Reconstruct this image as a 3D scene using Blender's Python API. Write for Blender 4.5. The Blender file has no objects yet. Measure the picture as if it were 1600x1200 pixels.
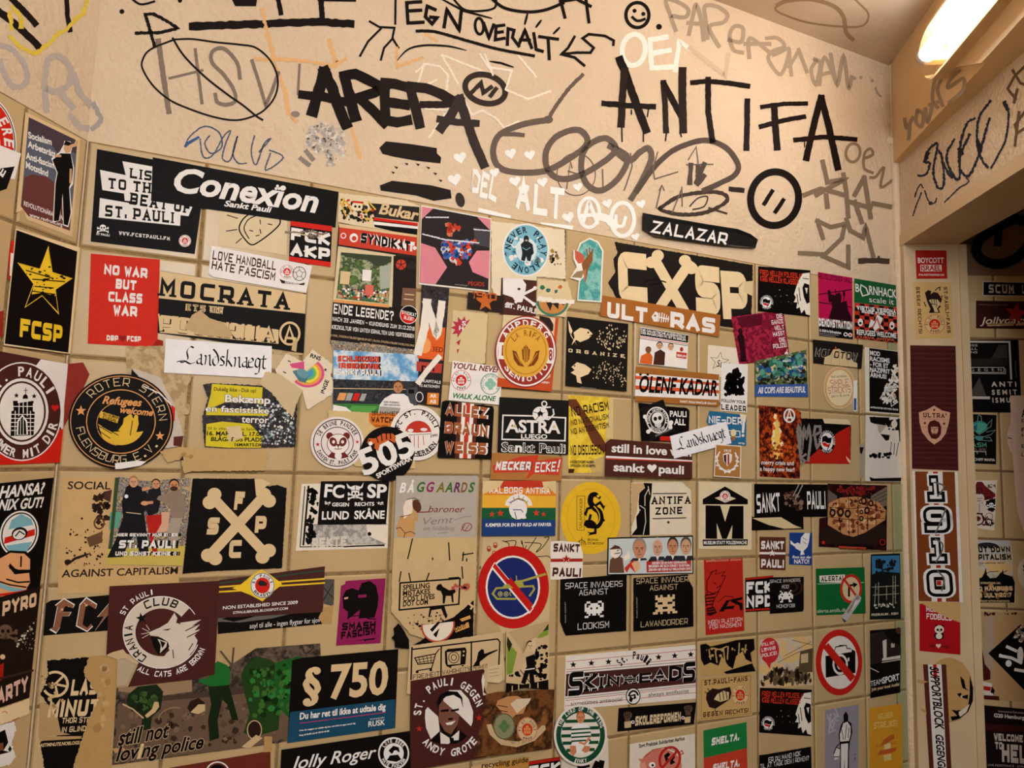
import bpy, math, random
import numpy as np
from mathutils import Matrix, Vector
from mathutils.geometry import tessellate_polygon
C = bpy.context.scene.collection
sc = bpy.context.scene

# ---------------------------------------------------------------- camera, world, exposure
F_PX = 1097.13
CAM = np.array([0.15477661, -1.09159641, 1.58340298])
AX = np.array([[0.9084694785, -0.4169133477, 0.0294358129],      # camera right
               [0.0698081271, 0.0819204541, -0.9941910604],      # camera down
               [0.4120801281, 0.9052470932, 0.1035262721]])      # camera forward
cd = bpy.data.cameras.new('camera')
cam = bpy.data.objects.new('camera', cd); C.objects.link(cam)
cd.sensor_width = 36; cd.lens = 36 * F_PX / 1600; cd.clip_start = 0.02
cam.matrix_world = Matrix([[AX[0][k], -AX[1][k], -AX[2][k], CAM[k]] for k in range(3)] + [[0, 0, 0, 1]])
sc.camera = cam
W = bpy.data.worlds.new('world'); sc.world = W; W.use_nodes = True
W.node_tree.nodes['Background'].inputs[0].default_value = (1.0, 0.83, 0.64, 1)
W.node_tree.nodes['Background'].inputs[1].default_value = 0.10
sc.view_settings.view_transform = 'Standard'
try: sc.view_settings.look = 'None'
except Exception: pass
sc.view_settings.exposure = 0.1
sc.view_settings.gamma = 1.0
sc.view_settings.use_curve_mapping = False
LAMP_STRENGTH = 20.0
LAMP_COLOR = (0.93, 0.98, 1.0)
# added fill light, unseen behind the camera, to even out the walls
ld = bpy.data.lights.new('fill_light', 'AREA'); ld.shape = 'RECTANGLE'; ld.size = 1.2; ld.size_y = 0.12; ld.energy = 38; ld.color = LAMP_COLOR
lo = bpy.data.objects.new('fill_light', ld); C.objects.link(lo)
_d = Vector((-0.485, -0.875, 0)); _z = Vector((0.45, 0.60, -0.60)).normalized(); _x = (_d - _z * _d.dot(_z)).normalized(); _y = _z.cross(_x)
lo.matrix_world = Matrix([[_x[k], -_y[k], -_z[k], (0.12, -1.80, 2.45)[k]] for k in range(3)] + [[0, 0, 0, 1]])

# ---------------------------------------------------------------- materials
def lin(h):
    h = h.lstrip('#'); v = [int(h[k:k+2], 16) / 255 for k in (0, 2, 4)]
    return tuple(c / 12.92 if c <= 0.04045 else ((c + 0.055) / 1.055) ** 2.4 for c in v)
PAL = dict(K='0d0908', k='2a2422', W='ece8e6', c='ead2a8', C='dcc094', t='c9ab7c', R='cf2418', r='a81d16', D='7d1a16',
           B='4a2420', b='6e3d22', n='a3682f', Y='efc92f', y='e0b53a', G='1f7a3c', g='12492a', U='1d3f8f', u='2b6f9e',
           M='b3235f', P='d98795', O='e8792c', o='e2a060', S='a8a49f', s='77726e', d='4c4744', T='2f8f96', w='f6f4f2',
           V='7c8f3a', v='3b5a34', L='7fb6c9', l='5a94b8', A='8d8a98')
MATS = {}
def nodes(name):
    m = bpy.data.materials.new(name); m.use_nodes = True
    nt = m.node_tree; return m, nt, nt.nodes['Principled BSDF']
def mat(key, rough=0.5, mott=0.10, kind='ink'):
    mk = (key, kind)
    if mk in MATS: return MATS[mk]
    if key.startswith('@'): MATS[mk] = photo_mat(key); return MATS[mk]
    col = lin(PAL.get(key, key))
    m, nt, b = nodes(kind + '_' + key.strip('#'))
    b.inputs['Roughness'].default_value = rough
    b.inputs['Specular IOR Level'].default_value = 0.07
    tc = nt.nodes.new('ShaderNodeTexCoord'); n = nt.nodes.new('ShaderNodeTexNoise')
    n.inputs['Scale'].default_value = 45; n.inputs['Detail'].default_value = 6
    mx = nt.nodes.new('ShaderNodeMix'); mx.data_type = 'RGBA'
    mx.inputs[6].default_value = tuple(c * (1 - mott) for c in col) + (1,)
    mx.inputs[7].default_value = tuple(min(1, c * (1 + mott)) for c in col) + (1,)
    nt.links.new(tc.outputs['Object'], n.inputs['Vector']); nt.links.new(n.outputs['Fac'], mx.inputs[0])
    nt.links.new(mx.outputs[2], b.inputs['Base Color'])
    n2 = nt.nodes.new('ShaderNodeTexNoise'); n2.inputs['Scale'].default_value = 38; n2.inputs['Detail'].default_value = 3; n2.inputs['Distortion'].default_value = 1.5
    bp = nt.nodes.new('ShaderNodeBump'); bp.inputs['Strength'].default_value = 0.22; bp.inputs['Distance'].default_value = 0.003
    nt.links.new(tc.outputs['Object'], n2.inputs['Vector']); nt.links.new(n2.outputs['Fac'], bp.inputs['Height']); nt.links.new(bp.outputs[0], b.inputs['Normal'])
    MATS[mk] = m; return m
PHOTO = {}
def photo_mat(key):
    scale, detail, cols = PHOTO[key]
    m, nt, b = nodes('print_' + key[1:]); b.inputs['Roughness'].default_value = 0.5; b.inputs['Specular IOR Level'].default_value = 0.1
    tc = nt.nodes.new('ShaderNodeTexCoord'); n = nt.nodes.new('ShaderNodeTexNoise'); n.noise_dimensions = '3D'
    n.inputs['Scale'].default_value = scale; n.inputs['Detail'].default_value = detail; n.inputs['Roughness'].default_value = 0.6
    r = nt.nodes.new('ShaderNodeValToRGB'); cr = r.color_ramp
    N = len(cols)
    while len(cr.elements) < N: cr.elements.new(0.5)
    for k, cc in enumerate(cols):
        cr.elements[k].position = 0.32 + 0.36 * k / max(1, N - 1); cr.elements[k].color = lin(PAL.get(cc, cc)) + (1,)
    nt.links.new(tc.outputs['Object'], n.inputs['Vector']); nt.links.new(n.outputs['Fac'], r.inputs[0])
    nt.links.new(r.outputs[0], b.inputs['Base Color']); return m
def surf_mat(name, base, dark, scale, bump, bscale, rough, detail=8, stain=None):
    m, nt, b = nodes(name); b.inputs['Roughness'].default_value = rough; b.inputs['Specular IOR Level'].default_value = 0.3
    tc = nt.nodes.new('ShaderNodeTexCoord'); n = nt.nodes.new('ShaderNodeTexNoise')
    n.inputs['Scale'].default_value = scale; n.inputs['Detail'].default_value = detail
    r = nt.nodes.new('ShaderNodeValToRGB'); r.color_ramp.elements[0].position = 0.3; r.color_ramp.elements[1].position = 0.68
    r.color_ramp.elements[0].color = lin(dark) + (1,); r.color_ramp.elements[1].color = lin(base) + (1,)
    nt.links.new(tc.outputs['Object'], n.inputs['Vector']); nt.links.new(n.outputs['Fac'], r.inputs[0])
    out = r.outputs[0]
    if stain:
        n3 = nt.nodes.new('ShaderNodeTexNoise'); n3.inputs['Scale'].default_value = 9; n3.inputs['Detail'].default_value = 10
        r3 = nt.nodes.new('ShaderNodeValToRGB'); r3.color_ramp.elements[0].position = 0.60; r3.color_ramp.elements[1].position = 0.78
        mx = nt.nodes.new('ShaderNodeMix'); mx.data_type = 'RGBA'; mx.inputs[7].default_value = lin(stain) + (1,)
        mp = nt.nodes.new('ShaderNodeMath'); mp.operation = 'MULTIPLY'; mp.inputs[1].default_value = 0.55
        nt.links.new(tc.outputs['Object'], n3.inputs['Vector']); nt.links.new(n3.outputs['Fac'], r3.inputs[0])
        nt.links.new(r3.outputs[0], mp.inputs[0]); nt.links.new(mp.outputs[0], mx.inputs[0])
        nt.links.new(out, mx.inputs[6]); out = mx.outputs[2]
    nt.links.new(out, b.inputs['Base Color'])
    n2 = nt.nodes.new('ShaderNodeTexNoise'); n2.inputs['Scale'].default_value = bscale; n2.inputs['Detail'].default_value = 5
    bp = nt.nodes.new('ShaderNodeBump'); bp.inputs['Strength'].default_value = bump; bp.inputs['Distance'].default_value = 0.004
    nt.links.new(tc.outputs['Object'], n2.inputs['Vector']); nt.links.new(n2.outputs['Fac'], bp.inputs['Height'])
    nt.links.new(bp.outputs[0], b.inputs['Normal']); return m
PLASTER = surf_mat('painted_plaster', 'dfc8ad', 'd6bd9f', 5, 0.9, 110, 0.55, stain='d3b58d')
CEILMAT = surf_mat('ceiling_paint', 'd4bda4', 'c8ae94', 4, 0.3, 60, 0.6)
TILE = surf_mat('glazed_tile', 'c6ab80', 'bb9e70', 7, 0.06, 30, 0.3)
TILEG = surf_mat('reflected_green_tile', 'a6a47c', '989a70', 7, 0.06, 30, 0.3)  # green of a reflection put into the corner strip's tile colour
GROUT = surf_mat('grout', 'a58a60', '856b45', 60, 0.9, 260, 0.9)
WOODP = surf_mat('painted_wood', 'd8bf9c', 'ccae86', 6, 0.15, 40, 0.45)
BEAMP = surf_mat('beam_paint', 'e4c596', 'd8b483', 5, 0.15, 40, 0.5)
FLOORM = surf_mat('floor_tile', '6a5a48', '54463a', 6, 0.2, 60, 0.6)

# ---------------------------------------------------------------- object helpers
def link(name, verts, faces, mats, idx=None, parent=None, M=None):
    me = bpy.data.meshes.new(name); me.from_pydata([tuple(map(float, v)) for v in verts], [], [tuple(f) for f in faces])
    for m in mats: me.materials.append(m)
    if idx is not None: me.polygons.foreach_set('material_index', idx)
    me.update()
    o = bpy.data.objects.new(name, me); C.objects.link(o)
    if parent is not None: o.parent = parent
    if M is not None: o.matrix_world = M
    return o
def struct(name, verts, faces, m, parent=None):
    o = link(name, verts, faces, [m], parent=parent)
    if parent is None: o['kind'] = 'structure'
    return o
def tag(o, label, cat, group=None):
    o['label'] = label; o['category'] = cat
    if group: o['group'] = group
def prism(base, axis):
    """closed prism from a planar loop swept by a vector"""
    n = len(base); b = [np.array(p, float) for p in base]; a = np.array(axis, float)
    v = b + [p + a for p in b]
    f = [tuple(range(n))[::-1], tuple(range(n, 2 * n))] + [(k, (k + 1) % n, n + (k + 1) % n, n + k) for k in range(n)]
    return v, f

# ---------------------------------------------------------------- wall planes (the photograph's pixels are read onto these)
class Plane:
    def __init__(s, o, u, n, group):
        s.o = np.array(o, float); s.u = np.array(u, float) / np.linalg.norm(u); s.n = np.array(n, float); s.n /= np.linalg.norm(s.n)
        s.v = np.cross(s.n, s.u); s.group = group
    def uv(s, px):
        px = np.asarray(px, float).reshape(-1, 2)
        d = np.c_[(px[:, 0] - 800) / F_PX, (px[:, 1] - 600) / F_PX, np.ones(len(px))] @ AX
        t = ((s.o - CAM) @ s.n) / (d @ s.n)
        P = CAM + d * t[:, None] - s.o
        return np.c_[P @ s.u, P @ s.v]
    def at(s, u, v, z=0): return s.o + s.u * u + s.v * v + s.n * z
T_ = 0.15; TOPZ = 2.0
SR, CR = math.sin(math.radians(29)), math.cos(math.radians(29))
SL, CL = math.sin(math.radians(36)), math.cos(math.radians(36))
TT = 0.003                                                     # tile thickness over the plaster
RO = np.array([1.645, 0, TOPZ]); RD = np.array([-SR, -CR, 0]); RN = np.array([-CR, SR, 0]); JE = np.array([CR, -SR, 0])
BACK = Plane((0, 0, TOPZ), (1, 0, 0), (0, -1, 0), 'stickers on the tiled back wall')
PLAS = Plane((0, TT, TOPZ), (1, 0, 0), (0, -1, 0), 'graffiti on the plaster above the tiles')
LEFT = Plane((0, 0, TOPZ), (SL, CL, 0), (CL, -SL, 0), 'stickers on the tiled left wall')
LPLA = Plane((-CL * TT, SL * TT, TOPZ), (SL, CL, 0), (CL, -SL, 0), 'graffiti on the left plaster')
RIGH = Plane(RO, -RD, RN, 'graffiti on the wall over the doorway')
J0 = RO + RD * 0.03
JAMB = Plane(J0, JE, RD, 'stickers on the door frame')
FAR = Plane(J0 - RD * 0.012, JE, RD, 'stickers in the dark side room')
CEIL = Plane((0, 0, 2.552), (1, 0, 0), (0, 0, -1), 'graffiti on the ceiling')
B0 = np.array([1.6196, -0.0159, 2.305]); B1 = np.array([1.3278, -0.4602, 2.305])
bd = (B1 - B0) / np.linalg.norm(B1 - B0); BEAM = Plane(B0, -bd, (bd[1], -bd[0], 0), 'graffiti on the boxed beam')
if BEAM.n[0] > 0: BEAM = Plane(B0, -bd, (-bd[1], bd[0], 0), 'graffiti on the boxed beam')
# ================================================================= the room
CZ = 2.552
LEN_L, LEN_R = 3.0, 2.8
Lp = np.array([-SL * LEN_L, -CL * LEN_L]); RpX = RO[:2] + RD[:2] * LEN_R
def wallbox(name, a, b, n, z0, z1, m, th=0.1, ext=0.0):
    a = np.array(a, float); b = np.array(b, float); n = np.array(n, float)[:2]
    e = (b - a) / np.linalg.norm(b - a); a = a - e * ext; b = b + e * ext
    base = [(*a, z0), (*b, z0), (*(b - n * th), z0), (*(a - n * th), z0)]
    v, f = prism(base, (0, 0, z1 - z0)); return struct(name, v, f, m)
corner = np.array([1.645, TT])
back = wallbox('wall_back', (0, TT), (1.645, TT), (0, -1), 0, CZ, PLASTER, ext=0.02)
nl = np.array([CL, -SL]); left = wallbox('wall_left', Lp - nl * TT, -nl * TT, nl, 0, CZ, PLASTER)
front = wallbox('wall_front', Lp, RpX, (0, 1), 0, CZ, PLASTER)
# right wall: over the doorway, the strip at the corner and the part beyond the doorway
LZT, LZB = 2.127, 2.100
DW = 0.80                                                       # clear width of the doorway
OP0, OP1 = 0.03, 0.03 + DW
def rpt(d, off=0, z=0): p = RO + RD * d + RN * off; return (p[0], p[1], z)
v, f = prism([rpt(-0.02, 0, LZB + .012), rpt(LEN_R, 0, LZB + .012), rpt(LEN_R, -0.11, LZB + .012), rpt(-0.02, -0.11, LZB + .012)], (0, 0, CZ - LZB - .012))
v2, f2 = prism([rpt(OP1 + .012, 0, 0), rpt(LEN_R, 0, 0), rpt(LEN_R, -0.11, 0), rpt(OP1 + .012, -0.11, 0)], (0, 0, LZB + .012))
struct('wall_right', v + v2, f + [tuple(i + len(v) for i in q) for q in f2], PLASTER)
# door frame (casing, lintel lining, jamb boards)
def box_r(d0, d1, o0, o1, z0, z1):
    return prism([rpt(d0, o0, z0), rpt(d1, o0, z0), rpt(d1, o1, z0), rpt(d0, o1, z0)], (0, 0, z1 - z0))
def merge(parts):
    V, Fc = [], []
    for v, f in parts:
        n = len(V); V += list(v); Fc += [tuple(i + n for i in q) for q in f]
    return V, Fc
struct('trim_1', *merge([box_r(0.012, 0.03, 0.005, -0.115, 0, LZB)]), WOODP)                       # jamb board by the corner
struct('trim_2', *merge([box_r(0.0, OP1 + .03, 0.006, -0.004, LZB, LZT), box_r(0.03, OP1, -0.004, -0.115, LZB, LZB + .012)]), WOODP)   # lintel
struct('trim_3', *merge([box_r(OP1, OP1 + .03, 0.006, -0.115, 0, LZB)]), WOODP)
struct('trim_4', *merge([box_r(0.016, 0.034, -0.115, -0.132, 0, LZB)]), WOODP)                     # stop beside the jamb
# rounded plaster bead in the corner
bead = []
for k in range(9):
    a = math.pi * k / 8 - 0.3; p = np.array([1.637, 0.0]) + 0.009 * np.array([-math.cos(a), -math.sin(a)]); bead.append((p[0], p[1], 0))
struct('trim_5', *prism(bead, (0, 0, CZ)), PLASTER)
# dark side room beyond the doorway
fo = FAR.o; fu = FAR.u; fn = FAR.n
def fpt(u, z, off=0): p = fo + fu * u + fn * off; return (p[0], p[1], z)
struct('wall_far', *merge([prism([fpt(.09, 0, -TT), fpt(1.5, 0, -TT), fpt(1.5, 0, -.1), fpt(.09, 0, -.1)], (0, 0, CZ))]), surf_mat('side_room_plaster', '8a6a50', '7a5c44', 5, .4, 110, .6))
struct('wall_side', *prism([fpt(1.5, 0, 0), fpt(1.5, 0, 1.6), fpt(1.6, 0, 1.6), fpt(1.6, 0, 0)], (0, 0, CZ)), PLASTER)
struct('wall_rear', *prism([fpt(.12, 0, 1.5), fpt(1.5, 0, 1.5), fpt(1.5, 0, 1.6), fpt(.12, 0, 1.6)], (0, 0, CZ)), PLASTER)
struct('floor', *prism([(-2.6, -3.2, -.1), (3.2, -3.2, -.1), (3.2, .3, -.1), (-2.2, .3, -.1)], (0, 0, .1)), FLOORM)
struct('ceiling', *prism([(-2.6, -3.2, CZ), (3.2, -3.2, CZ), (3.2, .3, CZ), (-2.2, .3, CZ)], (0, 0, .1)), CEILMAT)
# tiles: each a chamfered slab, all tiles of one wall one mesh
def tile_set(P, us, vs, z0, z1, g=0.0045, ch=0.0022):
    V, Fc = [], []
    for u0, u1 in us:
        for v0, v1 in vs:
            a = [(u0 + g/2, v0 + g/2), (u1 - g/2, v0 + g/2), (u1 - g/2, v1 - g/2), (u0 + g/2, v1 - g/2)]
            b = [(u0 + g/2 + ch, v0 + g/2 + ch), (u1 - g/2 - ch, v0 + g/2 + ch), (u1 - g/2 - ch, v1 - g/2 - ch), (u0 + g/2 + ch, v1 - g/2 - ch)]
            n = len(V)
            V += [P.at(*q, z0) for q in a] + [P.at(*q, z1 - ch * .6) for q in a] + [P.at(*q, z1) for q in b]
            for k in range(4):
                k2 = (k + 1) % 4
                Fc += [(n + k, n + k2, n + 4 + k2, n + 4 + k), (n + 4 + k, n + 4 + k2, n + 8 + k2, n + 8 + k)]
            Fc.append((n + 8, n + 9, n + 10, n + 11))
    return V, Fc
rows = [(-T_ * (j + 1), -T_ * j) for j in range(13)]
cols = [(T_ * i, T_ * (i + 1)) for i in range(10)] + [(1.5, 1.598)]
o = struct('tile_cladding', *tile_set(BACK, cols, rows, -TT, 0), TILE, parent=back)
struct('tile_strip', *tile_set(BACK, [(1.598, 1.632)], rows, -TT, 0), TILEG, parent=back)
struct('grout', *prism([BACK.at(0, 0, -TT - .001), BACK.at(1.634, 0, -TT - .001), BACK.at(1.634, -1.96, -TT - .001), BACK.at(0, -1.96, -TT - .001)], BACK.n * .0018), GROUT, parent=back)
lc = [(-0.0962, 0)] + [(-0.0962 - T_ * (i + 1), -0.0962 - T_ * i) for i in range(13)]
struct('tile_cladding', *tile_set(LEFT, lc, rows, -TT, 0), TILE, parent=left)
struct('grout', *prism([LEFT.at(-2.05, 0, -TT - .001), LEFT.at(0, 0, -TT - .001), LEFT.at(0, -1.96, -TT - .001), LEFT.at(-2.05, -1.96, -TT - .001)], LEFT.n * .0018), GROUT, parent=left)
fv0 = FAR.uv([(1512, 735)])[0][1]
frows = [(fv0 - T_ * (j + 1), fv0 - T_ * j) for j in range(-3, 9)]
fu0 = FAR.uv([(1565, 735)])[0][0]
fcols = [(.10, fu0)] + [(fu0 + T_ * k, fu0 + T_ * (k + 1)) for k in range(8)]
farw = bpy.data.objects['wall_far']
struct('tile_cladding', *tile_set(FAR, fcols, frows, -TT, 0), TILE, parent=farw)

# boxed beam along the right wall under the ceiling
bo = [B0 - bd * .03, B0 + bd * 1.6]; 
w = np.array([0.14, 0, 0])
base = [bo[0], bo[1], bo[1] + RN * -0.25, bo[0] + RN * -0.05]
struct('trim_6', *prism([(p[0], p[1], 2.305) for p in base], (0, 0, CZ - 2.305)), BEAMP)
bm0 = BEAM.uv([(1405, 190)])[0]; bm1 = BEAM.uv([(1600, -20)])[0]

# ---------------------------------------------------------------- fluorescent lamp on the beam
lamp = bpy.data.objects.new('fluorescent_lamp', None); C.objects.link(lamp)
tag(lamp, 'lit fluorescent tube lamp in a beige tray on the beam under the ceiling', 'lamp')
def onb(px, py, z=0):                                            # a pixel on the beam's face, lifted z off it
    P = Plane(BEAM.o + BEAM.n * z, BEAM.u, BEAM.n, ''); u, v = P.uv([(px, py)])[0]; return u, v
a = np.array(onb(1446, 88, .042)); b = np.array(onb(1527, -18, .042))
dirn = np.array([-1.0, (b[1] - a[1]) / (a[0] - b[0])])
lamp.location = BEAM.at(a[0] - .3, a[1], .0)
def lpt(s, w, z):                                               # s along the lamp, w across (up the beam's face), z off the face
    dn = dirn / np.linalg.norm(dirn); up = np.array([-dn[1], dn[0]]) * -1
    if up[1] < 0: up = -up
    p = a + dn * s + up * w; return BEAM.at(p[0], p[1], z)
LL = 1.2
def tube(r, s0, s1, z, seg=24, cap=True, roundend=0):
    prof = [(s0, r), (s1, r)]
    if roundend: prof = [(s0 + roundend * (1 - math.sin(t)), r * (0.55 + .45 * math.sin(t))) for t in np.linspace(0, math.pi / 2, 5)] + [(s1, r)]
    V, Fc = [], []
    for s, rr in prof:
        for k in range(seg):
            t = 2 * math.pi * k / seg; V.append(lpt(s, rr * math.cos(t), z + rr * math.sin(t)))
    n = len(prof)
    for i in range(n - 1):
        for k in range(seg): Fc.append((i * seg + k, i * seg + (k + 1) % seg, (i + 1) * seg + (k + 1) % seg, (i + 1) * seg + k))
    Fc += [tuple(range(seg))[::-1], tuple(range((n - 1) * seg, n * seg))]
    return V, Fc
m, nt, bs = nodes('tube_glow'); bs.inputs['Base Color'].default_value = (1, 1, 1, 1)
bs.inputs['Emission Color'].default_value = LAMP_COLOR + (1,); bs.inputs['Emission Strength'].default_value = LAMP_STRENGTH
def lpart(name, vf, m, label=None, up=None):
    o = link(name, vf[0], vf[1], [m]); o.parent = up or lamp; o.matrix_parent_inverse = Matrix() if up else Matrix.Translation(lamp.location).inverted()
    if label: o['label'] = label
    for p in o.data.polygons: p.use_smooth = name in ('tube', 'end_cap')
    return o
bpy.context.view_layer.update()
tb = lpart('tube', tube(.0155, .004, LL, .042, roundend=.012), m, 'glowing white tube')
lpart('end_cap', tube(.0165, -.006, .008, .042), mat('c9bdb4'), 'grey metal end cap', up=tb)
lpart('end_cap', tube(.0165, LL - .004, LL + .012, .042), mat('c9bdb4'), up=tb)
# tray: a trough with a rounded end and a rolled lip
TR = mat('e0bd8c', kind='tray')
def trough():
    V, Fc = [], []
    # cross-section rings along s; the end is closed by a half-round
    ring = lambda s, k: [lpt(s, w, z) for w, z in ((-.062 * k, .001), (-.062 * k, .040), (-.057 * k, .040), (-.046 * k, .004), (.036 * k, .004), (.043 * k, .030), (.048 * k, .030), (.048 * k, .001))]
    st = [(-.045 + .06 * (1 - math.cos(t)), math.sin(t)) for t in np.linspace(.5, math.pi / 2, 7)] + [(LL + .03, 1)]
    for s, k in st: V += ring(s, k)
    n = len(st)
    for i in range(n - 1):
        for k in range(8): Fc.append((i * 8 + k, i * 8 + (k + 1) % 8, i * 8 + 8 + (k + 1) % 8, i * 8 + 8 + k))
    Fc.append(tuple(range(8))); Fc.append(tuple(range((n - 1) * 8, n * 8))[::-1])
    return V, Fc
ty = lpart('tray', trough(), TR)
def lbox(s0, s1, w0, w1, z0, z1):
    v = [lpt(s, w, z) for s in (s0, s1) for w in (w0, w1) for z in (z0, z1)]
    return v, [(0, 1, 3, 2), (4, 6, 7, 5), (0, 4, 5, 1), (2, 3, 7, 6), (0, 2, 6, 4), (1, 5, 7, 3)]
lpart('tube_holder', lbox(-.012, .006, -.012, .012, .004, .05), TR, up=ty)
lpart('tube_holder', lbox(LL - .006, LL + .012, -.012, .012, .004, .05), TR, up=ty)
# flat cable cover running below the lamp on the same beam
q = [onb(1498, 105), onb(1586, 0), onb(1600, 34), onb(1541, 98)]
ext = [np.array(q[1]) + (np.array(q[1]) - np.array(q[0])) * 6, np.array(q[2]) + (np.array(q[2]) - np.array(q[3])) * 6]
loop = [q[0], ext[0], ext[1], q[3]]
cc = np.mean([BEAM.at(*p) for p in loop], axis=0)
struct('trim_7', *prism([BEAM.at(*p, 0) for p in loop], BEAM.n * .008), BEAMP)
# lump of filler in the corner below the beam
lp = PLAS.uv([(1392, 221)])[0]; V, Fc = [], []
for i in range(7):
    t = math.pi / 2 * i / 6
    for k in range(14):
        A = 2 * math.pi * k / 14; rr = math.cos(t) * (1 + .15 * math.sin(3 * A)); V.append((rr * .013 * math.cos(A), rr * .010 * math.sin(A), math.sin(t) * .010))
for i in range(6):
    for k in range(14): Fc.append((i * 14 + k, i * 14 + (k + 1) % 14, i * 14 + 14 + (k + 1) % 14, i * 14 + 14 + k))
o = link('wall_plug_lump', V, Fc, [PLASTER]); P_ = PLAS.at(*lp)
o.matrix_world = Matrix([[PLAS.u[k], PLAS.v[k], PLAS.n[k], P_[k]] for k in range(3)] + [[0, 0, 0, 1]])
for p in o.data.polygons: p.use_smooth = True
tag(o, 'painted-over lump of filler on the plaster beside the right-hand corner', 'plaster lump')
# ================================================================= drawing on the walls
# every sticker is one paper sheet (root mesh); its printed lettering, emblem and picture are meshes of their own under it
ST = {}
for row in """A 00 26 40/12 32|B 00 06/06 36 45 44 33/03 33 42 41 30 00|C 46 16 05 01 10 40|D 00 06 26 45 41 20 00|E 46 06 00 40/03 33|F 46 06 00/03 33
G 46 16 05 01 10 30 41 43 23|H 00 06/46 40/03 43|I 20 26|J 46 41 30 10 01|K 00 06/46 03 40|L 06 00 40|M 00 06 22 46 40|N 00 06 40 46|O 10 01 05 16 36 45 41 30 10
P 00 06/06 36 45 43 32 02|Q 10 01 05 16 36 45 41 30 10/22 40|R 00 06/06 36 45 43 32 02/22 40|S 46 16 05 04 13 33 42 41 30 00|T 06 46/26 20|U 06 01 10 30 41 46|V 06 20 46|W 06 10 24 30 46
X 00 46/06 40|Y 06 23 46/23 20|Z 06 46 00 40|0 10 01 05 16 36 45 41 30 10|1 15 26 20|_ 16 26 20/00 40|2 06 36 45 44 00 40|3 06 36 45 44 33 42 41 30 00/13 33|4 30 36 02 42|5 46 06 03 33 42 41 30 00
6 46 16 05 01 10 30 41 42 33 03|7 06 46 10|8 13 04 05 16 36 45 44 33 42 41 30 10 01 02 13/13 33|9 00 30 41 45 36 16 05 04 13 43|. 20 21|- 03 43|! 26 22/20 21|? 05 16 36 45 44 23 22/20 21|: 20 21/24 25|' 26 24|, 21 10|/ 00 46|& 40 05 16 26 35 01 10 20 42""".replace('\n', '|').split('|'):
    k, _, r = row.partition(' '); ST[k] = [[(int(p[0]), int(p[1])) for p in s.split()] for s in r.split('/')]
for a_, b_ in zip('ÅÄÖÜÆØ', 'AAOUEO'): ST[a_] = ST[b_]
NARROW = "I1.!:',"
def tri(loops):
    """triangles of a polygon given as 2-D points"""
    t = tessellate_polygon([[Vector((p[0], p[1], 0)) for p in loops]])
    return [tuple(x) for x in t]
def strip(pts, w, closed=False, cap=0.0, jit=0.0, rnd=None):
    """a mitred ribbon: 2-D points -> verts, faces"""
    P = [np.array(p, float) for p in pts]
    P = [p for k, p in enumerate(P) if k == 0 or np.hypot(*(p - P[k - 1])) > 1e-9]
    if closed and np.hypot(*(P[0] - P[-1])) < 1e-9: P = P[:-1]
    n = len(P)
    if n < 2: return [], []
    if not closed and cap:
        d = P[1] - P[0]; P[0] = P[0] - d / np.hypot(*d) * cap; d = P[-1] - P[-2]; P[-1] = P[-1] + d / np.hypot(*d) * cap
    V = []
    for k in range(n):
        a = P[k - 1] if (k or closed) else None; b = P[(k + 1) % n] if (k < n - 1 or closed) else None
        d1 = (P[k] - a) if a is not None else (b - P[k]); d2 = (b - P[k]) if b is not None else (P[k] - a)
        d1 = d1 / np.hypot(*d1); d2 = d2 / np.hypot(*d2)
        n1 = np.array([-d1[1], d1[0]]); n2 = np.array([-d2[1], d2[0]]); m = n1 + n2; L = np.hypot(*m)
        m = n1 if L < .3 else m / L; s = 1 / max(.5, m @ n1)
        ww = (w[k] if hasattr(w, '__len__') else w) / 2
        ja = 1 + (rnd.uniform(-jit, jit) if jit else 0); jb = 1 + (rnd.uniform(-jit, jit) if jit else 0)
        V += [P[k] + m * ww * s * ja, P[k] - m * ww * s * jb]
    Fc = [(2 * k, 2 * k + 1, 2 * ((k + 1) % n) + 1, 2 * ((k + 1) % n)) for k in range(n if closed else n - 1)]
    return V, Fc
def smooth(pts, n=6, closed=False):
    P = [np.array(p, float) for p in pts]; N = len(P); out = []
    if N < 3: return P
    for k in range(N if closed else N - 1):
        p0 = P[(k - 1) % N] if (k or closed) else P[0]; p1 = P[k]; p2 = P[(k + 1) % N]; p3 = P[(k + 2) % N] if (k + 2 < N or closed) else P[-1]
        for i in range(n):
            t = i / n; out.append(.5 * ((2 * p1) + (-p0 + p2) * t + (2 * p0 - 5 * p1 + 4 * p2 - p3) * t * t + (-p0 + 3 * p1 - 3 * p2 + p3) * t ** 3))
    if not closed: out.append(P[-1])
    return out
def densify(pts, step):
    out = []
    for a, b in zip(pts[:-1], pts[1:]):
        a = np.array(a, float); b = np.array(b, float); n = max(1, int(np.hypot(*(b - a)) / step))
        out += [a + (b - a) * k / n for k in range(n)]
    return out + [np.array(pts[-1], float)]
_tc = {}
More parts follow.
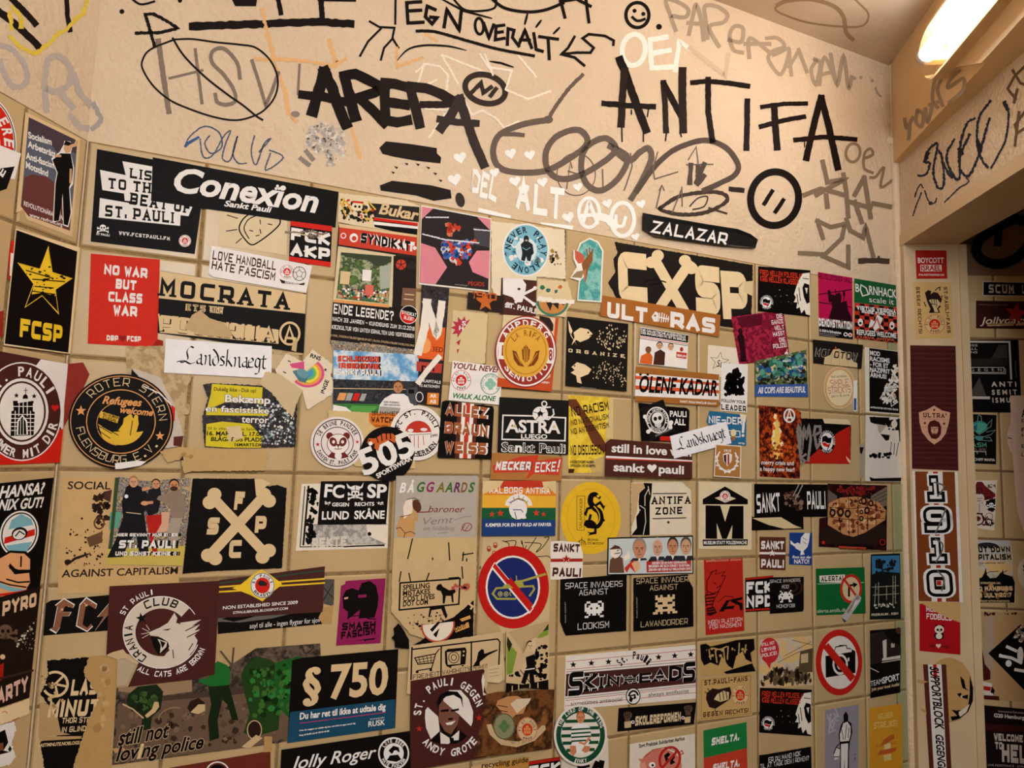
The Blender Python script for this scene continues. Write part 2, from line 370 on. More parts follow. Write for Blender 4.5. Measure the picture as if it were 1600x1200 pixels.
def font_text(s, bold, shear):
    k = (s, bold, shear)
    if k in _tc: return _tc[k]
    cu = bpy.data.curves.new('t', 'FONT'); cu.body = s; cu.offset = bold; cu.shear = shear; cu.resolution_u = 3
    o = bpy.data.objects.new('t', cu); me = o.to_mesh()
    V = [[v.co.x, v.co.y, 0] for v in me.vertices]; Fc = [tuple(p.vertices) for p in me.polygons]
    par = list(range(len(V)))
    def find(i):
        while par[i] != i: par[i] = par[par[i]]; i = par[i]
        return i
    for f in Fc:
        for i in f[1:]: par[find(i)] = find(f[0])
    ids = {}
    for i in range(len(V)): V[i][2] = ids.setdefault(find(i), len(ids)) % 9
    o.to_mesh_clear(); bpy.data.objects.remove(o); bpy.data.curves.remove(cu)
    _tc[k] = (np.array(V, float).reshape(-1, 3), Fc); return _tc[k]
CAPH = font_text('H', 0, 0)[0][:, 1].max()
def stroke_text(s, w, slab=False, rnd=None, jit=0.0):
    """own block lettering: w = stroke weight in 1/6 of the cap height; unit = 6 high"""
    V, Fc, x, zi = [], [], 0.0, 0
    for ch in s.upper():
        if ch == ' ': x += 3.2; continue
        g = ST.get(ch, ST['-']); xs = [p[0] for st in g for p in st]; x0 = min(xs); wd = max(xs) - x0
        for st in g:
            st = rounded(st); zi += 1; nV0 = len(V)
            q = [(x + p[0] - x0 + (rnd.uniform(-jit, jit) if jit else 0), w / 2 + p[1] / 6 * (6 - w) + (rnd.uniform(-jit, jit) if jit else 0)) for p in st]
            cl = len(q) > 2 and st[0] == st[-1]
            v, f = strip(q, w, cl, cap=w * .48); n = len(V); V += [(a[0], a[1], zi % 9) for a in v]; Fc += [tuple(i + n for i in t) for t in f]
            if slab and not cl:
                for e, nb in ((st[0], st[1]), (st[-1], st[-2])):
                    if e[1] in (0, 6) and abs(nb[1] - e[1]) > 1:
                        cx, cy = x + e[0] - x0, (w * .28 if e[1] == 0 else 6 - w * .28)
                        v, f = strip([(cx - w * .95, cy), (cx + w * .95, cy)], w * .56); n = len(V); zi += 1; V += [(a[0], a[1], zi % 9) for a in v]; Fc += [tuple(i + n for i in t) for t in f]
        x += wd + w + (1.0 if not slab else w * .9 + .6)
    return np.array(V, float).reshape(-1, 3), Fc
def rounded(st):
    """the chamfered corners of a skeleton letter turned into arcs"""
    n = len(st); out = [st[0]]; closed = n > 2 and st[0] == st[-1]
    for k in range(n - 1):
        a, b = st[k], st[k + 1]
        if abs(a[0] - b[0]) == 1 and abs(a[1] - b[1]) == 1:
            nx = st[k + 2] if k + 2 < n else (st[1] if closed else None); pv = st[k - 1] if k else (st[-2] if closed else None)
            if nx and nx[0] == b[0]: c = (b[0], a[1])
            elif pv and pv[0] == a[0]: c = (a[0], b[1])
            elif pv and pv[1] == a[1]: c = (b[0], a[1])
            elif nx and nx[1] == b[1]: c = (a[0], b[1])
            else: c = None
            if c: out += [((1-t)**2*a[0] + 2*t*(1-t)*c[0] + t*t*b[0], (1-t)**2*a[1] + 2*t*(1-t)*c[1] + t*t*b[1]) for t in (.25, .5, .75)]
        out.append(b)
    return out
def get_text(s, st, extra=0.0):
    sh = .28 if 'i' in st else 0
    c = st[0]
    if c in 'rbh':
        V, Fc = font_text(s, {'r': 0, 'b': .017, 'h': .030}[c] + extra, sh); return V / [CAPH, CAPH, 1], Fc
    wt = {'k': 1.15, 'K': 1.7, 'S': 1.4, 'm': .8, 'M': 1.35, 't': .6, 'H': 1.95}[c] + extra * 14
    rnd = random.Random(s) if c in 'mM' else None
    V, Fc = stroke_text(s, wt, c == 'S', rnd, {'m': .32, 'M': .3}.get(c, 0)); V = V / [6, 6, 1]
    if sh: V = V + np.c_[V[:, 1] * .25, V[:, 1] * 0, V[:, 1] * 0]
    return V, Fc

OX = OY = 0.0; SC = 4.0; CUR = None; THINGS = []
def Z(x, y, s=4.0):
    global OX, OY, SC
    OX, OY, SC = x, y, s
def px(p): return np.array([OX, OY]) + np.asarray(p, float).reshape(-1, 2) / SC
def pts(s):
    if isinstance(s, str): s = [float(t) for t in s.replace(',', ' ').split()]
    return px(s)
class Thing: pass
def S(name, label, cat, poly, col='W', plane=BACK, torn=0.0, group=None, round_=False, lift=0):
    """start a sheet: poly = outline (zoom pixels) or None for paint straight on the wall"""
    global CUR
    t = Thing(); t.name, t.label, t.cat, t.plane, t.col = name, label, cat, plane, col
    t.group = group or plane.group; t.ops = []; t.part = 'base'; t.lift = lift; t.poly = None
    if poly is not None:
        if isinstance(poly, tuple): t.poly = ell(*poly)
        else: t.poly = [tuple(p) for p in pts(poly)]
        if torn:
            rnd = random.Random(label); q = densify(t.poly + [t.poly[0]], 2.2)[:-1]
            t.poly = [tuple(p + np.array([rnd.uniform(-torn, torn), rnd.uniform(-torn, torn)])) for p in q]
    CUR = t; THINGS.append(t); return t
def ell(cx, cy, rx, ry=None, rot=0, n=48, a0=0, a1=360):
    ry = ry or rx; r = math.radians(rot); c, s = math.cos(r), math.sin(r); out = []
    full = abs(a1 - a0) >= 360
    for k in range(n if full else n + 1):
        a = math.radians(a0 + (a1 - a0) * k / n); x, y = rx * math.cos(a), ry * math.sin(a)
        out.append((cx + x * c - y * s, cy + x * s + y * c))
    return [tuple(p) for p in px(out)]
def part(name): CUR.part = name
def op(V, Fc, col, part=None):
    if len(V) and len(Fc): CUR.ops.append((part or CUR.part, np.asarray(V, float).reshape(-1, 2), Fc, col))
def P(col, s, sm=False):
    q = [tuple(p) for p in pts(s)]
    if sm: q = [tuple(p) for p in smooth(q, 5, True)]
    op(q, tri(q), col)
def L(col, w, s, sm=False, closed=False, jit=0.0, cap=0.4, taper=0):
    """strokes of width w (zoom px); '/' parts strokes"""
    for one in s.split('/'):
        q = [np.array(p) for p in pts(one)]
        if sm: q = smooth(q, 6, closed)
        ww = w / SC
        if jit or taper:
            q = densify(q + ([q[0]] if closed else []), max(.9, ww * .45))
        wl = ww
        if taper: N = len(q); wl = [ww * (1 - taper * abs(2 * k / (N - 1) - 1) ** 3) for k in range(N)]
        v, f = strip(q, wl, closed and not jit, ww * cap, jit, random.Random(len(q) * 7 + int(w)))
        op(v, f, col)
def E(col, cx, cy, rx, ry=None, rot=0, n=32, a0=0, a1=360):
    q = ell(cx, cy, rx, ry, rot, n, a0, a1); op(q, tri(q), col)
def R(col, w, cx, cy, rx, ry=None, rot=0, a0=0, a1=360, n=48):
    q = ell(cx, cy, rx, ry, rot, n, a0, a1); v, f = strip(q, w / SC, abs(a1 - a0) >= 360); op(v, f, col)
def X(col, cx, cy, r, rot=0, n=5, k=.42):
    q = []
    for i in range(2 * n):
        a = math.radians(rot - 90 + 180 * i / n); rr = r if i % 2 == 0 else r * k; q.append((cx + rr * math.cos(a), cy + rr * math.sin(a)))
    q = [tuple(p) for p in px(q)]; op(q, tri(q), col)
def uvmap(V, p0, p1, hpx):
    """text coordinates (x 0..1 along the baseline, y in cap heights) -> wall uv"""
    pl = CUR.plane
    a, b = pl.uv([p0, p1]); d = b - a; Ln = np.hypot(*d); e = d / Ln; n = np.array([-e[1], e[0]])
    mid = (np.array(p0) + np.array(p1)) / 2; dd = np.array(p1) - np.array(p0); dd = dd / np.hypot(*dd); up = np.array([dd[1], -dd[0]])
    c0, c1 = pl.uv([mid, mid + up * hpx]); h = abs((c1 - c0) @ n)
    return a + V[:, :1] * d + V[:, 1:] * h * n
def T(col, s, x0, y0, x1, y1, h, st='b', o=None, ow=.03):
    """a line of lettering whose baseline runs from (x0, y0) to (x1, y1), cap height h (zoom px)"""
    p0, p1 = px([x0, y0])[0], px([x1, y1])[0]
    base = get_text(s, st)[0]; mn, mx = base[:, 0].min(), base[:, 0].max()
    for c, ex in ((o, ow), (col, 0)):
        if c is None: continue
        V, Fc = get_text(s, st, ex); Q = np.c_[(V[:, 0] - mn) / (mx - mn), V[:, 1]]
        uv = uvmap(Q, p0, p1, h / SC); CUR.ops.append(('lettering' if CUR.part == 'base' else CUR.part, np.c_[uv, V[:, 2] * 3e-6], Fc, c, 'uv'))
def A(col, s, cx, cy, rx, ry, a0, a1, h, st='b', rot=0):
    """lettering along an ellipse, angles clockwise from the top; a1 < a0 reads along the bottom"""
    n = len(s); inner = a1 < a0; sv = CUR.part
    for i, ch in enumerate(s):
        if ch == ' ': continue
        g, Fc = get_text(ch, st); w = (g[:, 0].max() - g[:, 0].min())
        a = a0 + (a1 - a0) * (i + .5) / n; da = abs(a1 - a0) / n * (.40 if ch not in "I1.!'" else .16)
        f = lambda t: (cx + rx * math.sin(math.radians(t)), cy - ry * math.cos(math.radians(t)))
        q0, q1 = (f(a - da), f(a + da)) if not inner else (f(a + da), f(a - da))
        T(col, ch, *q0, *q1, h, st)
def SP(cols, s, n, size, seed=1, asp=1.0):
    """many small irregular patches inside an outline: a printed photograph's jumble"""
    q = pts(s); rnd = random.Random(seed); x0, y0 = q.min(0); x1, y1 = q.max(0); size = size / SC
    def inside(x, y):
        c = False; m = len(q)
        for i in range(m):
            a, b = q[i], q[i - 1]
            if (a[1] > y) != (b[1] > y) and x < (b[0] - a[0]) * (y - a[1]) / (b[1] - a[1]) + a[0]: c = not c
        return c
    buck = {}
    for _ in range(n):
        x, y = rnd.uniform(x0, x1), rnd.uniform(y0, y1); r = size * rnd.uniform(.4, 1.2); m = rnd.randint(4, 7); a0 = rnd.uniform(0, 6.3)
        pp = [(x + r * rnd.uniform(.6, 1.1) * math.cos(a0 + 6.283 * k / m), y + r * asp * rnd.uniform(.6, 1.1) * math.sin(a0 + 6.283 * k / m)) for k in range(m)]
        if not all(inside(*p) for p in pp): continue
        c = rnd.choice(cols); V, Fc = buck.setdefault(c, ([], [])); k = len(V); V += pp; Fc.append(tuple(range(k, k + m)))
    for c, (V, Fc) in buck.items(): op(V, Fc, c)
def skull(col, bg, cx, cy, r):
    """skull over crossed bones"""
    for sx in (-1, 1):
        L(col, r * .32, f'{cx - sx * r * 1.6} {cy + r * .2} {cx + sx * r * 1.6} {cy + r * 1.35}')
        for ex, ey in ((-sx * 1.6, .2), (sx * 1.6, 1.35)):
            E(col, cx + ex * r, cy + ey * r - r * .15, r * .24, n=10); E(col, cx + ex * r, cy + ey * r + r * .18, r * .24, n=10)
    E(col, cx, cy, r, r * .9, n=20); P(col, f'{cx - r * .55} {cy + r * .4} {cx + r * .55} {cy + r * .4} {cx + r * .5} {cy + r * 1.25} {cx - r * .5} {cy + r * 1.25}')
    for sx in (-1, 1): E(bg, cx + sx * r * .4, cy + r * .1, r * .27, r * .3, n=12)
    P(bg, f'{cx} {cy + r * .4} {cx + r * .14} {cy + r * .68} {cx - r * .14} {cy + r * .68}')
    L(bg, r * .09, f'{cx - r * .2} {cy + r * .85} {cx - r * .2} {cy + r * 1.25}/{cx} {cy + r * .85} {cx} {cy + r * 1.25}/{cx + r * .2} {cy + r * .85} {cx + r * .2} {cy + r * 1.25}')
def crest(cx, cy, r, ry=None, ring='W', core='R', txt='B', det='W'):
    """round badge: white ring of lettering round a red disc with a gate tower"""
    ry = ry or r; k = ry / r
    E(ring, cx, cy, r, ry); E(core, cx, cy, r * .52, ry * .52); R(core, r * .05, cx, cy, r * .94, ry * .94)
    P(det, f'{cx - r * .3} {cy + ry * .34} {cx - r * .3} {cy - ry * .12} {cx - r * .12} {cy - ry * .12} {cx - r * .12} {cy - ry * .3} {cx + r * .12} {cy - ry * .3} {cx + r * .12} {cy - ry * .12} {cx + r * .3} {cy - ry * .12} {cx + r * .3} {cy + ry * .34}')
    L(core, r * .06, f'{cx - r * .3} {cy + ry * .08} {cx + r * .3} {cy + ry * .08}/{cx} {cy + ry * .34} {cx} {cy - ry * .2}/{cx - r * .15} {cy - ry * .1} {cx - r * .15} {cy + ry * .3}/{cx + r * .15} {cy - ry * .1} {cx + r * .15} {cy + ry * .3}')
    A(txt, 'FC ST. PAULI', cx, cy, r * .62, ry * .62, -100, 100, r * .24, 'b'); A(txt, '1910', cx, cy, r * .86, ry * .86, 216, 144, r * .22, 'b')
def heart(col, cx, cy, r, rot=0):
    q = []
    c, s = math.cos(math.radians(rot)), math.sin(math.radians(rot))
    for k in range(20):
        t = 2 * math.pi * k / 20; x = 16 * math.sin(t) ** 3; y = -(13 * math.cos(t) - 5 * math.cos(2 * t) - 2 * math.cos(3 * t) - math.cos(4 * t)); x, y = x * r / 16, y * r / 16
        q.append((cx + x * c - y * s, cy + x * s + y * c))
    q = [tuple(p) for p in px(q)]; op(q, tri(q), col)
def fist(col, ln, cx, cy, r):
    P(col, f'{cx - .5*r} {cy + r} {cx - .55*r} {cy + .3*r} {cx - .8*r} {cy - .1*r} {cx - .75*r} {cy - .6*r} {cx - .3*r} {cy - .85*r} {cx + .5*r} {cy - .8*r} {cx + .8*r} {cy - .4*r} {cx + .75*r} {cy + .15*r} {cx + .45*r} {cy + .45*r} {cx + .45*r} {cy + r}')
    L(ln, r * .1, f'{cx - .4*r} {cy - .8*r} {cx - .42*r} {cy - .2*r}/{cx - .05*r} {cy - .85*r} {cx - .05*r} {cy - .2*r}/{cx + .32*r} {cy - .8*r} {cx + .3*r} {cy - .2*r}/{cx - .7*r} {cy - .1*r} {cx + .1*r} {cy - .1*r} {cx + .25*r} {cy + .15*r} {cx - .2*r} {cy + .3*r}')
def face(skin, hair, cx, cy, r, ry=None, top=1.0, beard=None, dark='k'):
    ry = ry or r * 1.3
    E(hair, cx, cy - ry * .15 * top, r * 1.08, ry * 1.0, n=20); E(skin, cx, cy + ry * .08, r * .95, ry * .92, n=20)
    if beard: E(beard, cx, cy + ry * .6, r * .8, ry * .42, n=16)
    for sx in (-1, 1):
        L(dark, r * .12, f'{cx + sx * r * .2} {cy - ry * .1} {cx + sx * r * .6} {cy - ry * .12}'); E(dark, cx + sx * r * .4, cy + ry * .03, r * .12, r * .08, n=8)
    L(dark, r * .08, f'{cx} {cy} {cx - r * .1} {cy + ry * .32} {cx + r * .12} {cy + ry * .34}/{cx - r * .3} {cy + ry * .58} {cx + r * .3} {cy + ry * .57}')

# ---------------------------------------------------------------- building what was drawn
def _overlap(a, b):
    A_, B_ = np.array(a), np.array(b)
    return not (A_[:, 0].max() < B_[:, 0].min() + 1 or B_[:, 0].max() < A_[:, 0].min() + 1 or A_[:, 1].max() < B_[:, 1].min() + 1 or B_[:, 1].max() < A_[:, 1].min() + 1)
def build_all():
    done = []
    for t in THINGS:
        pl = t.plane
        foot = t.poly if t.poly is not None else [tuple(q) for o in t.ops if len(o) == 4 for q in (o[1].min(0), o[1].max(0))]
        lay = 0
        for pf, player, ppl in done:
            if ppl is pl and foot and _overlap(foot, pf): lay = max(lay, player + 1)
        done.append((foot, lay, pl))
        z0 = 0.0004 + lay * (0.0004 if t.poly is not None else 0.00003) + t.lift
        uvs = []
        if t.poly is not None: uvs.append(pl.uv(t.poly))
        groups = {}
        dz = min(1e-5, 2.5e-4 / max(1, len(t.ops)))
        for k, o in enumerate(t.ops):
            uv = o[1] if len(o) == 5 else pl.uv(o[1]); groups.setdefault(o[0], []).append((uv, o[2], o[3], z0 + dz * (k + 1)))
            uvs.append(uv[:, :2])
        al = np.vstack(uvs); c = (al.min(0) + al.max(0)) / 2
        O = pl.at(c[0], c[1], 0)
        M = Matrix([[pl.u[k], pl.v[k], pl.n[k], O[k]] for k in range(3)] + [[0, 0, 0, 1]])
        def mesh(items, paper=None):
            V, Fc, idx, mats = [], [], [], []
            def mi(key):
                m = mat(key)
                if m not in mats: mats.append(m)
                return mats.index(m)
            if paper is not None:
                uv = paper - c; n = len(uv); area = sum(uv[k - 1][0] * uv[k][1] - uv[k][0] * uv[k - 1][1] for k in range(n))
                th = min(z0, 0.00012)
                V += [(u, v, z0) for u, v in uv] + [(u, v, z0 - th) for u, v in uv]
                tt = tri([(float(a), float(b)) for a, b in uv]); Fc += [orient(f, uv) for f in tt] + [tuple(i + n for i in orient(f, uv))[::-1] for f in tt]
                for k in range(n):
                    k2 = (k + 1) % n; f = (k, k + n, k2 + n, k2); Fc.append(f if area > 0 else f[::-1])
                idx += [mi(t.col)] * len(Fc)
            for uv, fs, col, z in items:
                n = len(V); q = uv[:, :2] - c; e = uv[:, 2] if uv.shape[1] > 2 else np.zeros(len(uv)); V += [(u, v, z + d) for (u, v), d in zip(q, e)]
                f2 = [tuple(i + n for i in orient(f, q)) for f in fs]; Fc += f2; idx += [mi(col)] * len(f2)
            return V, Fc, mats, idx
        V, Fc, mats, idx = mesh(groups.pop('base', []), uvs[0] if t.poly is not None else None)
        if not V and len(groups) == 1:
            V, Fc, mats, idx = mesh(groups.popitem()[1])
        if V: root = link(t.name, V, Fc, mats, idx, M=M)
        else: root = bpy.data.objects.new(t.name, None); C.objects.link(root); root.matrix_world = M
        tag(root, t.label, t.cat, t.group); t.root = root
        for pn, items in groups.items():
            for cl in clusters(items):
                V, Fc, mats, idx = mesh(cl); link(pn.split('#')[0], V, Fc, mats, idx, parent=root)
def clusters(items):
    """prints of one kind that stand well apart on a sheet become parts of their own"""
    bb = [(i[0][:, :2].min(0), i[0][:, :2].max(0)) for i in items]; n = len(items); par = list(range(n))
    sz = [min(np.hypot(*(b - a)), 2.2 * min(b - a) + 1e-4) if items[k][0].shape[1] > 2 else np.hypot(*(b - a)) for k, (a, b) in enumerate(bb)]
    def find(i):
        while par[i] != i: i = par[i]
        return i
    for i in range(n):
        for j in range(i):
            gap = np.maximum(0, np.maximum(bb[i][0] - bb[j][1], bb[j][0] - bb[i][1]))
            if np.hypot(*gap) < .5 * max(sz[i], sz[j]): par[find(i)] = find(j)
    out = {}
    for i in range(n): out.setdefault(find(i), []).append(items[i])
    return list(out.values())
def orient(f, q):
    a = 0.0
    for k in range(len(f)): a += q[f[k - 1]][0] * q[f[k]][1] - q[f[k]][0] * q[f[k - 1]][1]
    return tuple(f) if a >= 0 else tuple(f)[::-1]
# ================================================================= graffiti (paint lies on the plaster; each tag is one thing)
def G(label, plane=PLAS, name='graffiti_tag'): return S(name, label, 'graffiti', None, plane=plane)
INK = '1b1311'
Z(0, 0)
G('thick black slashes of marker at the top of the left plaster', LPLA)
L(INK, 44, '-30 55 70 130 150 200 250 300', jit=.12); L(INK, 38, '60 -20 140 60 220 150', jit=.12); L(INK, 30, '415 -15 420 100 437 190', jit=.1)
G('broken yellow line running under the black slashes on the left plaster', LPLA)
L('e3c548', 26, '75 40 130 110 130 170/60 230 130 300 220 335 300 280 350 220 420 180 460 130 520 90 545 -10/60 80 70 180', jit=.45)
G('silver letters D and R sprayed on the left plaster just above the tiles', LPLA)
L('b8ada6', 34, '-20 280 60 300 130 370 168 470 150 530 90 540 40 490 0 380', sm=True, jit=.25)
L('b8ada6', 40, '290 690 280 560 285 430 310 365 370 355 425 400 445 470 420 540 350 575 300 560/370 570 450 670/460 470 500 580 560 650', sm=True, jit=.25)
L('b8ada6', 36, '440 725 490 785 550 800', sm=True, jit=.25)
G('small silver hook crossing from the corner onto the back plaster')
L('a39c98', 30, '585 650 610 700 632 745 600 790 578 805', sm=True, jit=.3)
G('black outlined letter P with a long cross stroke near the top left')
L(INK, 20, '965 285 935 180 908 90 960 88 1040 130 1112 178 1000 205 850 208', jit=.25); E(INK, 762, 73, 15); E(INK, 1125, 4, 14)
L(INK, 14, '820 -10 880 28 965 10', sm=True)
G('long thick black bar with cropped capital letters standing on it')
L(INK, 50, '1200 165 1600 152 1800 142 2000 138 2195 150', jit=.15)
P(INK, '1440 -20 1610 -20 1600 40 1470 40'); L(INK, 30, '1738 -10 1755 85', jit=.1); L(INK, 34, '2005 -10 2015 120', jit=.1); L(INK, 14, '1990 2 2220 5')
G('grey capitals H S V inside a thin crossed-out black oval')
GR = '857568'
L(GR, 34, '990 255 1020 470 1055 700', jit=.12); L(GR, 20, '1220 310 1240 470 1262 645', jit=.1); L(GR, 16, '1060 490 1265 440')
L(GR, 24, '1500 490 1480 390 1400 305 1330 320 1325 390 1400 470 1460 560 1470 630 1420 655 1360 640 1345 590', sm=True, jit=.1)
L(GR, 22, '1575 380 1620 520 1660 660 1700 570 1740 455', jit=.1); L(GR, 16, '1872 405 1862 590')
part('crossed_oval')
L(INK, 12, '1090 248 1200 245 1350 265 1500 280 1600 300 1690 380 1735 490 1720 600 1650 690 1560 735 1460 752 1330 730 1180 680 1060 625 960 540 895 440 890 380 940 310 1090 248', sm=True)
L(INK, 13, '1080 240 1150 350 1280 480 1420 590 1520 660 1600 725 1640 750', sm=True)
G('thin blue looping scribble just above the black stickers on the left')
L('4f5d73', 9, '1155 915 1190 850 1280 790 1370 830 1385 920 1320 960 1280 900 1310 850/1250 870 1270 980 1330 970 1400 850 1440 820 1410 900 1390 990 1440 1000 1485 850 1455 960 1490 1020 1540 1020/1590 850 1570 950 1600 1030 1650 900 1690 870 1620 950/1685 940 1770 985 1660 1065 1690 960', sm=True, jit=.35)
P('3c5c93', '1150 915 1165 890 1240 850 1250 862 1180 905 1160 925')
Z(400, 0)
G('faint orange chalk scribble behind the grey crossed-out letters')
L('e2b27c', 24, '40 60 70 200 120 400 180 560 200 700 250 760/0 370 150 372 300 380 500 415/460 250 500 400 560 370/590 790 620 880 650 990', jit=.6); L('e2b27c', 18, '1060 210 1130 260/880 300 880 420 1040 360', jit=.6)
G('white chalk scribble behind the bold black lettering')
L('f0e4d3', 13, '1000 450 1060 400 1150 415 1200 470 1190 560/1160 345 1210 430 1260 520/1165 345 1300 400 1480 470/1400 340 1450 420 1590 440/1060 680 1200 690 1080 860/1290 600 1350 720 1410 690 1500 740 1550 800 1640 760/1050 400 1000 560 1130 500/1600 440 1560 560 1700 620 1840 570/1640 350 1750 480/1430 340 1480 470', jit=.4)
G('very bold black brush lettering AREPA in the middle of the plaster')
L(INK, 72, '352 700 395 560 425 450', jit=.1); L(INK, 70, '425 445 480 560 520 680 562 780', jit=.1); L(INK, 54, '285 592 420 605 570 640', jit=.1)
L(INK, 68, '620 735 585 600 555 490', jit=.1); L(INK, 62, '545 475 620 462 720 510 790 550 740 580 640 610', jit=.08); L(INK, 62, '650 620 720 680 805 770', jit=.08)
L('231a18', 62, '808 525 802 640 812 760/800 520 870 525 945 545/805 640 870 645 940 655/812 755 880 765 950 752', jit=.08)
L('2a2120', 62, '960 545 990 650 1022 780/965 540 1060 552 1160 590 1230 630', jit=.08); L('2a2120', 44, '1240 650 1150 655 1040 655', jit=.08)
L('3a302f', 58, '1272 620 1220 720 1155 805/1272 615 1310 740 1360 880 1422 1030', jit=.08); L('3a302f', 44, '1145 745 1260 765 1380 772', jit=.08)
G('small dark oval with slanted strokes like eyes beside the bold lettering')
R('3a302a', 36, 1432, 557, 128, 88, 16); L('3a302a', 26, '1350 575 1405 520 1420 580 1470 545/1465 600 1500 555', jit=.1)
G('silver and white spray splatter left of the black bars')
SP(['ded8d0', 'c3bbb2', 'b0a79f'], '330 780 420 760 560 800 560 900 600 990 520 1000 470 1080 430 1060 440 1000 360 960 290 890', 420, 16, 4)
L('8f837b', 28, '280 990 330 1030/315 945 355 995', jit=.2); E('8f837b', 245, 714, 28, 19)
G('two thick black redaction bars joined by a ring of small ticks')
P('241b1a', '770 925 812 884 960 900 1130 926 1130 958 1157 985 1152 1022 1000 1005 860 980 790 962'); P('241b1a', '772 1160 850 1130 1100 1160 1215 1188 1222 1240 1110 1256 1000 1222 780 1192')
for x, y in ((875, 1048), (855, 1080), (940, 1026), (1010, 1030), (1075, 1050), (1118, 1087), (1152, 1130)): P(INK, f'{x-13} {y-9} {x+13} {y-3} {x+4} {y+9}')
E('3a3130', 1275, 1250, 28, 46, -15)
G('black arrow pointing up at a boxed corner near the top')
L(INK, 14, '872 -10 870 150/710 135 770 170 865 175 852 240 890 300/780 180 700 260 650 350/855 240 800 300 780 375')
G('black handwriting EGN OVERALT underlined at the top of the wall')
L(INK, 22, '1030 12 942 18 945 80 950 145 1045 140/945 70 1030 65/1120 62 1070 40 1058 105 1100 150 1130 112 1090 108/1175 170 1192 60 1270 190 1282 75', jit=.06)
R(INK, 18, 1395, 165, 26, 50, -5); L(INK, 20, '1422 145 1455 240 1485 155/1550 158 1500 165 1495 250 1552 240/1500 205 1540 200/1570 280 1575 180 1612 190 1602 235 1642 290/1640 285 1680 190 1722 300/1650 250 1710 252/1735 210 1750 310 1790 322/1770 230 1885 246/1825 240 1832 370', jit=.06)
L(INK, 19, '1005 195 1120 200 1300 250 1500 305 1735 350', sm=True, jit=.1); L(INK, 13, '885 375 950 310 1050 285 1200 290 1310 315', sm=True, taper=.6); L(INK, 14, '1465 385 1530 395 1605 420', taper=.5)
L(INK, 15, '1695 90 1680 150/1780 130 1750 170/1895 175 1860 210', taper=.4)
G('looping black tag cut off by the top edge, ending in letters H and O')
L(INK, 14, '1150 -10 1300 70 1470 115', taper=.4); L(INK, 14, '1230 -10 1300 60 1400 70 1490 50 1500 -10', sm=True); L(INK, 20, '1470 -10 1550 50 1680 75 1800 65 1920 20', sm=True)
L(INK, 20, '1900 -10 1930 110/1900 12 2000 -5 2090 40/2060 -10 2080 140')
Z(800, 0)
G('black smiling face in a circle followed by a dot at the top')
R(INK, 22, 783, 95, 72, 78); E(INK, 765, 68, 13); E(INK, 820, 88, 13); L(INK, 18, '752 108 775 128 800 130 828 120', sm=True); E(INK, 918, 168, 18)
G('black zigzag arrow pointing left beside the underlined handwriting')
L(INK, 17, '390 230 350 300 308 340 400 330 490 330 510 300 440 240 480 215 580 225 635 255 632 282', jit=.08); L(INK, 18, '310 340 390 360 450 410')
G('cream white letters OEN above the big black capitals')
R('f3ebe0', 32, 760, 312, 72, 98, 8); L('f3ebe0', 32, '965 232 862 250 872 425 1020 418/872 335 985 315', jit=.15); L('f3ebe0', 30, '1020 440 1045 262 1120 310', jit=.15); L('cdb59b', 28, '1110 300 1230 390 1332 475 1350 340', jit=.1)
G('tan marker lettering sloping down along the ceiling edge on the right')
TN = 'a8937d'
L(TN, 26, '1022 190 990 100 962 0 1040 15 1100 60 1082 108 1000 100/1105 215 1130 100 1150 30 1180 120 1197 250/1100 145 1190 150/1222 240 1210 130 1205 40 1280 42 1345 90 1320 140 1232 170 1292 290/1355 250 1430 262 1442 180 1390 165 1360 220 1382 310 1440 330/1482 360 1485 240 1600 322/1455 275 1610 275', sm=True, jit=.06)
Z(1200, 0)
L(TN, 24, '-10 240 60 240 100 290 20 325 5 380 80 465 132 310 70 330 30 345/130 310 145 470/190 310 242 450/130 420 190 320/302 380 268 440 298 530 325 400 290 370/320 530 352 360 432 530/340 465 400 450/390 340 432 530 470 350 502 550 522 480', sm=True, jit=.06)
for x, y in ((540, 490), (580, 485), (650, 505)): E(TN, x, y, 11)
L(TN, 13, '670 550 682 585 702 602')
Z(800, 0)
G('big black capitals ANTIFA with paint drips on the upper right')
AK = '1c1211'
L(AK, 50, '672 372 700 440 725 510 790 690 838 815', jit=.08); L('2a1e1a', 46, '702 440 690 600 680 780', jit=.08); L(AK, 36, '572 648 720 660 885 668', jit=.12)
L('2a1e1a', 36, '945 515 955 650 962 820', jit=.08); L(AK, 40, '948 525 1010 640 1068 750', jit=.08); L('2a1e1a', 50, '1065 440 1063 620 1070 815', jit=.08)
L(AK, 32, '1125 517 1220 508 1350 520 1475 540', jit=.1); L(AK, 36, '1225 495 1225 700 1252 880', jit=.08); L(AK, 36, '1470 630 1468 780 1464 930', jit=.08)
L(AK, 9, '685 795 687 885/820 830 820 885/965 825 958 880/1050 830 1058 855/745 690 745 715/850 690 845 730')
L(AK, 42, '1636 660 1645 800 1655 925', jit=.08); L(AK, 27, '1560 670 1700 650 1838 648', jit=.1); L(AK, 30, '1552 792 1700 752 1825 730', jit=.1)
L(AK, 42, '1930 610 1890 760 1838 990', jit=.06); L(AK, 42, '1932 612 1980 800 2035 1050', jit=.06); L(AK, 30, '1768 876 1950 856 2145 872', jit=.1); L(AK, 7, '1827 880 1827 920')
G('large grey-brown looping script beneath the black capitals')
CN = '6a5b52'
L(CN, 24, '440 470 350 560 270 670 228 740', sm=True, jit=.2); E(CN, 225, 748, 30, 24)
L(CN, 38, '228 750 100 770 0 802 -80 845 -118 930 -95 1030 0 1075 200 1070 360 990 468 900 440 825 370 815 270 860 212 950 222 1060 300 1118 420 1098 560 1020 648 935 590 865 500 892 442 960 435 1080 480 1165 560 1190 660 1120 720 1010 700 960 610 915', sm=True, jit=.05)
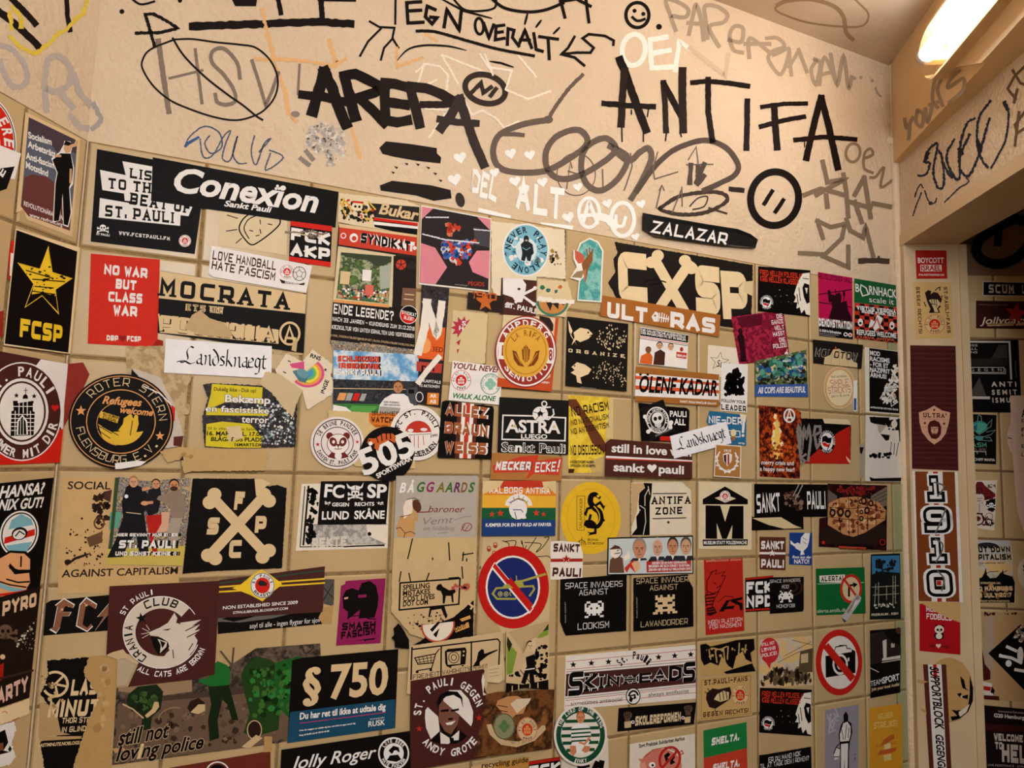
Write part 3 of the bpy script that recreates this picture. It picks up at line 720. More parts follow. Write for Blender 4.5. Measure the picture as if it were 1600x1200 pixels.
L(CN, 38, '640 940 730 1005 800 950 852 928 868 1000 800 1150 745 1240', sm=True, jit=.05)
L('564840', 34, '780 1195 880 1055 1000 945 1150 885 1250 884 1350 935 1412 1030 1390 1095 1300 1145 1200 1190', sm=True, jit=.05); L(CN, 26, '10 840 -80 838')
G('dark leaf-shaped eye drawn with a thick marker over the peeling black label')
Z(800, 300); L('43362e', 24, '920 104 1040 30 1200 2 1310 8 1342 55 1230 122 1080 142 960 124 920 104', sm=True, jit=.2); L('43362e', 9, '1110 90 1160 40 1220 30 1200 90 1130 110', sm=True); L('43362e', 12, '1230 100 1340 135')
Z(800, 0)
G('thin grey pencil tags and a scribbled patch inside the looping script')
R('6f6056', 6, 400, 1090, 120, 132); L('6f6056', 8, '340 1180 365 1010 375 1050/350 1070 400 1085/565 1060 568 1170/740 960 750 1040 715 1150 700 1190/910 950 880 1050 890 1120 920 1110 1035 1075/1100 1000 1150 918 1162 1020/920 1190 935 1160 950 1190/1090 1030 1255 1028/1060 1170 1062 1290/900 1300 930 1170/1000 1330 1060 1180')
L('51453d', 30, '1118 1030 1110 1145/1200 1025 1150 1140/1160 1040 1165 1130/1200 1100 1160 1150', jit=.2)
G('short dark dash between the looping script and the round face'); L('2f2622', 30, '1365 1182 1440 1190', jit=.1)
G('short grey dash right of the bold brush lettering'); L('6a5b52', 26, '15 838 68 845', jit=.1)
Z(1200, 0)
G('thick black round face with two slanted strokes for eyes')
R(INK, 44, 40, 1242, 150, 168, 8); L(INK, 26, '-25 1275 25 1195/45 1325 95 1250', jit=.08)
G('tan marker letters O E N running down beside the last black capital')
R('8f795f', 18, 530, 955, 44, 58, 8); L('8f795f', 18, '600 990 652 968 640 930 602 960 600 1050 652 1080/640 1110 672 1105 722 1050 705 1170 800 1108', sm=True, jit=.06)
G('large angular tan tag KZA with a crossed Z in the right corner of the plaster')
Z(1200, 300); KZ = '85705c'
L(KZ, 30, '225 20 330 -20 480 20/362 20 370 95/470 -110 488 0 500 155/340 -190 370 -60 480 -80 300 20/500 60 640 100/655 72 762 92/540 60 585 190/600 -90 640 160/540 20 600 -90', jit=.06)
L(KZ, 28, '308 180 342 290/305 180 390 220 478 200 460 290 355 390 195 382/340 400 500 470 500 340/488 170 512 240 592 285 608 215 655 400', jit=.06); L('4a3c31', 34, '575 430 690 428 745 432', jit=.15); L('4a3c31', 14, '690 405 690 440')
Z(400, 0)
for (x, y, r), w_ in zip(((1240, 1122, 42), (1275, 985, 40), (1490, 1078, 32), (1590, 960, 36), (1618, 1132, 36), (1675, 1185, 36), (1710, 968, 34), (1790, 1138, 34), (2010, 1168, 30)),
                         ('lowest on the left, beside the lower black bar', 'just right of the upper black bar', 'above the letter D', 'inside the big C of the grey script', 'small, above the letters E and L', 'touching the letter A', 'under the first loop of the grey script', 'right of the painted T', 'above the painted anarchy ring')):
    G('white painted heart ' + w_, name='painted_heart'); CUR.group = 'white painted hearts'; heart('w', x, y, r, -12)
G('white painted lettering DEL ALT with an underline below the hearts')
Z(700, 250); T('w', 'DEL', 130, 205, 300, 260, 150, 'M'); T('w', 'ALT', 420, 310, 720, 375, 190, 'M'); L('w', 26, '198 314 380 358', jit=.1); L('w', 30, '590 405 768 425', jit=.1)
G('white painted anarchy A joined to a second ring with a U')
Z(800, 300); R('w', 22, 480, 130, 64, 92); L('w', 24, '440 200 480 60 532 195/430 150 545 142', jit=.1); L('w', 46, '545 150 600 170 640 220', jit=.2); R('w', 26, 690, 172, 72, 104); L('w', 20, '648 150 652 205 690 212 708 160', sm=True)
for x, y, r, w_ in ((350, 158, 38, 'between the T and the anarchy ring'), (595, 72, 32, 'over the two joined rings'), (805, 75, 30, 'highest on the right of the rings'), (770, 280, 26, 'lowest, beside the peeling black label')): G('white painted heart ' + w_, name='painted_heart'); CUR.group = 'white painted hearts'; heart('w', x, y, r, -15)
G('two overlapping tan loops drawn on the ceiling', CEIL)
Z(1200, 0); L('a18466', 26, '60 30 120 5 260 -5 400 32 470 100 488 200 530 246', sm=True, jit=.06); L('a18466', 13, '60 30 48 60 110 95 250 140 450 165 590 160 628 90 570 20 520 -20', sm=True)
G('grey spray word YOURS on the beam below the lamp', BEAM)
L('9b8771', 22, '855 745 868 800 905 735/888 770 880 870/935 690 925 760 960 790 972 720 940 690/985 680 1000 762 1032 640/1092 660 1060 560 1082 490 1045 500 1028 620 1062 672/1010 655 1082 632/1200 440 1140 500 1128 548 1222 490 1215 570 1135 640', sm=True, jit=.06)
G('scratchy blue-black flaking scrawl on the wall above the doorway', RIGH)
L('2b3040', 15, '940 1095 990 1090 1012 1020 985 1010 1000 945 1060 900 1035 1060 1058 1165 1100 1160 1092 1000 1070 945/1090 1010 1130 1085 1155 1110/1165 870 1120 960 1130 1040 1180 1120 1202 1090 1200 980 1262 840/1292 740 1240 780 1200 920 1200 1050 1250 1100 1300 1020 1340 900 1385 740/1392 630 1320 740 1308 900 1340 1000 1375 1045', sm=True, jit=.5)
L('20232e', 24, '1310 880 1330 940/1200 930 1215 960/1480 640 1500 680/1000 960 985 1010', jit=.4); L('2b3040', 13, '1480 640 1505 700 1490 860 1440 970 1395 1050', sm=True, jit=.4)
Z(1400, 230, 8); L('2b3040', 16, '240 620 260 550 310 465 340 510/215 855 260 720 320 570/362 545 400 650 440 705 490 690 510 640/610 685 700 600 790 510 880 460 912 420 880 380', sm=True, jit=.5); E('3b3f4a', 435, 700, 28, 24); E('3b3f4a', 680, 315, 34, 28)
G('brown marker tag cropped by the right edge above the doorway', RIGH)
Z(1200, 0); L('6d5640', 17, '1640 380 1540 480 1500 555 1550 620/1530 440 1580 520 1640 540/1540 640 1560 560/1650 640 1545 780 1560 830 1640 780/1570 700 1545 910', jit=.1)
G('thick black loop painted high on the dark wall of the side room', FAR)
Z(1200, 300); L('K', 62, '1700 120 1600 180 1540 170 1420 230 1330 290 1302 370 1350 430 1440 450 1540 420 1640 330', sm=True); L('K', 48, '1360 240 1440 245 1435 320')
# ================================================================= stickers
PHOTO.update({'@foliage': (70, 8, ['v', '5e7a3a', '33422a', 'a9b08a', '6d7d50']), '@sky': (35, 5, ['3f86c4', '6fa9d6', 'dfe8ee', '4d92cc']),
    '@crowd': (120, 8, ['k', 'C', '2a2a30', 'S', 'B', 'C', 'k']), '@crowdblue': (160, 8, ['0f0f12', '1c181c', '3a3236', '16161a', '4a4244', '1a1a1e', '6a7076']),
    '@police': (45, 8, ['3a2d26', '6b5a4c', '1d1a18', '8a7460']), '@street': (90, 6, ['8a1a34', 'b22a48', '5a1024', 'a3203c']), '@yellow': (40, 6, ['e2c23a', 'f0d24a', 'd4b030', 'ecca44']),
    '@brown': (30, 7, ['4a2c18', '7a4a26', '2e1c12', '8f5c30']), '@stone': (60, 9, ['bda27a', 'a88c62', 'c9b088', 'b59a70']), '@teal': (40, 6, ['5fb3ae', '3f9a98', '8fcac2', '56a8a4']),
    '@fire': (70, 6, ['1a0d0a', '1a0d0a', '6a1d10', 'c9541c', '1a0d0a']), '@box': (60, 4, ['5a2418', '7a3420', '3a1610', '6a2c1c']), '@grey': (70, 8, ['b5b0ab', '8d8884', 'c9c4be', 'a09a95']),
    '@stand': (150, 6, ['22242a', '3a3c46', '15161a', '55504e']), '@dusk': (30, 5, ['d9c49c', 'e2b872', 'c7bfb0', 'b59a78']), '@shade': (25, 4, ['1c1214', '12090c', '3a1014', '120c0e'])})
def STAND(cols, q, n, size, seed=1): SP(cols, q, n, size, seed)
def flaglogo(cx, cy, rx, ry=None, ring='W'):
    """round badge with two waving flags"""
    ry = ry or rx; E('K', cx, cy, rx, ry); E(ring, cx, cy, rx * .74, ry * .74)
    P('K', f'{cx-.55*rx} {cy-.4*ry} {cx-.1*rx} {cy-.5*ry} {cx+.2*rx} {cy-.3*ry} {cx+.6*rx} {cy-.35*ry} {cx+.5*rx} {cy+.1*ry} {cx+.1*rx} {cy+.15*ry} {cx-.3*rx} {cy-.02*ry} {cx-.6*rx} {cy+.1*ry}')
    P('R', f'{cx-.6*rx} {cy+.12*ry} {cx-.25*rx} {cy+.05*ry} {cx+.1*rx} {cy+.22*ry} {cx+.4*rx} {cy+.2*ry} {cx+.25*rx} {cy+.5*ry} {cx-.1*rx} {cy+.42*ry} {cx-.4*rx} {cy+.35*ry}')
    L('K', rx * .09, f'{cx+.4*rx} {cy+.1*ry} {cx+.05*rx} {cy+.68*ry}')
    A(ring, 'ANTIFASCHISTISCHE', cx, cy, rx * .78, ry * .78, -110, 110, rx * .2, 'h'); A(ring, 'AKTION', cx, cy, rx * .95, ry * .95, 225, 135, rx * .2, 'h')
PEN = {'L': '.1 .1 .5 .12 .85 .5 .7 1.2 1 1.72 1.35 1.62/-.25 .12 .5 .24 1.1 0 1.6 .2', 'a': '.05 .8 .4 1 .45 .12 .65 0/.42 .62 .05 .45 .08 .1 .42 .12', 'n': '0 .95 .15 .8 .1 0/.15 .75 .5 1 .58 .1 .75 0',
       'd': '.5 .9 .58 .4 .3 0 .02 .25 .05 .7 .4 .95/.55 .85 .3 1.3 -.02 1.62', 's': '.42 .88 .12 .95 .08 .7 .4 .42 .38 .1 .02 .08', 'k': '.08 0 .1 1.7/.12 .55 .5 1/.2 .6 .65 0', 'e': '.05 .5 .5 .7 .35 1 .05 .7 .1 .1 .55 .1',
       'g': '.5 .9 .15 1 .05 .3 .4 .15 .5 .95 .45 -.4 .05 -.55', 't': '.15 1.35 .15 .15 .45 .05/-.1 .95 .45 1'}
def blackletter(col, x0, y0, x1, y1, xh):
    """the word written with a broad pen"""
    x, out = 0, []
    for ch, adv in (('L', 1.75), ('a', .75), ('n', .85), ('d', .72), ('s', .6), ('k', .8), ('n', .85), ('a', .58), ('e', .68), ('g', .7), ('t', .6)):
        for st in PEN[ch].split('/'):
            v = [float(t) for t in st.split()]; out.append([(x + v[k], v[k + 1]) for k in range(0, len(v), 2)])
        x += adv
    p0, p1 = px([x0, y0])[0], px([x1, y1])[0]; d = (p1 - p0) / x; dd = d / np.hypot(*d); up = np.array([dd[1], -dd[0]]) * xh / SC
    nib = (dd * .62 - np.array([-dd[1], dd[0]]) * .62) * xh / SC * .105
    for st in out:
        q = smooth([p0 + d * a + up * b for a, b in st], 4); V = []
        for p in q: V += [p + nib, p - nib]
        op(V, [(2 * k, 2 * k + 1, 2 * k + 3, 2 * k + 2) for k in range(len(q) - 1)], col)

# ---------------------------------------------------------------- left wall
Z(0, 0)
S('round_sticker', 'round red, white and black sticker cropped by the left edge, letters ERE', 'sticker', (-120, 910, 222, 322), 'W', LEFT)
R('K', 6, -120, 910, 212, 310); E('R', -120, 910, 205, 300, n=48); P('W', '-200 830 130 960 90 1120 -200 1080'); P('K', '-200 1080 90 1040 40 1180 -60 1215 -200 1215')
A('W', 'ERE', -120, 910, 148, 215, 42, 92, 56, 'h'); A('W', 'VET', -120, 910, 190, 280, 150, 110, 44, 'h'); E('W', -120, 910, 120, 170)
S('poster', 'narrow slate-blue poster with a standing man in black and four white words', 'poster', '158 700 500 865 450 1480 165 1370 145 1310 100 1330', 'C', LEFT)
P('5c6272', '178 732 482 880 458 1200 435 1442 175 1350 150 1300 128 1290'); P('4a3c48', '178 732 480 878 474 960 400 930 360 960 300 880 240 860 175 820')
P('6a3a38', '150 1110 200 1090 290 1105 350 1150 440 1300 435 1442 175 1350 130 1290'); T('W', 'Socialism', 176, 862, 322, 906, 36, 'h'); T('W', 'Arbetsrätt', 172, 918, 345, 984, 36, 'h'); T('W', 'Anti-fascism', 160, 990, 345, 1056, 36, 'h'); T('W', 'Motstånd', 158, 1048, 298, 1104, 36, 'h')
T('W', 'REVOLUTIONÄRA FRONTEN', 146, 1284, 430, 1390, 26, 'b'); T('W', 'www.revfront.org', 182, 1352, 388, 1416, 22, 'b')
part('figure'); P('W', '370 950 395 905 400 880 440 885 448 930 440 955 462 1050 455 1150 435 1180 448 1330 425 1420 392 1408 385 1220 372 1380 328 1390 340 1150 352 1080 318 990')
P('K', '376 958 440 960 455 1050 448 1130 430 1170 440 1330 422 1410 396 1402 390 1210 376 1320 366 1380 334 1382 345 1150 358 1080 326 1000'); E('d2a67e', 420, 925, 24, 32); P('K', '395 905 408 880 440 890 446 915'); L('d2a67e', 14, '345 975 375 975/440 1060 438 1140'); L('d2a67e', 20, '440 915 470 905 478 885')
Z(0, 300)
S('sticker_remnant', 'torn red and white strip left of the black poster with the yellow star', 'sticker', '70 300 92 310 75 550 50 545 55 400', 'R', LEFT, torn=.5); P('W', '66 380 82 385 74 530 58 520'); P('9a2a22', '-10 750 20 740 15 900 -10 910')
S('poster', 'black poster with a grungy yellow star over large yellow letters, on the left wall', 'poster', '96 228 498 348 438 1012 20 958', 'c', LEFT)
P('K', '100 238 480 372 423 1004 26 948'); part('star'); STAR = '300 335 325 500 450 540 345 610 365 768 260 650 150 725 205 575 105 440 245 480'
P('Y', STAR); P('K', '303 352 322 506 438 541 341 606 360 752 259 644 157 716 209 578 114 444 248 484'); P('Y', '300 350 322 506 437 541 341 606 345 650 260 630 195 640 209 578 114 446 248 484'); SP(['K'], STAR, 150, 14, 3, .5); L('K', 7, '160 490 330 540/200 545 400 560/215 590 330 600/200 620 340 640')
T('Y', 'FCSP', 118, 905, 382, 944, 112, 'K')
Z(0, 600)
S('square_sticker', 'square brown, white and red sticker with a castle gate in a ring, left wall', 'sticker', '-300 -260 420 -125 372 490 -300 518', 'B', LEFT)
P('W', '420 -125 250 -155 180 -60 385 290 372 490'); P('R', '390 280 372 490 -300 518 -300 470'); R('W', 8, 130, 172, 248, 305); E('B', 130, 172, 244, 300); E('W', 130, 172, 168, 208); E('B', 130, 172, 152, 190); E('W', 130, 172, 140, 178)
part('castle_emblem'); P('K', '60 325 66 170 80 165 75 105 105 105 105 120 205 120 205 105 200 105 200 170 212 175 205 320'); L('W', 5, '66 190 210 190/66 215 210 215/66 240 210 240/66 265 210 265/66 290 210 290/76 140 200 140')
L('W', 5, '90 170 88 320/115 110 112 200/140 110 140 180/165 110 165 200/185 170 185 320'); P('W', '98 318 102 230 135 190 165 230 170 316'); P('K', '108 316 112 235 135 203 155 235 160 314'); L('W', 4, '122 316 124 225/140 316 140 215'); P('K', '135 92 140 70 155 62 168 74 170 92'); L('K', 4, '155 65 155 25/145 40 166 40'); X('K', 97, 72, 18); X('K', 208, 76, 18)
part('lettering'); A('W', 'ST. PAULI', 130, 172, 182, 224, -68, 66, 56, 'h'); A('W', 'IMMER MIT DIR', 130, 172, 232, 290, 244, 104, 50, 'h'); part('base'); heart('R', 338, 148, 24)
S('poster', 'black poster with a fist in a striped blue, white and red cap, left wall', 'poster', '-200 640 335 585 248 1265 -200 1400', 'K', LEFT)
T('W', 'HANSA?', -10, 714, 278, 682, 68, 'hi'); T('W', 'NIX GUT!', -14, 792, 268, 768, 62, 'hi'); part('picture')
E('W', 118, 935, 120, 145, 18); E('K', 118, 935, 110, 135, 18); E('W', 118, 935, 102, 127, 18); P('L', '70 850 130 812 195 845 205 880 50 910'); P('R', '28 960 215 905 216 945 22 1000'); P('L', '35 1010 200 985 160 1060 60 1060'); E('K', 120, 935, 50, 40, -15); E('W', 118, 940, 40, 30, -15); L('K', 8, '95 950 120 920 150 940')
P('K', '-20 1085 60 1040 160 1045 200 1085 200 1330 -20 1330'); P('e6a877', '-20 1100 62 1055 150 1060 186 1095 185 1160 100 1160 60 1120 50 1140 90 1190 180 1180 186 1240 140 1320 -20 1330'); L('K', 10, '60 1150 130 1170 180 1170/40 1220 110 1240 180 1235/130 1080 128 1140')
Z(0, 900); L('L', 26, '-20 50 60 80 150 95', sm=True); L('R', 16, '0 118 80 108 170 92'); L('K', 9, '-20 30 60 55 160 70')
S('poster', 'dark poster with a skull, white spray and glowing letters PYRO PARTY, left wall', 'poster', '-200 182 250 65 180 760 -200 890', '21150f', LEFT)
T('e6c3a0', 'PYRO', 10, 252, 222, 188, 84, 'K'); T('e0b9a8', 'PARTY', -70, 832, 172, 716, 88, 'K'); part('picture'); skull('6d5545', '21150f', 30, 340, 42); SP(['cdbfae', 'e3d8c8', 'a8937c'], '60 490 110 380 225 260 230 300 150 400 80 480', 160, 10, 2); SP(['cdbfae'], '110 380 225 260 225 480 120 470', 60, 4, 3); P('a81d16', '-10 560 20 540 15 640 -10 660'); E('C', 12, 505, 16); L('3a2820', 14, '0 640 200 590')
S('sticker_remnant', 'torn black and white sticker remnant in the bottom left corner, left wall', 'sticker', '-60 950 60 915 85 900 100 960 70 1040 95 1130 60 1180 -60 1200', 'W', LEFT, torn=1.2); P('K', '-60 1000 30 960 50 1040 20 1090 60 1100 -60 1130'); P('7a4a30', '-60 1060 20 1040 20 1090 -60 1100'); P('K', '60 1060 72 1080 62 1100 48 1085')
S('sticker_remnant', 'bleached cream scrap with red edge below the glowing-letter poster, left wall', 'sticker', '-60 850 180 765 178 860 -60 950', 'c', LEFT, torn=.8); L('R', 4, '10 850 30 845 40 858/60 915 110 885')

# ---------------------------------------------------------------- back wall, upper left
Z(0, 300)
S('poster', 'black poster with ragged white banners of slab lettering, leftmost on the back wall', 'poster', '607 -268 1290 -140 1217 388 567 310', 'K')
P('W', '765 -192 1000 -150 990 -10 800 -45'); P('W', '625 -138 1000 -60 990 70 780 55 775 10 640 -12'); P('W', '805 -20 1215 65 1178 152 875 110'); P('W', '625 38 1130 125 1125 212 617 160')
T('K', 'LIS', 806, -88, 946, -68, 62, 'S'); T('K', 'TO TH', 676, -22, 946, 10, 66, 'S'); T('K', 'BEAT OF', 806, 76, 1190, 136, 72, 'S'); T('K', 'ST. PAULI', 656, 152, 1088, 197, 70, 'S'); T('W', 'WWW.FCSTPAULI.FM', 742, 268, 1062, 303, 22, 'S'); T('W', 'ST PAULI', 602, 268, 684, 278, 13, 'h')
part('skull_emblem'); skull('W', 'K', 643, 222, 20); part('badge'); crest(1156, 306, 38)
S('sticker_remnant', 'cream sheet with a half-moon pastry drawn in black lines, rays around it', 'sticker', '1376 95 1796 160 1790 395 1362 335', 'dcc9a6')
L('K', 9, '1600 128 1555 140 1512 180 1495 235 1530 295 1572 330 1620 310 1700 250 1750 195 1735 150 1680 128 1600 128', sm=True); L('K', 7, '1595 150 1550 175 1525 230 1555 290', sm=True); L('K', 6, '1420 145 1485 165/1415 245 1480 235/1475 320 1510 290/1470 100 1500 122/1625 175 1628 200/1675 200 1700 205/1625 235 1630 260/1560 240 1580 245/1600 275 1620 270')
S('long_sticker', 'long black banner sticker with flowing white script along the tile top, left', 'sticker', '955 -216 2116 0 2096 224 944 56', 'K')
T('W', 'Conexion', 1085, -8, 1988, 130, 140, 'hi'); T('W', 'Sankt Pauli', 1400, 88, 1698, 130, 34, 'hi'); E('W', 1734, -36, 9); E('W', 1725, -20, 9); E('W', 1744, -20, 9)
Z(400, 300)
S('square_sticker', 'black sticker with white block letters FCK AKP between two red bars', 'sticker', '215 180 475 215 465 470 205 430', 'K')
P('R', '217 182 475 215 473 248 215 212'); P('R', '207 403 467 440 465 470 205 432'); T('W', 'FCK', 216, 300, 462, 336, 76, 'K'); T('W', 'AKP', 212, 396, 460, 426, 72, 'K'); part('base'); L('8a7a68', 12, '185 250 260 255 340 245 400 265 440 258', jit=.5); L('c9b08a', 8, '260 262 330 275 400 280', jit=.4); SP(['9a8a74', '6b5c4c'], '300 230 390 230 400 300 320 300', 50, 12, 5)
Z(0, 300)
S('long_sticker', 'white sticker reading LOVE HANDBALL HATE FASCISM with a ball emblem', 'sticker', '1322 338 1950 462 1912 632 1330 532 1302 510', 'W')
T('B', 'LOVE HANDBALL', 1326, 422, 1722, 492, 56, 'k'); T('B', 'HATE FASCISM', 1320, 482, 1716, 556, 54, 'k'); part('emblem'); crest(1793, 500, 45); R('k', 4, 1870, 512, 40, 43); L('k', 3, '1870 490 1850 505 1858 530 1882 530 1890 505 1870 490/1870 490 1870 470/1850 505 1832 500/1858 530 1845 548/1882 530 1895 548/1890 505 1908 500'); P('k', '1745 545 1785 560 1870 575 1905 568 1900 585 1760 572'); T('W', 'HANDBALL', 1780, 572, 1870, 582, 11, 'h')
S('poster', 'bright red sticker reading NO WAR BUT CLASS WAR', 'sticker', '568 385 1000 423 985 940 950 970 548 948', 'd02a18')
T('W', 'NO WAR', 650, 514, 922, 540, 62, 'K'); T('W', 'BUT', 722, 604, 850, 616, 62, 'K'); T('W', 'CLASS', 677, 684, 888, 698, 62, 'K'); T('W', 'WAR', 706, 770, 858, 780, 64, 'K'); T('W', 'DBP', 666, 928, 738, 932, 34, 'K'); T('W', 'FCSP', 793, 933, 880, 937, 34, 'K'); part('base'); heart('8a1a12', 765, 914, 24); P('9a1c14', '985 920 1020 930 1020 970 945 970')
S('sticker_remnant', 'bare stone-coloured glue patch below the red sticker', 'sticker', '785 965 1020 962 1560 925 1900 1000 1890 1020 1400 1000 1200 1160 1120 1310 1190 1330 1180 1390 1050 1400 1030 1200 1000 1330 800 1300', '@stone', torn=.6)
S('wide_sticker', 'wide black and tan sticker in outlined college lettering with a circled A', 'sticker', '1000 493 1915 640 1897 1008 985 880', 'K')
P('C', '1000 495 1914 642 1906 762 993 665'); T('K', 'MOCRATA', 985, 648, 1812, 740, 106, 'S'); T('C', 'ETS UN', 1160, 742, 1382, 762, 42, 'S', o='C', ow=.02); T('K', 'ETS UN', 1168, 740, 1374, 760, 36, 't')
P('C', '988 762 1180 790 1280 800 1740 862 1740 950 1000 880'); T('K', 'POURRITA', 988, 872, 1722, 946, 108, 'S'); T('C', 'POURRITA', 996, 868, 1714, 940, 96, 'k'); part('circled_a'); R('C', 14, 1810, 886, 60, 68); L('C', 15, '1780 935 1808 845 1840 940/1785 912 1845 918'); part('base'); P('c2a67c', '1150 855 1200 770 1250 740 1310 790 1400 820 1450 880 1440 915 1250 895', ); P('c9ae84', '1830 930 1860 920 1850 1000 1820 990')
S('name_label', 'white paper label with a word in black blackletter, level, below the college lettering', 'name label', '1035 918 1698 965 1695 1166 1025 1130', 'efedf2', group='white paper labels lettered in blackletter')
part('lettering'); blackletter('K', 1120, 1070, 1670, 1108, 62)
Z(400, 300)
S('torn_sticker', 'crumpled cream round sticker with a rainbow and a grey unicorn head', 'sticker', '120 1110 190 1010 290 1062 350 985 475 1075 465 1150 502 1235 420 1300 320 1362 288 1250 130 1140', 'e3d5bc', torn=.8)
for k, cc in enumerate(('d8548a', 'e8a04a', 'e8d84a', '6db86a', '4a9ac8')): E(cc, 318, 1130, 108 - 17 * k, 92 - 15 * k, 10, a0=-60 + 0 * k, a1=130)
P('d8548a', '208 1075 300 1060 300 1110 222 1100'); P('4d7c88', '225 1120 290 1105 330 1150 310 1190 340 1200 270 1185'); E('6a9aa8', 290, 1135, 40, 26, 30); T('K', 'RNS', 335, 1032, 400, 1056, 24, 'h'); T('K', 'INGE', 424, 1262, 455, 1180, 24, 'h'); X('K', 432, 1112, 12); L('K', 6, '200 1056 214 1062/170 1125 185 1132')
S('torn_poster', 'torn cream strip with a skeleton drawing and old-style script above the shop poster', 'poster', '518 8 940 52 950 60 1022 90 1005 282 512 190', 'e0cfae', torn=.6)
P('K', '730 170 1010 200 1005 282 740 220'); P('R', '735 160 1010 195 1008 212 735 178'); P('W', '735 185 1010 216 1008 232 735 205'); P('k', '700 70 1020 95 1015 190 740 160'); T('C', 'Bukar', 765, 135, 1015, 180, 66, 'hi'); part('skeleton_drawing')
SP(['k', 'e0b23a', 'c9402c', 'e8d8b8', 'k'], '520 30 620 50 750 90 740 170 700 200 540 180 525 120', 260, 15, 8); E('e8d8b8', 632, 90, 34, 30); L('R', 12, '605 62 665 68'); E('K', 620, 92, 8); E('K', 645, 94, 8); L('e0b23a', 9, '525 60 560 150/700 60 745 110/560 60 600 130')
S('poster', 'shop-front photo poster with a red sign and white German lines on black', 'poster', '516 195 1004 270 992 985 462 948', '2a211d')
P('c9402c', '520 222 1003 284 1000 400 515 330'); P('C', '516 198 1004 270 1003 284 519 222'); T('K', 'SYNDIKAT', 652, 318, 960, 372, 62, 'K', o='W', ow=.04); R('W', 6, 545, 275, 15); E('W', 610, 288, 26, 28); E('c9402c', 612, 292, 15); E('W', 990, 352, 12); part('shop_window')
P('d9c8a4', '512 340 870 395 848 720 480 682'); P('@foliage', '530 378 846 405 828 702 500 665'); P('3a4434', '530 378 846 405 844 440 760 470 700 430 620 420 528 395'); P('a8b0a0', '770 470 846 450 836 600 775 610'); P('C', '528 495 590 500 580 580 522 575'); P('W', '665 485 722 490 715 560 662 555'); SP(['R', 'W', 'G', 'k', 'C', 'u', 'o'], '505 585 830 610 824 700 496 662', 330, 9, 6); P('d96a5a', '680 580 735 585 730 650 680 645')
part('shop_door'); P('221a18', '858 400 1000 412 992 745 850 730'); E('c9402c', 905, 455, 32); L('k', 5, '905 455 905 423/905 455 935 445/905 455 925 482/905 455 885 482/905 455 875 445'); E('2e2422', 972, 462, 26); P('7a5a44', '915 600 1000 605 995 720 905 715'); L('C', 6, '930 640 985 645/925 670 980 675'); part('base')
P('o', '485 672 830 705 828 735 480 700'); P('1d1614', '480 690 992 740 988 982 464 940'); T('W', 'ENDE LEGENDE?', 482, 760, 856, 806, 60, 'k'); E('W', 953, 768, 56, 58); E('K', 953, 768, 52, 54); E('R', 953, 768, 52, 54, a0=30, a1=210); T('W', 'SYNDIKAT', 908, 762, 998, 782, 22, 'k'); T('W', 'BLEIBT', 922, 795, 982, 808, 22, 'k')
T('W', 'NACH 33 JAHREN - KÜNDIGUNG ZUM 31.12.2018', 476, 806, 988, 868, 25, 'k'); T('W', 'KIEZKULTUR VON UNTEN ERHALTEN UND VERTEIDIGEN', 471, 856, 985, 914, 25, 'k'); T('C', 'E-MAIL: SYNDIKATBLEIBT@RISEUP.NET | BLOG: SYNDIKATBLEIBT.NOBLOGS.ORG', 465, 902, 986, 968, 13, 'r'); T('C', 'TWITTER: @SYNDIKAT44', 648, 952, 815, 972, 12, 'r'); P('@crowd', '460 925 990 985 992 1020 482 990')
S('poster', 'stadium poster with blue cloudy sky and red blocky lettering, below the shop-front poster', 'poster', '482 988 1012 1018 1008 1392 478 1378', '@sky')
T('d9482c', 'SCHLENZUNG', 510, 1062, 766, 1066, 38, 'K', o='K', ow=.02); T('d9482c', 'IRGENDWIE', 516, 1104, 766, 1110, 36, 'K', o='K', ow=.02); T('W', 'SANKT PAULI', 505, 1144, 770, 1150, 36, 'K', o='K', ow=.02); part('stadium')
P('@stand', '480 1170 1010 1185 1010 1330 478 1325'); L('C', 5, '480 1228 1010 1235'); P('o', '520 1255 565 1257 550 1303 502 1302'); P('S', '570 1257 605 1258 590 1305 555 1304'); P('R', '615 1258 650 1260 632 1306 598 1305'); P('S', '660 1260 690 1262 672 1307 640 1306'); P('3a7a3c', '480 1322 1008 1330 1008 1392 478 1378'); P('57a04a', '600 1335 760 1340 720 1385 560 1382'); P('W', '480 1330 560 1345 600 1378 478 1372'); part('player')
P('W', '800 1290 850 1262 920 1262 975 1300 985 1370 960 1390 760 1385 770 1330'); P('S', '770 1340 900 1350 890 1388 762 1384'); face('b98058', '5a3320', 885, 1220, 30, 38); T('k', 'KEIN FUSSBALL', 795, 1318, 895, 1322, 10, 'h'); T('k', 'DEN FASCHISTEN', 795, 1335, 895, 1339, 10, 'h'); P('4a4a50', '930 1230 1008 1220 1008 1340 960 1320'); P('K', '950 1235 985 1235 985 1260 950 1260')
S('picture_sticker', 'glossy black and pink abstract poster with red and blue streaks, taped over', 'poster', '1032 84 1470 166 1456 626 1016 578', 'ebe3dc')
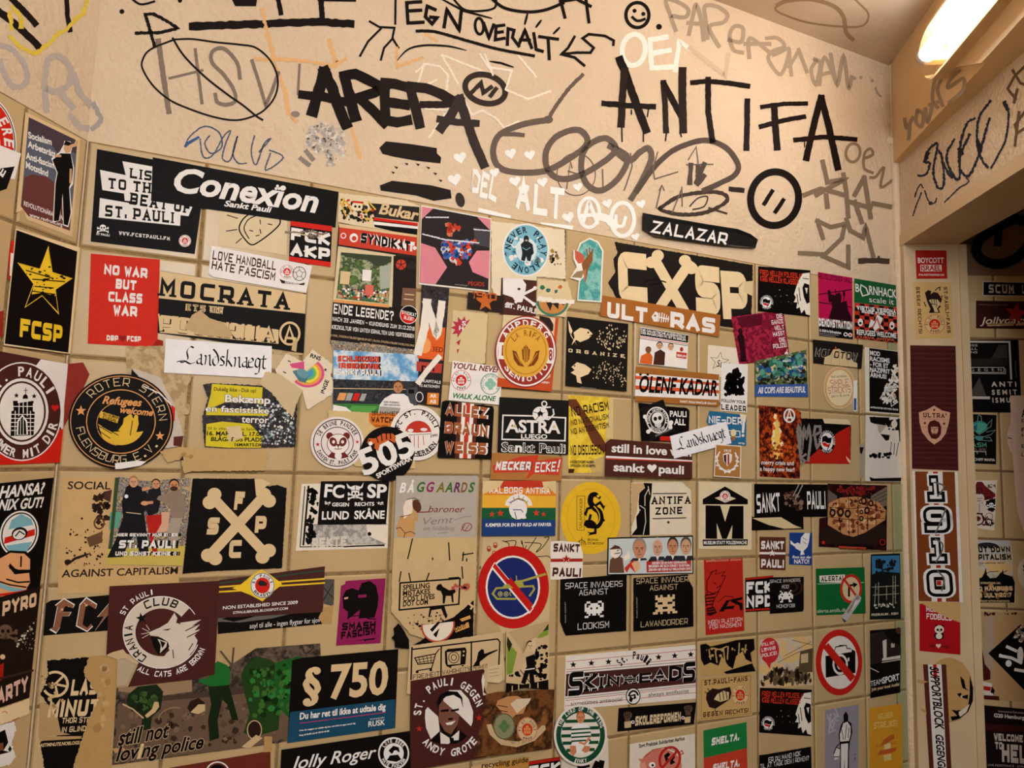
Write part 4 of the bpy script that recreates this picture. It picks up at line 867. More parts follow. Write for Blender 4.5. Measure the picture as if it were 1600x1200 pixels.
P('2b2527', '1036 92 1464 172 1450 616 1020 568'); P('P', '1036 92 1105 105 1034 172'); P('P', '1380 158 1464 172 1460 240'); P('P', '1030 320 1118 350 1192 472 1120 578 1022 566'); P('P', '1460 368 1378 368 1328 440 1352 502 1454 545'); P('47434a', '1360 220 1462 240 1458 350 1362 330'); part('colour_streaks'); SP(['3a62b0', 'c9402c', 'd9482c', '4a78c4', 'ccd0dc'], '1130 300 1390 290 1350 400 1260 470 1170 420', 260, 18, 9); SP(['c9402c', 'd97a60'], '1160 190 1270 160 1290 240 1200 300', 60, 22, 3); L('dfe2ea', 8, '1040 265 1180 300 1390 320', jit=.5); L('dfe2ea', 7, '1060 160 1200 160/1360 235 1460 245', jit=.5); T('c9402c', 'PEGIDS', 1325, 584, 1425, 590, 24, 'r'); T('S', 'WWW.ANTIFA.NET', 1240, 584, 1320, 592, 9, 'r')
S('torn_poster', 'orange and black poster strip overpainted with a broad white zigzag stroke', 'poster', '1032 582 1205 604 1150 1348 1003 1322', '2a2226')
P('@crowdblue', '1036 586 1204 606 1188 850 1018 830'); P('e0632a', '1018 838 1180 850 1165 1055 1005 1040'); E('f0a060', 1050, 960, 40, 50); P('b8453a', '1000 1060 1160 1075 1155 1135 1000 1120'); T('K', 'pri', 1030, 1115, 1110, 1122, 44, 'b'); T('K', '3ED', 1098, 998, 1165, 1004, 30, 'r'); T('W', 'KAPITALS', 1040, 1190, 1150, 1200, 18, 'b'); T('W', 'TE AKTIONEN', 1015, 1218, 1142, 1226, 16, 'b'); P('e0842c', '1068 1255 1140 1258 1136 1332 1064 1328'); T('W', 'AR', 1082, 1285, 1125, 1287, 22, 'h'); T('W', 'AB', 1080, 1320, 1122, 1322, 22, 'h'); R('W', 5, 1018, 1282, 22, 30)
part('white_brush_stroke'); L('ece5da', 52, '1065 690 1050 850 1010 1000', jit=.08); L('ece5da', 46, '1060 695 1095 790 1125 890 1145 790 1158 700', sm=True, jit=.08); L('ece5da', 34, '1140 1035 1080 1100 1012 1190', jit=.1)
S('sticker_remnant', 'faded cream remnant with a pink-red burst, right of the white zigzag stroke', 'sticker', '1232 738 1448 762 1430 1072 1202 1062', 'd8c398', torn=.6)
X('b3344a', 1290, 850, 75, 10, 11, .62); P('d8c398', '1350 780 1245 930 1300 980 1440 900'); T('W', 'S', 1285, 832, 1312, 836, 26, 'h'); T('W', 'H', 1268, 862, 1295, 866, 26, 'h'); P('b3344a', '1250 940 1280 920 1268 960'); P('b3344a', '1255 985 1270 980 1258 1015')
S('sticker', "small cream sticker YOU'LL NEVER WALK ALONE with red and green round badges", 'sticker', '1225 1055 1532 1096 1522 1332 1198 1302', 'W')
T('7a2a20', "YOU'LL NEVER", 1228, 1102, 1520, 1130, 34, 'hi'); T('G', 'WALK ALONE', 1226, 1288, 1496, 1308, 30, 'hi'); part('round_badge'); crest(1277, 1178, 64, 66); R('5a9a86', 5, 1460, 1202, 60, 64)
for dx, dy in ((-18, 0), (18, 0), (0, -20), (0, 20)): E('8fbfae', 1460 + dx, 1202 + dy, 17)
A('5a9a86', 'CELTIC FOOTBALL CLUB', 1460, 1202, 44, 47, -130, 130, 12, 'b')
# ---------------------------------------------------------------- back wall, upper middle and right
Z(800, 300)
S('sticker_remnant', 'white paper remnants under the round light-blue sticker', 'sticker', '-132 182 325 240 332 545 150 530 150 770 -70 742 -130 600', 'e6d8bd', torn=.7); SP(['K', '9a8a2c', '6b5a3c'], '225 320 310 400 320 500 235 480 225 400', 40, 14, 4)
S('round_sticker', 'round light-blue sticker with a crouching dark figure and circling letters', 'sticker', (82, 365, 146, 166), 'W')
E('7ab6cb', 82, 365, 136, 155, n=40); SP(['5a9ab4', '9ccadb', 'W'], '-20 270 180 270 200 460 -30 470', 90, 26, 7); A('1d2a36', 'NEVER PLAY ALONE *', 82, 365, 95, 108, -92, 268, 36, 'h'); part('figure'); E('d5e4ea', 85, 365, 66, 76); P('20262c', '60 380 50 330 70 310 75 290 90 290 98 310 125 330 132 385 118 400 112 435 92 432 85 405 75 435 52 428 58 400'); E('20262c', 85, 296, 17, 22); E('c4a58a', 86, 305, 9, 6); L('7ab6cb', 4, '62 350 85 365 110 350')
S('brown_sticker', 'brown sticker with a torn white skull and white letters below', 'sticker', '-70 538 150 556 145 782 -80 765', '4d2b22')
P('W', '-60 540 60 545 85 580 80 620 60 690 20 692 0 660 -60 640', ); E('4d2b22', 40, 608, 10, 8); L('W', 16, '70 640 140 605/60 650 130 700/40 660 20 690'); E('W', 140, 602, 12); E('W', 132, 702, 12); T('W', 'ST. PAULI', -44, 720, 142, 762, 30, 'h')
Z(400, 300); S('sticker', 'small black sticker with orange numerals 1910 over an orange star', 'sticker', '1322 628 1545 652 1540 758 1315 732', '2a211f'); T('c9602c', '1910', 1345, 665, 1500, 682, 46, 'k'); X('c9692c', 1430, 690, 62); T('W', 'ST', 1550, 722, 1590, 728, 24, 'h')
Z(800, 300)
S('sticker_remnant', 'cream torn remnant with orange and green round edge, beside the brown skull sticker', 'sticker', '155 545 345 562 380 690 338 740 335 785 150 765', 'dcc9a0', torn=.7); E('c98a4a', 250, 690, 92, 78, a0=0, a1=180); R('3f7c6c', 14, 250, 690, 92, 80, a0=-5, a1=185); P('k', '210 692 235 745 250 700 285 735 290 690 320 712 330 690'); L('efe6da', 26, '165 668 260 682 375 690', jit=.4); SP(['2f6f5c', 'c9692c'], '160 570 340 580 330 640 165 640', 14, 16, 5)
S('die_cut_sticker', 'teal tombstone-shaped sticker with a red bird and a fork-like hand', 'sticker', '400 370 420 320 480 288 535 312 568 370 562 480 555 692 402 682 412 556 358 540 400 470 378 420 380 365', 'efe9de')
P('@teal', '408 372 428 326 480 298 530 320 558 372 553 480 546 684 410 672 420 560 470 500 440 440'); P('c9604a', '388 365 420 380 445 400 450 440 410 450 390 420'); P('8a5a34', '430 450 470 400 500 360 500 430 470 490 455 570 440 500'); L('8a5a34', 8, '470 420 462 360/482 410 478 352/495 400 500 362'); P('c9704a', '440 500 460 480 452 580'); P('9a8560', '400 500 450 490 430 540 366 535')
S('wide_sticker', 'wide black sticker with cream block letters and two crossed bones', 'sticker', '640 312 1505 456 1492 862 900 790 640 742 665 690 600 566 645 500 632 420 660 380', '201a18', torn=.5)
T('c', 'C', 668, 686, 848, 700, 312, 'H'); T('c', 'S', 1150, 758, 1304, 772, 300, 'H'); T('c', 'P', 1320, 796, 1480, 802, 300, 'H'); part('crossbones')
for a, b, c2, d in ((890, 420, 1090, 770), (1105, 450, 910, 740)): L('c', 62, f'{a} {b} {c2} {d}')
for x, y in ((870, 440), (910, 398), (1080, 430), (1122, 478), (1070, 770), (1030, 770), (935, 752), (900, 740)): E('c', x, y, 38, 36, n=20)
part('base'); P('dcc69a', '1455 560 1505 556 1500 650 1440 620'); L('0c0a09', 8, '830 560 900 545 960 565/860 580 930 570', jit=.3)
S('black_label', 'black label with brushed white capitals, peeling off the plaster', 'sticker', '805 135 860 146 1200 205 1400 236 1480 268 1525 302 1508 356 1300 342 1000 302 880 284 805 238', '1d1918', PLAS, lift=.0015, group='stickers peeling off the plaster')
T('W', 'ZALAZAR', 850, 258, 1338, 338, 76, 'ki'); part('curled_edge'); P('0d0b0a', '808 138 900 158 1200 212 1400 244 1480 275 1522 304 1400 262 1200 232 900 180'); P('5c564f', '1290 330 1400 340 1510 352 1400 349'); P('4a4440', '806 232 880 276 1000 296 880 282')
S('long_sticker', 'long tan sticker with white capitals split by a fish skeleton', 'sticker', '560 648 1297 770 1288 908 545 776', 'a9682e')
T('W', 'ULT', 588, 785, 838, 822, 96, 'K'); T('W', 'RAS', 982, 846, 1262, 888, 96, 'K'); part('fish_skeleton'); L('W', 8, '900 782 972 796'); P('W', '865 780 890 748 912 760 905 812 880 812'); E('a9682e', 888, 775, 7); L('W', 6, '918 760 910 810/932 758 926 815/946 764 940 812/960 772 954 812/972 780 968 812')
S('square_sticker', 'cream square sticker with orange-red edges under the round coin sticker', 'sticker', '-60 770 285 790 242 1248 -100 1216', 'dcc9a0'); P('c4502a', '265 789 285 790 242 1248 224 1246'); P('c4502a', '-95 1160 150 1205 246 1150 242 1248 -100 1216'); P('2e2422', '165 775 230 790 252 830 250 870 215 880 165 830'); T('W', 'DERBY', 170, 1195, 230, 1200, 12, 'b')
S('round_sticker', 'round red and white ring sticker with an orange coin-like centre of hands', 'sticker', (80, 1000, 192, 224), '9c332c')
R('W', 10, 80, 1000, 180, 211); P('W', '-92 940 -20 945 -20 1050 -92 1045'); P('W', '170 972 250 978 248 1075 165 1070'); A('W', 'AHPDERG', 80, 1000, 142, 162, -62, 62, 36, 'h'); A('W', 'SENIOTTO', 80, 1000, 160, 186, 240, 118, 30, 'h'); T('9c332c', '1', -72, 1022, -55, 1024, 60, 'h'); T('9c332c', '8', 222, 1052, 244, 1054, 64, 'h')
part('coin'); E('e0aa42', 80, 995, 144, 163, n=40); R('b87f28', 6, 80, 995, 126, 144)
A('7a3f18', 'LA RIFA', 80, 1000, 92, 98, -52, 52, 36, 'r'); P('7a3f18', '80 955 105 990 100 1050 80 1070 60 1050 55 990'); L('d9a03a', 5, '80 960 80 1066/68 980 70 1056/92 980 90 1056'); P('7a3f18', '-5 990 20 1000 40 1050 60 1080 70 1095 30 1085 5 1050'); P('7a3f18', '165 990 140 1000 120 1050 100 1080 90 1095 130 1085 155 1050'); L('d9a03a', 4, '10 1010 50 1075/150 1010 110 1075')
S('poster', 'black poster of a swarm of small white fish chasing one big fish, reading ORGANIZE', 'poster', '340 780 720 826 710 1248 328 1212', '1c1816')
T('c', 'O R G A N I Z E', 346, 1002, 696, 1038, 22, 'S'); part('fish'); BF = 'c'
P(BF, '378 880 420 850 470 860 500 890 470 920 420 940 395 925 365 960 385 910'); P(BF, '345 805 372 870 360 900 400 960 350 870'); E('1c1816', 470, 880, 6); L('1c1816', 5, '480 900 498 893')
rnd_ = random.Random(12)
def minifish(cx, cy, r, flip=1): P(BF, f'{cx-r} {cy} {cx} {cy-r*.5} {cx+r*.7} {cy} {cx+r*1.3} {cy-r*.5} {cx+r*1.3} {cy+r*.5} {cx+r*.7} {cy} {cx} {cy+r*.5}') if flip else None
for k in range(70):
    a = rnd_.uniform(0, 6.28); rr = math.sqrt(rnd_.random()); minifish(600 + 92 * rr * math.cos(a), 910 + 78 * rr * math.sin(a), 14)
P(BF, '365 1095 400 1065 450 1080 490 1110 470 1140 420 1160 430 1200 400 1190 395 1150 360 1130 385 1115'); E('1c1816', 385, 1088, 5)
for k in range(110):
    x = rnd_.uniform(-1, 1); y = rnd_.uniform(-1, 1)
    if x < .2 and abs(y) > .95 - .5 * abs(x) or x > .4 and abs(y) < (x - .4) * .6: continue
    minifish(590 + 105 * x, 1130 + 85 * y * (1 if x < .3 else .5 + .7 * x), 11)
T('S', 'WWW.UNION.ORG', 420, 1226, 520, 1236, 9, 'r')
S('picture_sticker', 'white sticker with three footballers under a black two-line heading', 'sticker', '795 845 1096 896 1086 1106 785 1072', 'W')
P('K', '798 850 1095 899 1092 944 794 898'); T('W', 'DIE GALAKTISCHE AUSSENSTELLE', 800, 870, 1078, 915, 14, 'h'); T('W', 'DES MAGISCHEN FC IST IN BERLIN.', 800, 888, 1082, 934, 14, 'h'); L('R', 4, '794 906 1091 952'); L('k', 4, '793 916 1090 962'); part('player')
P('d9662c', '790 1070 800 1025 850 1000 872 1030 868 1080'); face('8a5a3c', 'k', 845, 990, 17, 20); part('player#2'); P('4a2a1e', '875 1080 885 1005 920 985 950 1005 945 1085'); face('d9a880', 'k', 915, 962, 19, 22); part('player#3'); P('efeae2', '950 1090 955 1010 985 995 1020 1015 1030 1095'); face('d9a880', '6a4a30', 985, 970, 17, 22); part('base'); P('c23a2a', '1020 1000 1085 1008 1082 1045 1018 1035'); T('W', 'BERLIN', 1024, 1028, 1078, 1035, 13, 'h'); E('a82a20', 1052, 985, 10, 14)
S('sticker', 'white sticker with a thin outlined star and a handwritten-style word', 'sticker', '1225 955 1468 982 1462 1168 1220 1150', 'e8dcc8'); X('5a4a3c', 1295, 1060, 64, 8, 5, .42); X('e8dcc8', 1295, 1060, 56, 8, 5, .42); T('K', 'Startowel', 1278, 1092, 1458, 1104, 42, 'ri')
S('picture_sticker', 'tilted pink-red street photo sticker with a lone figure and stacked white words', 'sticker', '1368 782 1694 736 1736 1044 1418 1078', '@street')
P('5a1226', '1400 785 1560 762 1570 830 1430 850'); P('7a1a30', '1560 800 1640 790 1640 850 1560 860'); part('figure'); P('2a0c16', '1405 900 1430 880 1450 905 1455 980 1465 1060 1425 1065 1425 990'); E('2a0c16', 1425, 870, 14, 18); part('base')
for s_, x0, y0, x1, y1 in (('DIE', 1654, 792, 1692, 786), ('GANZE', 1622, 830, 1696, 820), ('WELT', 1642, 866, 1700, 858), ('HASST', 1632, 904, 1704, 894), ('DIE', 1670, 940, 1708, 934), ('POLIZEI', 1632, 980, 1716, 968)): T('W', s_, x0, y0, x1, y1, 28, 'k')
E('W', 1714, 1012, 11, 14); L('W', 4, '1716 998 1720 985')
Z(800, 600)
S('long_sticker', 'tan and white striped sticker with black jagged capitals and red stripe', 'sticker', '768 -108 1286 -58 1285 140 760 108', 'W')
P('a3682f', '768 -108 1286 -58 1284 -22 766 -66'); P('d9562c', '764 10 1285 40 1285 60 764 35'); P('d9562c', '764 -50 1284 -5 1284 12 764 -30'); P('a3682f', '762 75 1285 100 1285 140 760 108'); T('K', 'OLENE KADAR', 788, 48, 1272, 74, 94, 'hi'); T('W', 'SANKT PAULI FANCLUB GALAXY', 1042, 116, 1270, 130, 13, 'h')
for x in (795, 840): X('K', x, -58, 14)
S('sticker', 'white stencil sticker FOLLOW YOUR LEADER with a black blotchy scene', 'sticker', '1306 -132 1472 -122 1466 178 1300 166', 'W')
SP(['K'], '1315 10 1330 -60 1400 -100 1460 -50 1455 80 1320 85', 150, 22, 11); P('K', '1375 -90 1410 -105 1420 -80 1400 -60 1370 -65'); T('K', 'FOLLOW YOUR', 1306, 112, 1458, 124, 18, 'h'); T('K', 'LEADER', 1303, 160, 1462, 172, 34, 'S')
Z(1200, 300)
S('picture_sticker', 'photo sticker of a green and blue police row above a blue graffiti band', 'sticker', '-85 1058 236 985 248 1282 -85 1278', '@foliage'); SP(['2f6f5c', '5a9a86', '22302a', '2a5a8a', 'k', 'C'], '-80 1065 234 995 242 1170 -82 1190', 300, 22, 3); SP(['k'], '-80 1150 240 1140 244 1210 -82 1215', 60, 14, 3); P('3a5aa0', '-85 1205 246 1200 248 1282 -85 1278'); T('W', 'All COPS ARE BEAUTIFUL', -66, 1258, 232, 1252, 36, 'hi'); T('W', 'POLICE', 90, 1065, 140, 1058, 12, 'h'); T('W', 'POLICE', 150, 1105, 215, 1092, 12, 'h')
def fredposter(dx, dy, sk, label):
    f = lambda x, y: f'{x + dx} {y + dy + sk * (x + 60) / 320}'
    J = lambda *a: ' '.join(f(a[k], a[k + 1]) for k in range(0, len(a), 2))
    S('poster', label, 'poster', J(-62, 465, 262, 490, 258, 780, -66, 745), '0f0b0a', group='black posters with red lines and a roaring lion')
    for s_, y, x1 in (('FRED MELLEM FOLKESLAG', 520, 216), ('KRIG MELLEM KLASSER', 558, 190)):
        a = [float(t) for t in f(-52, y).split()]; b = [float(t) for t in f(x1, y + 24).split()]; T('d03a22', s_, *a, *b, 34, 'k')
    part('lion'); P('efe6d6', J(160, 640, 185, 560, 215, 510, 258, 505, 260, 772, 235, 765, 225, 735, 205, 760, 195, 720, 175, 730, 180, 690, 158, 690, 172, 660)); P('0f0b0a', J(212, 600, 225, 570, 255, 580, 258, 690, 240, 700, 222, 660)); P('efe6d6', J(228, 600, 245, 600, 240, 640)); L('0f0b0a', 5, J(190, 600, 200, 680) + '/' + J(178, 640, 186, 700) + '/' + J(215, 540, 250, 545))
    part('badge'); a = [float(t) for t in f(-12, 690).split()]; flaglogo(a[0], a[1], 42, 46)
    part('base'); SP(['6a6460', '9a948c'], J(20, 600, 150, 610, 150, 700, 30, 690), 12, 5, 2)
fredposter(0, 0, 0, 'black poster with red lines and a roaring lion, top right on the back wall')
S('poster', 'magenta poster with black crowd silhouettes and white word DEMONSTRATION', 'poster', '312 500 525 536 530 922 318 900', 'b9184f')
P('0f0b0a', '318 800 528 835 530 922 318 900'); T('3a0c1c', 'Revolutionær 1.maj', 316, 540, 522, 572, 32, 'k'); part('silhouettes'); P('2a0c18', '375 800 400 720 395 690 430 680 425 640 445 625 460 650 455 690 490 680 500 740 520 780 525 830 320 800'); P('2a0c18', '375 660 372 615 385 610 395 640 450 650 440 690 380 690'); L('2a0c18', 6, '420 610 430 680/478 620 470 690/320 640 520 610/320 690 520 720'); P('2a0c18', '465 620 480 615 482 650 468 650'); part('base')
T('W', 'Demonstration', 317, 838, 527, 862, 50, 'K'); T('W', 'kl 18.00 fra Rådhuspladsen', 322, 872, 456, 888, 15, 'h'); L('S', 3, '322 882 440 896/322 892 420 904'); E('W', 484, 890, 13); E('W', 512, 894, 13); E('K', 484, 890, 7); E('R', 512, 894, 7)
S('sticker', 'dark green sticker BORNHACK with white monospaced line scale it', 'sticker', '540 540 812 585 808 722 538 690', '1c5a30')
T('W', 'B', 546, 622, 570, 626, 48, 'b'); L('W', 7, '580 580 612 600 628 640 590 650 576 610 580 580'); T('W', 'RNHACK', 632, 638, 803, 664, 50, 'b'); T('W', 'scale it', 632, 688, 786, 704, 34, 'r')
S('poster', 'red and black chequered sticker with white heraldic lines REFUGEES WELCOME', 'sticker', '540 692 812 724 812 945 538 915', 'c03a26')
for r_ in range(9):
    for c_ in range(9):
        if (r_ + c_) % 2: x = 541 + c_ * 30; y = 694 + r_ * 24.5 + c_ * 3.4; P('K', f'{x} {y} {x+30} {y+3.5} {x+30} {y+27.5} {x} {y+24}')
P('0f0b0a', '560 715 800 742 800 772 562 745'); P('0f0b0a', '545 860 808 890 808 938 543 910'); T('W', 'VIRTUS VERONA', 552, 736, 798, 762, 26, 'K'); T('W', 'RUDE FIRM 1921', 584, 756, 796, 780, 18, 'K'); T('W', 'REFUGEES WELCOME', 553, 890, 800, 914, 30, 'h'); T('d9604a', 'CURVA ANTIFA', 553, 912, 790, 934, 14, 'h'); part('emblem'); P('W', '625 850 640 795 665 810 680 765 715 790 700 830 725 860 690 850 665 870 650 840'); L('c03a26', 8, '650 850 680 790 700 850'); E('W', 575, 815, 16, 24); E('W', 772, 835, 16, 24); E('K', 575, 820, 8); E('K', 772, 840, 8)
S('sticker', 'black sticker with grey outlined letters, half hidden by a cream torn peak', 'sticker', '278 922 592 956 582 1106 280 1070', '1f1a18'); T('8a847c', 'MOLOTOW', 288, 1028, 562, 1060, 54, 'Ki'); T('1f1a18', 'MOLOTOW', 294, 1024, 556, 1054, 44, 'ki'); part('torn_paper'); P('d8bf92', '345 1076 352 1032 385 1020 405 985 440 980 470 1000 500 1005 530 1060 555 1070 556 1098'); P('b85a3a', '412 985 420 962 428 985'); L('b59a6e', 3, '400 1000 390 1070/440 990 445 1085/480 1005 500 1090')
S('oval_sticker', 'cream oval label with a dotted orange rim and red letters SIMPLE STRICKTS', 'sticker', (443, 1224, 100, 133), 'e6d3ac')
R('c98a3a', 6, 443, 1224, 86, 117, n=28); R('c0563a', 3, 443, 1224, 94, 126); T('5a4a3a', 'lad strikke', 390, 1162, 486, 1158, 16, 'ri'); T('b8402c', 'SIMPLE', 388, 1216, 500, 1208, 40, 't'); T('b8402c', 'STRICKTS', 374, 1262, 514, 1252, 40, 't'); T('5a4a3a', 'garn & strik', 392, 1282, 508, 1276, 14, 'ri')
S('sticker_remnant', 'narrow white and blue torn strip beside the cream oval label', 'sticker', '530 1180 552 1175 552 1372 528 1372', 'W', torn=.4); P('3a5a9a', '532 1290 548 1290 546 1365 532 1362')
S('poster', 'black poster with white left-aligned lines MOD RACISME and white ink splatter', 'poster', '602 968 826 996 824 1392 610 1376', 'e6dccb')
P('0f0b0a', '632 975 824 1000 820 1385 634 1370')
for s_, y, x1 in (('MOD', 1020, 700), ('RACISME', 1056, 760), ('- FOR ET', 1090, 752), ('NAZIFRIT', 1124, 762), ('ÅRHUS!', 1158, 740)): T('W', s_, 637, y - 2, x1, y + (x1 - 637) * .1, 26, 'h')
SP(['W', 'W', 'C'], '700 1300 730 1200 760 1150 780 1070 815 1060 818 1330 740 1330', 170, 14, 6); L('W', 7, '700 1290 760 1200 800 1080/720 1320 800 1230/770 1110 815 1180', jit=.4); L('W', 4, '765 1300 770 1340 800 1320'); T('W', 'ANTIRACISTISK NETVÆRK ÅRHUS', 638, 1350, 812, 1366, 10, 'h')
# ---------------------------------------------------------------- back wall, middle band
Z(0, 600)
S('sticker_remnant', 'red-brown sticker showing behind the left side of the round black sticker', 'sticker', '418 -125 520 -135 560 -60 480 120 400 270 402 60', '8a2a1e')
S('sticker_remnant', 'grey torn paper with red edge behind the right side of the round black sticker', 'sticker', '830 -100 1000 -40 1090 130 1150 330 1120 390 1050 400 900 380', 'c9bcae', torn=.8); P('R', '1070 130 1095 150 1092 230 1076 240'); P('5a2820', '1086 330 1148 324 1132 392 1084 385')
S('round_sticker', 'large round black sticker with orange refugees picture and old-style ring lettering', 'sticker', (757, 235, 328, 297), '0f0b0a')
R('o', 5, 757, 235, 314, 283); R('o', 6, 757, 235, 214, 198); A('C', 'ROTER STERN', 757, 235, 238, 222, -50, 90, 52, 't'); A('C', 'FLENSBURG e.V.', 757, 235, 285, 262, 262, 122, 52, 't'); X('o', 508, 168, 34); X('o', 1000, 325, 30)
T('o', 'Refugees', 640, 122, 886, 140, 46, 'hi'); T('o', 'welcome', 750, 180, 955, 200, 40, 'hi'); part('picture'); R('o', 4, 757, 250, 150, 135, a0=100, a1=250); E('y', 757, 250, 148, 132, a0=20, a1=140, n=24); P('y', '615 250 700 300 830 290 870 310 840 360 700 370 640 330'); P('y', '630 170 748 205 735 245 622 210'); T('0f0b0a', 'NO HUMAN', 642, 196, 740, 220, 18, 'h'); T('0f0b0a', 'ILLEGAL', 640, 216, 730, 240, 18, 'h')
P('y', '740 290 770 250 775 215 800 198 820 195 835 215 862 200 868 250 845 330 820 335 815 300 790 310'); E('y', 815, 205, 14, 16); E('y', 852, 208, 13, 15); L('0f0b0a', 5, '615 260 700 310/640 265 740 320/610 285 690 340/830 230 815 320'); part('base'); P('W', '720 495 860 478 915 485 880 510 760 530 722 532'); L('W', 7, '900 15 1000 60 1070 130', jit=.5); P('0f0b0a', '825 -90 870 -45 820 -55')
S('torn_poster', 'torn yellow and black crowd poster with outlined white Danish words', 'poster', '1325 -5 1660 12 1860 50 1845 392 1420 400 1280 392 1262 210 1300 90 1268 5', '@crowdblue', torn=.8)
SP(['cfd6da', '8fa3ae', 'e3ded6', '6a7a86'], '1600 110 1850 120 1840 385 1620 380', 260, 9, 5)
P('d6c52c', '1325 0 1640 22 1635 130 1560 110 1400 118 1290 165 1318 60'); P('d6c52c', '1290 250 1390 235 1560 250 1640 330 1630 398 1420 398 1284 388'); P('d6c52c', '1285 150 1670 160 1672 200 1290 195')
T('6b5f1c', 'Dukelig ikke - Duk op!', 1335, 42, 1600, 54, 22, 'h'); T('W', 'Bekæmp', 1404, 112, 1688, 124, 44, 'h', o='K', ow=.03); T('W', 'en fascistiske', 1284, 172, 1680, 186, 38, 'b', o='K', ow=.03); T('W', 'terror', 1508, 240, 1678, 246, 42, 'b', o='K', ow=.03)
T('K', '20 år efter Lorraine Søllerød', 1296, 285, 1630, 292, 16, 'r'); T('K', '16. MARTS KL. 17.00', 1292, 320, 1640, 326, 24, 'h'); T('K', 'BLÅGÅRDS PLADS', 1318, 356, 1640, 360, 24, 'h'); T('K', '16MARTS.DK', 1465, 388, 1640, 390, 18, 'h'); part('base'); P('d8c39a', '1410 270 1500 262 1520 340 1440 345'); SP(['d8c39a'], '1400 300 1500 300 1540 370 1420 375', 12, 20, 3)
S('sticker_remnant', 'torn tan glue remnant with ragged edges under the yellow crowd poster', 'sticker', '1000 420 1100 395 1280 405 1650 408 1680 430 1650 540 1200 545 1150 560 1130 470 1050 490', 'c2a26e', torn=1.0); SP(['2a2018', 'a8884f'], '1100 420 1220 420 1200 500 1120 490', 20, 16, 4)
Z(400, 300)
S('sticker_remnant', 'crumpled cream paper scrap below the torn rainbow sticker', 'sticker', '60 1120 150 1140 290 1240 250 1330 230 1410 170 1350 90 1250 20 1200', 'cdb892', torn=.8); T('W', 'TAG', 420, 1275, 470, 1272, 26, 'h')
Z(400, 600)
S('sticker_remnant', 'tan paper remnant behind the panda and round black sportswear stickers', 'sticker', '450 165 720 180 905 190 990 470 990 528 620 515 450 300', 'd3b987', torn=.4); P('d9792c', '702 180 906 185 880 240 842 268 740 272 705 240'); T('4a2a18', 'SUMMER', 720, 196, 900, 200, 26, 'k'); T('4a2a18', 'WATCH', 716, 240, 852, 244, 36, 'K'); T('4a2a18', 'TOTAL RESIST', 735, 268, 820, 270, 12, 'h')
S('round_sticker', 'round white sticker with a brown panda face and ring lettering', 'sticker', (505, 368, 166, 163), 'e8dedc')
R('k', 6, 505, 368, 148, 146); R('k', 5, 505, 368, 100, 98); A('K', 'DE BRUNE PANDAER', 505, 368, 114, 112, -68, 68, 26, 'h'); A('K', 'DANISH ST. PAULI FANS', 505, 368, 138, 137, 248, 112, 24, 'h'); X('b8322a', 383, 378, 15); X('b8322a', 630, 362, 13); part('panda')
for sx in (-1, 1): E('6a2a22', 510 + sx * 52, 325, 22, 22)
P('6a2a22', '445 455 470 425 550 425 578 455 540 465 480 466'); R('6a2a22', 4, 510, 375, 68, 62); E('efe6e2', 510, 375, 66, 60)
for sx in (-1, 1): E('6a2a22', 510 + sx * 30, 362, 22, 30, sx * 25); E('efe6e2', 510 + sx * 28, 362, 9, 11)
P('6a2a22', '495 375 527 375 511 396'); L('6a2a22', 4, '511 396 511 405/488 405 511 408 534 404'); E('W', 511, 448, 22, 24)
S('round_sticker', 'round white sticker with a red sun over a tower drawing, behind the 505 sticker', 'sticker', (1003, 306, 170, 172), 'ebe5e0')
R('k', 5, 1003, 306, 142, 146); E('c0392b', 1010, 310, 82, 80); P('ebe5e0', '930 310 945 300 1000 305 1090 300 1085 345 1080 400 940 400 935 330'); L('c0392b', 4, '960 330 960 390/985 325 985 395/1010 325 1010 400/1040 325 1045 380'); E('W', 962, 290, 18, 10); E('W', 1045, 285, 22, 10); L('k', 3, '935 320 1085 312'); A('K', 'FC ST. PAULI', 1003, 306, 112, 116, -80, 78, 28, 'h'); T('K', '1990', 1090, 335, 1132, 326, 16, 'b'); A('K', 'HERREN', 1003, 306, 138, 142, 190, 118, 28, 'h')
S('round_sticker', 'round black sticker with huge white numerals 505 and a tiger', 'sticker', (815, 436, 167, 170), '0f0b0a')
T('W', '505', 672, 572, 1000, 432, 148, 'h'); T('W', 'SPORTSWEAR', 756, 590, 972, 474, 28, 'h'); part('tiger'); P('c9602c', '690 365 700 340 740 340 790 310 850 310 870 330 865 370 830 350 800 365 770 380 760 420 735 400 740 370 705 385'); L('0f0b0a', 7, '750 335 760 365/780 320 785 355/810 312 812 345/835 312 838 342'); E('W', 712, 372, 13, 12); E('0f0b0a', 705, 352, 5)
S('poster', 'black sticker with brown bubble letters ALLEZ BRAUN WEISS on a striped column', 'sticker', '1158 112 1180 103 1475 140 1482 160 1466 470 1138 462 1128 450', '0f0b0a')
P('5a2e20', '1255 112 1380 128 1362 466 1238 462'); P('efe6de', '1282 116 1358 126 1338 466 1265 463'); P('c0392b', '1306 118 1334 122 1315 465 1288 464'); 
for s_, y0, y1, x0, x1 in (('ALLEZ', 196, 220, 1178, 1440), ('BRAUN', 308, 332, 1172, 1438), ('WEISS', 430, 442, 1172, 1430)): T('a35a34', s_, x0, y0, x1, y1, 74, 'K', o='W', ow=.022)
part('base')
for x, y in ((1205, 150), (1190, 265), (1248, 268), (1305, 275), (1195, 290)): X('W', x, y, 9)
Z(800, 600)
S('poster', 'black sticker with a white football and anchor over bold capitals in a white frame', 'sticker', '-85 82 348 104 345 442 -96 425', '1c1a19')
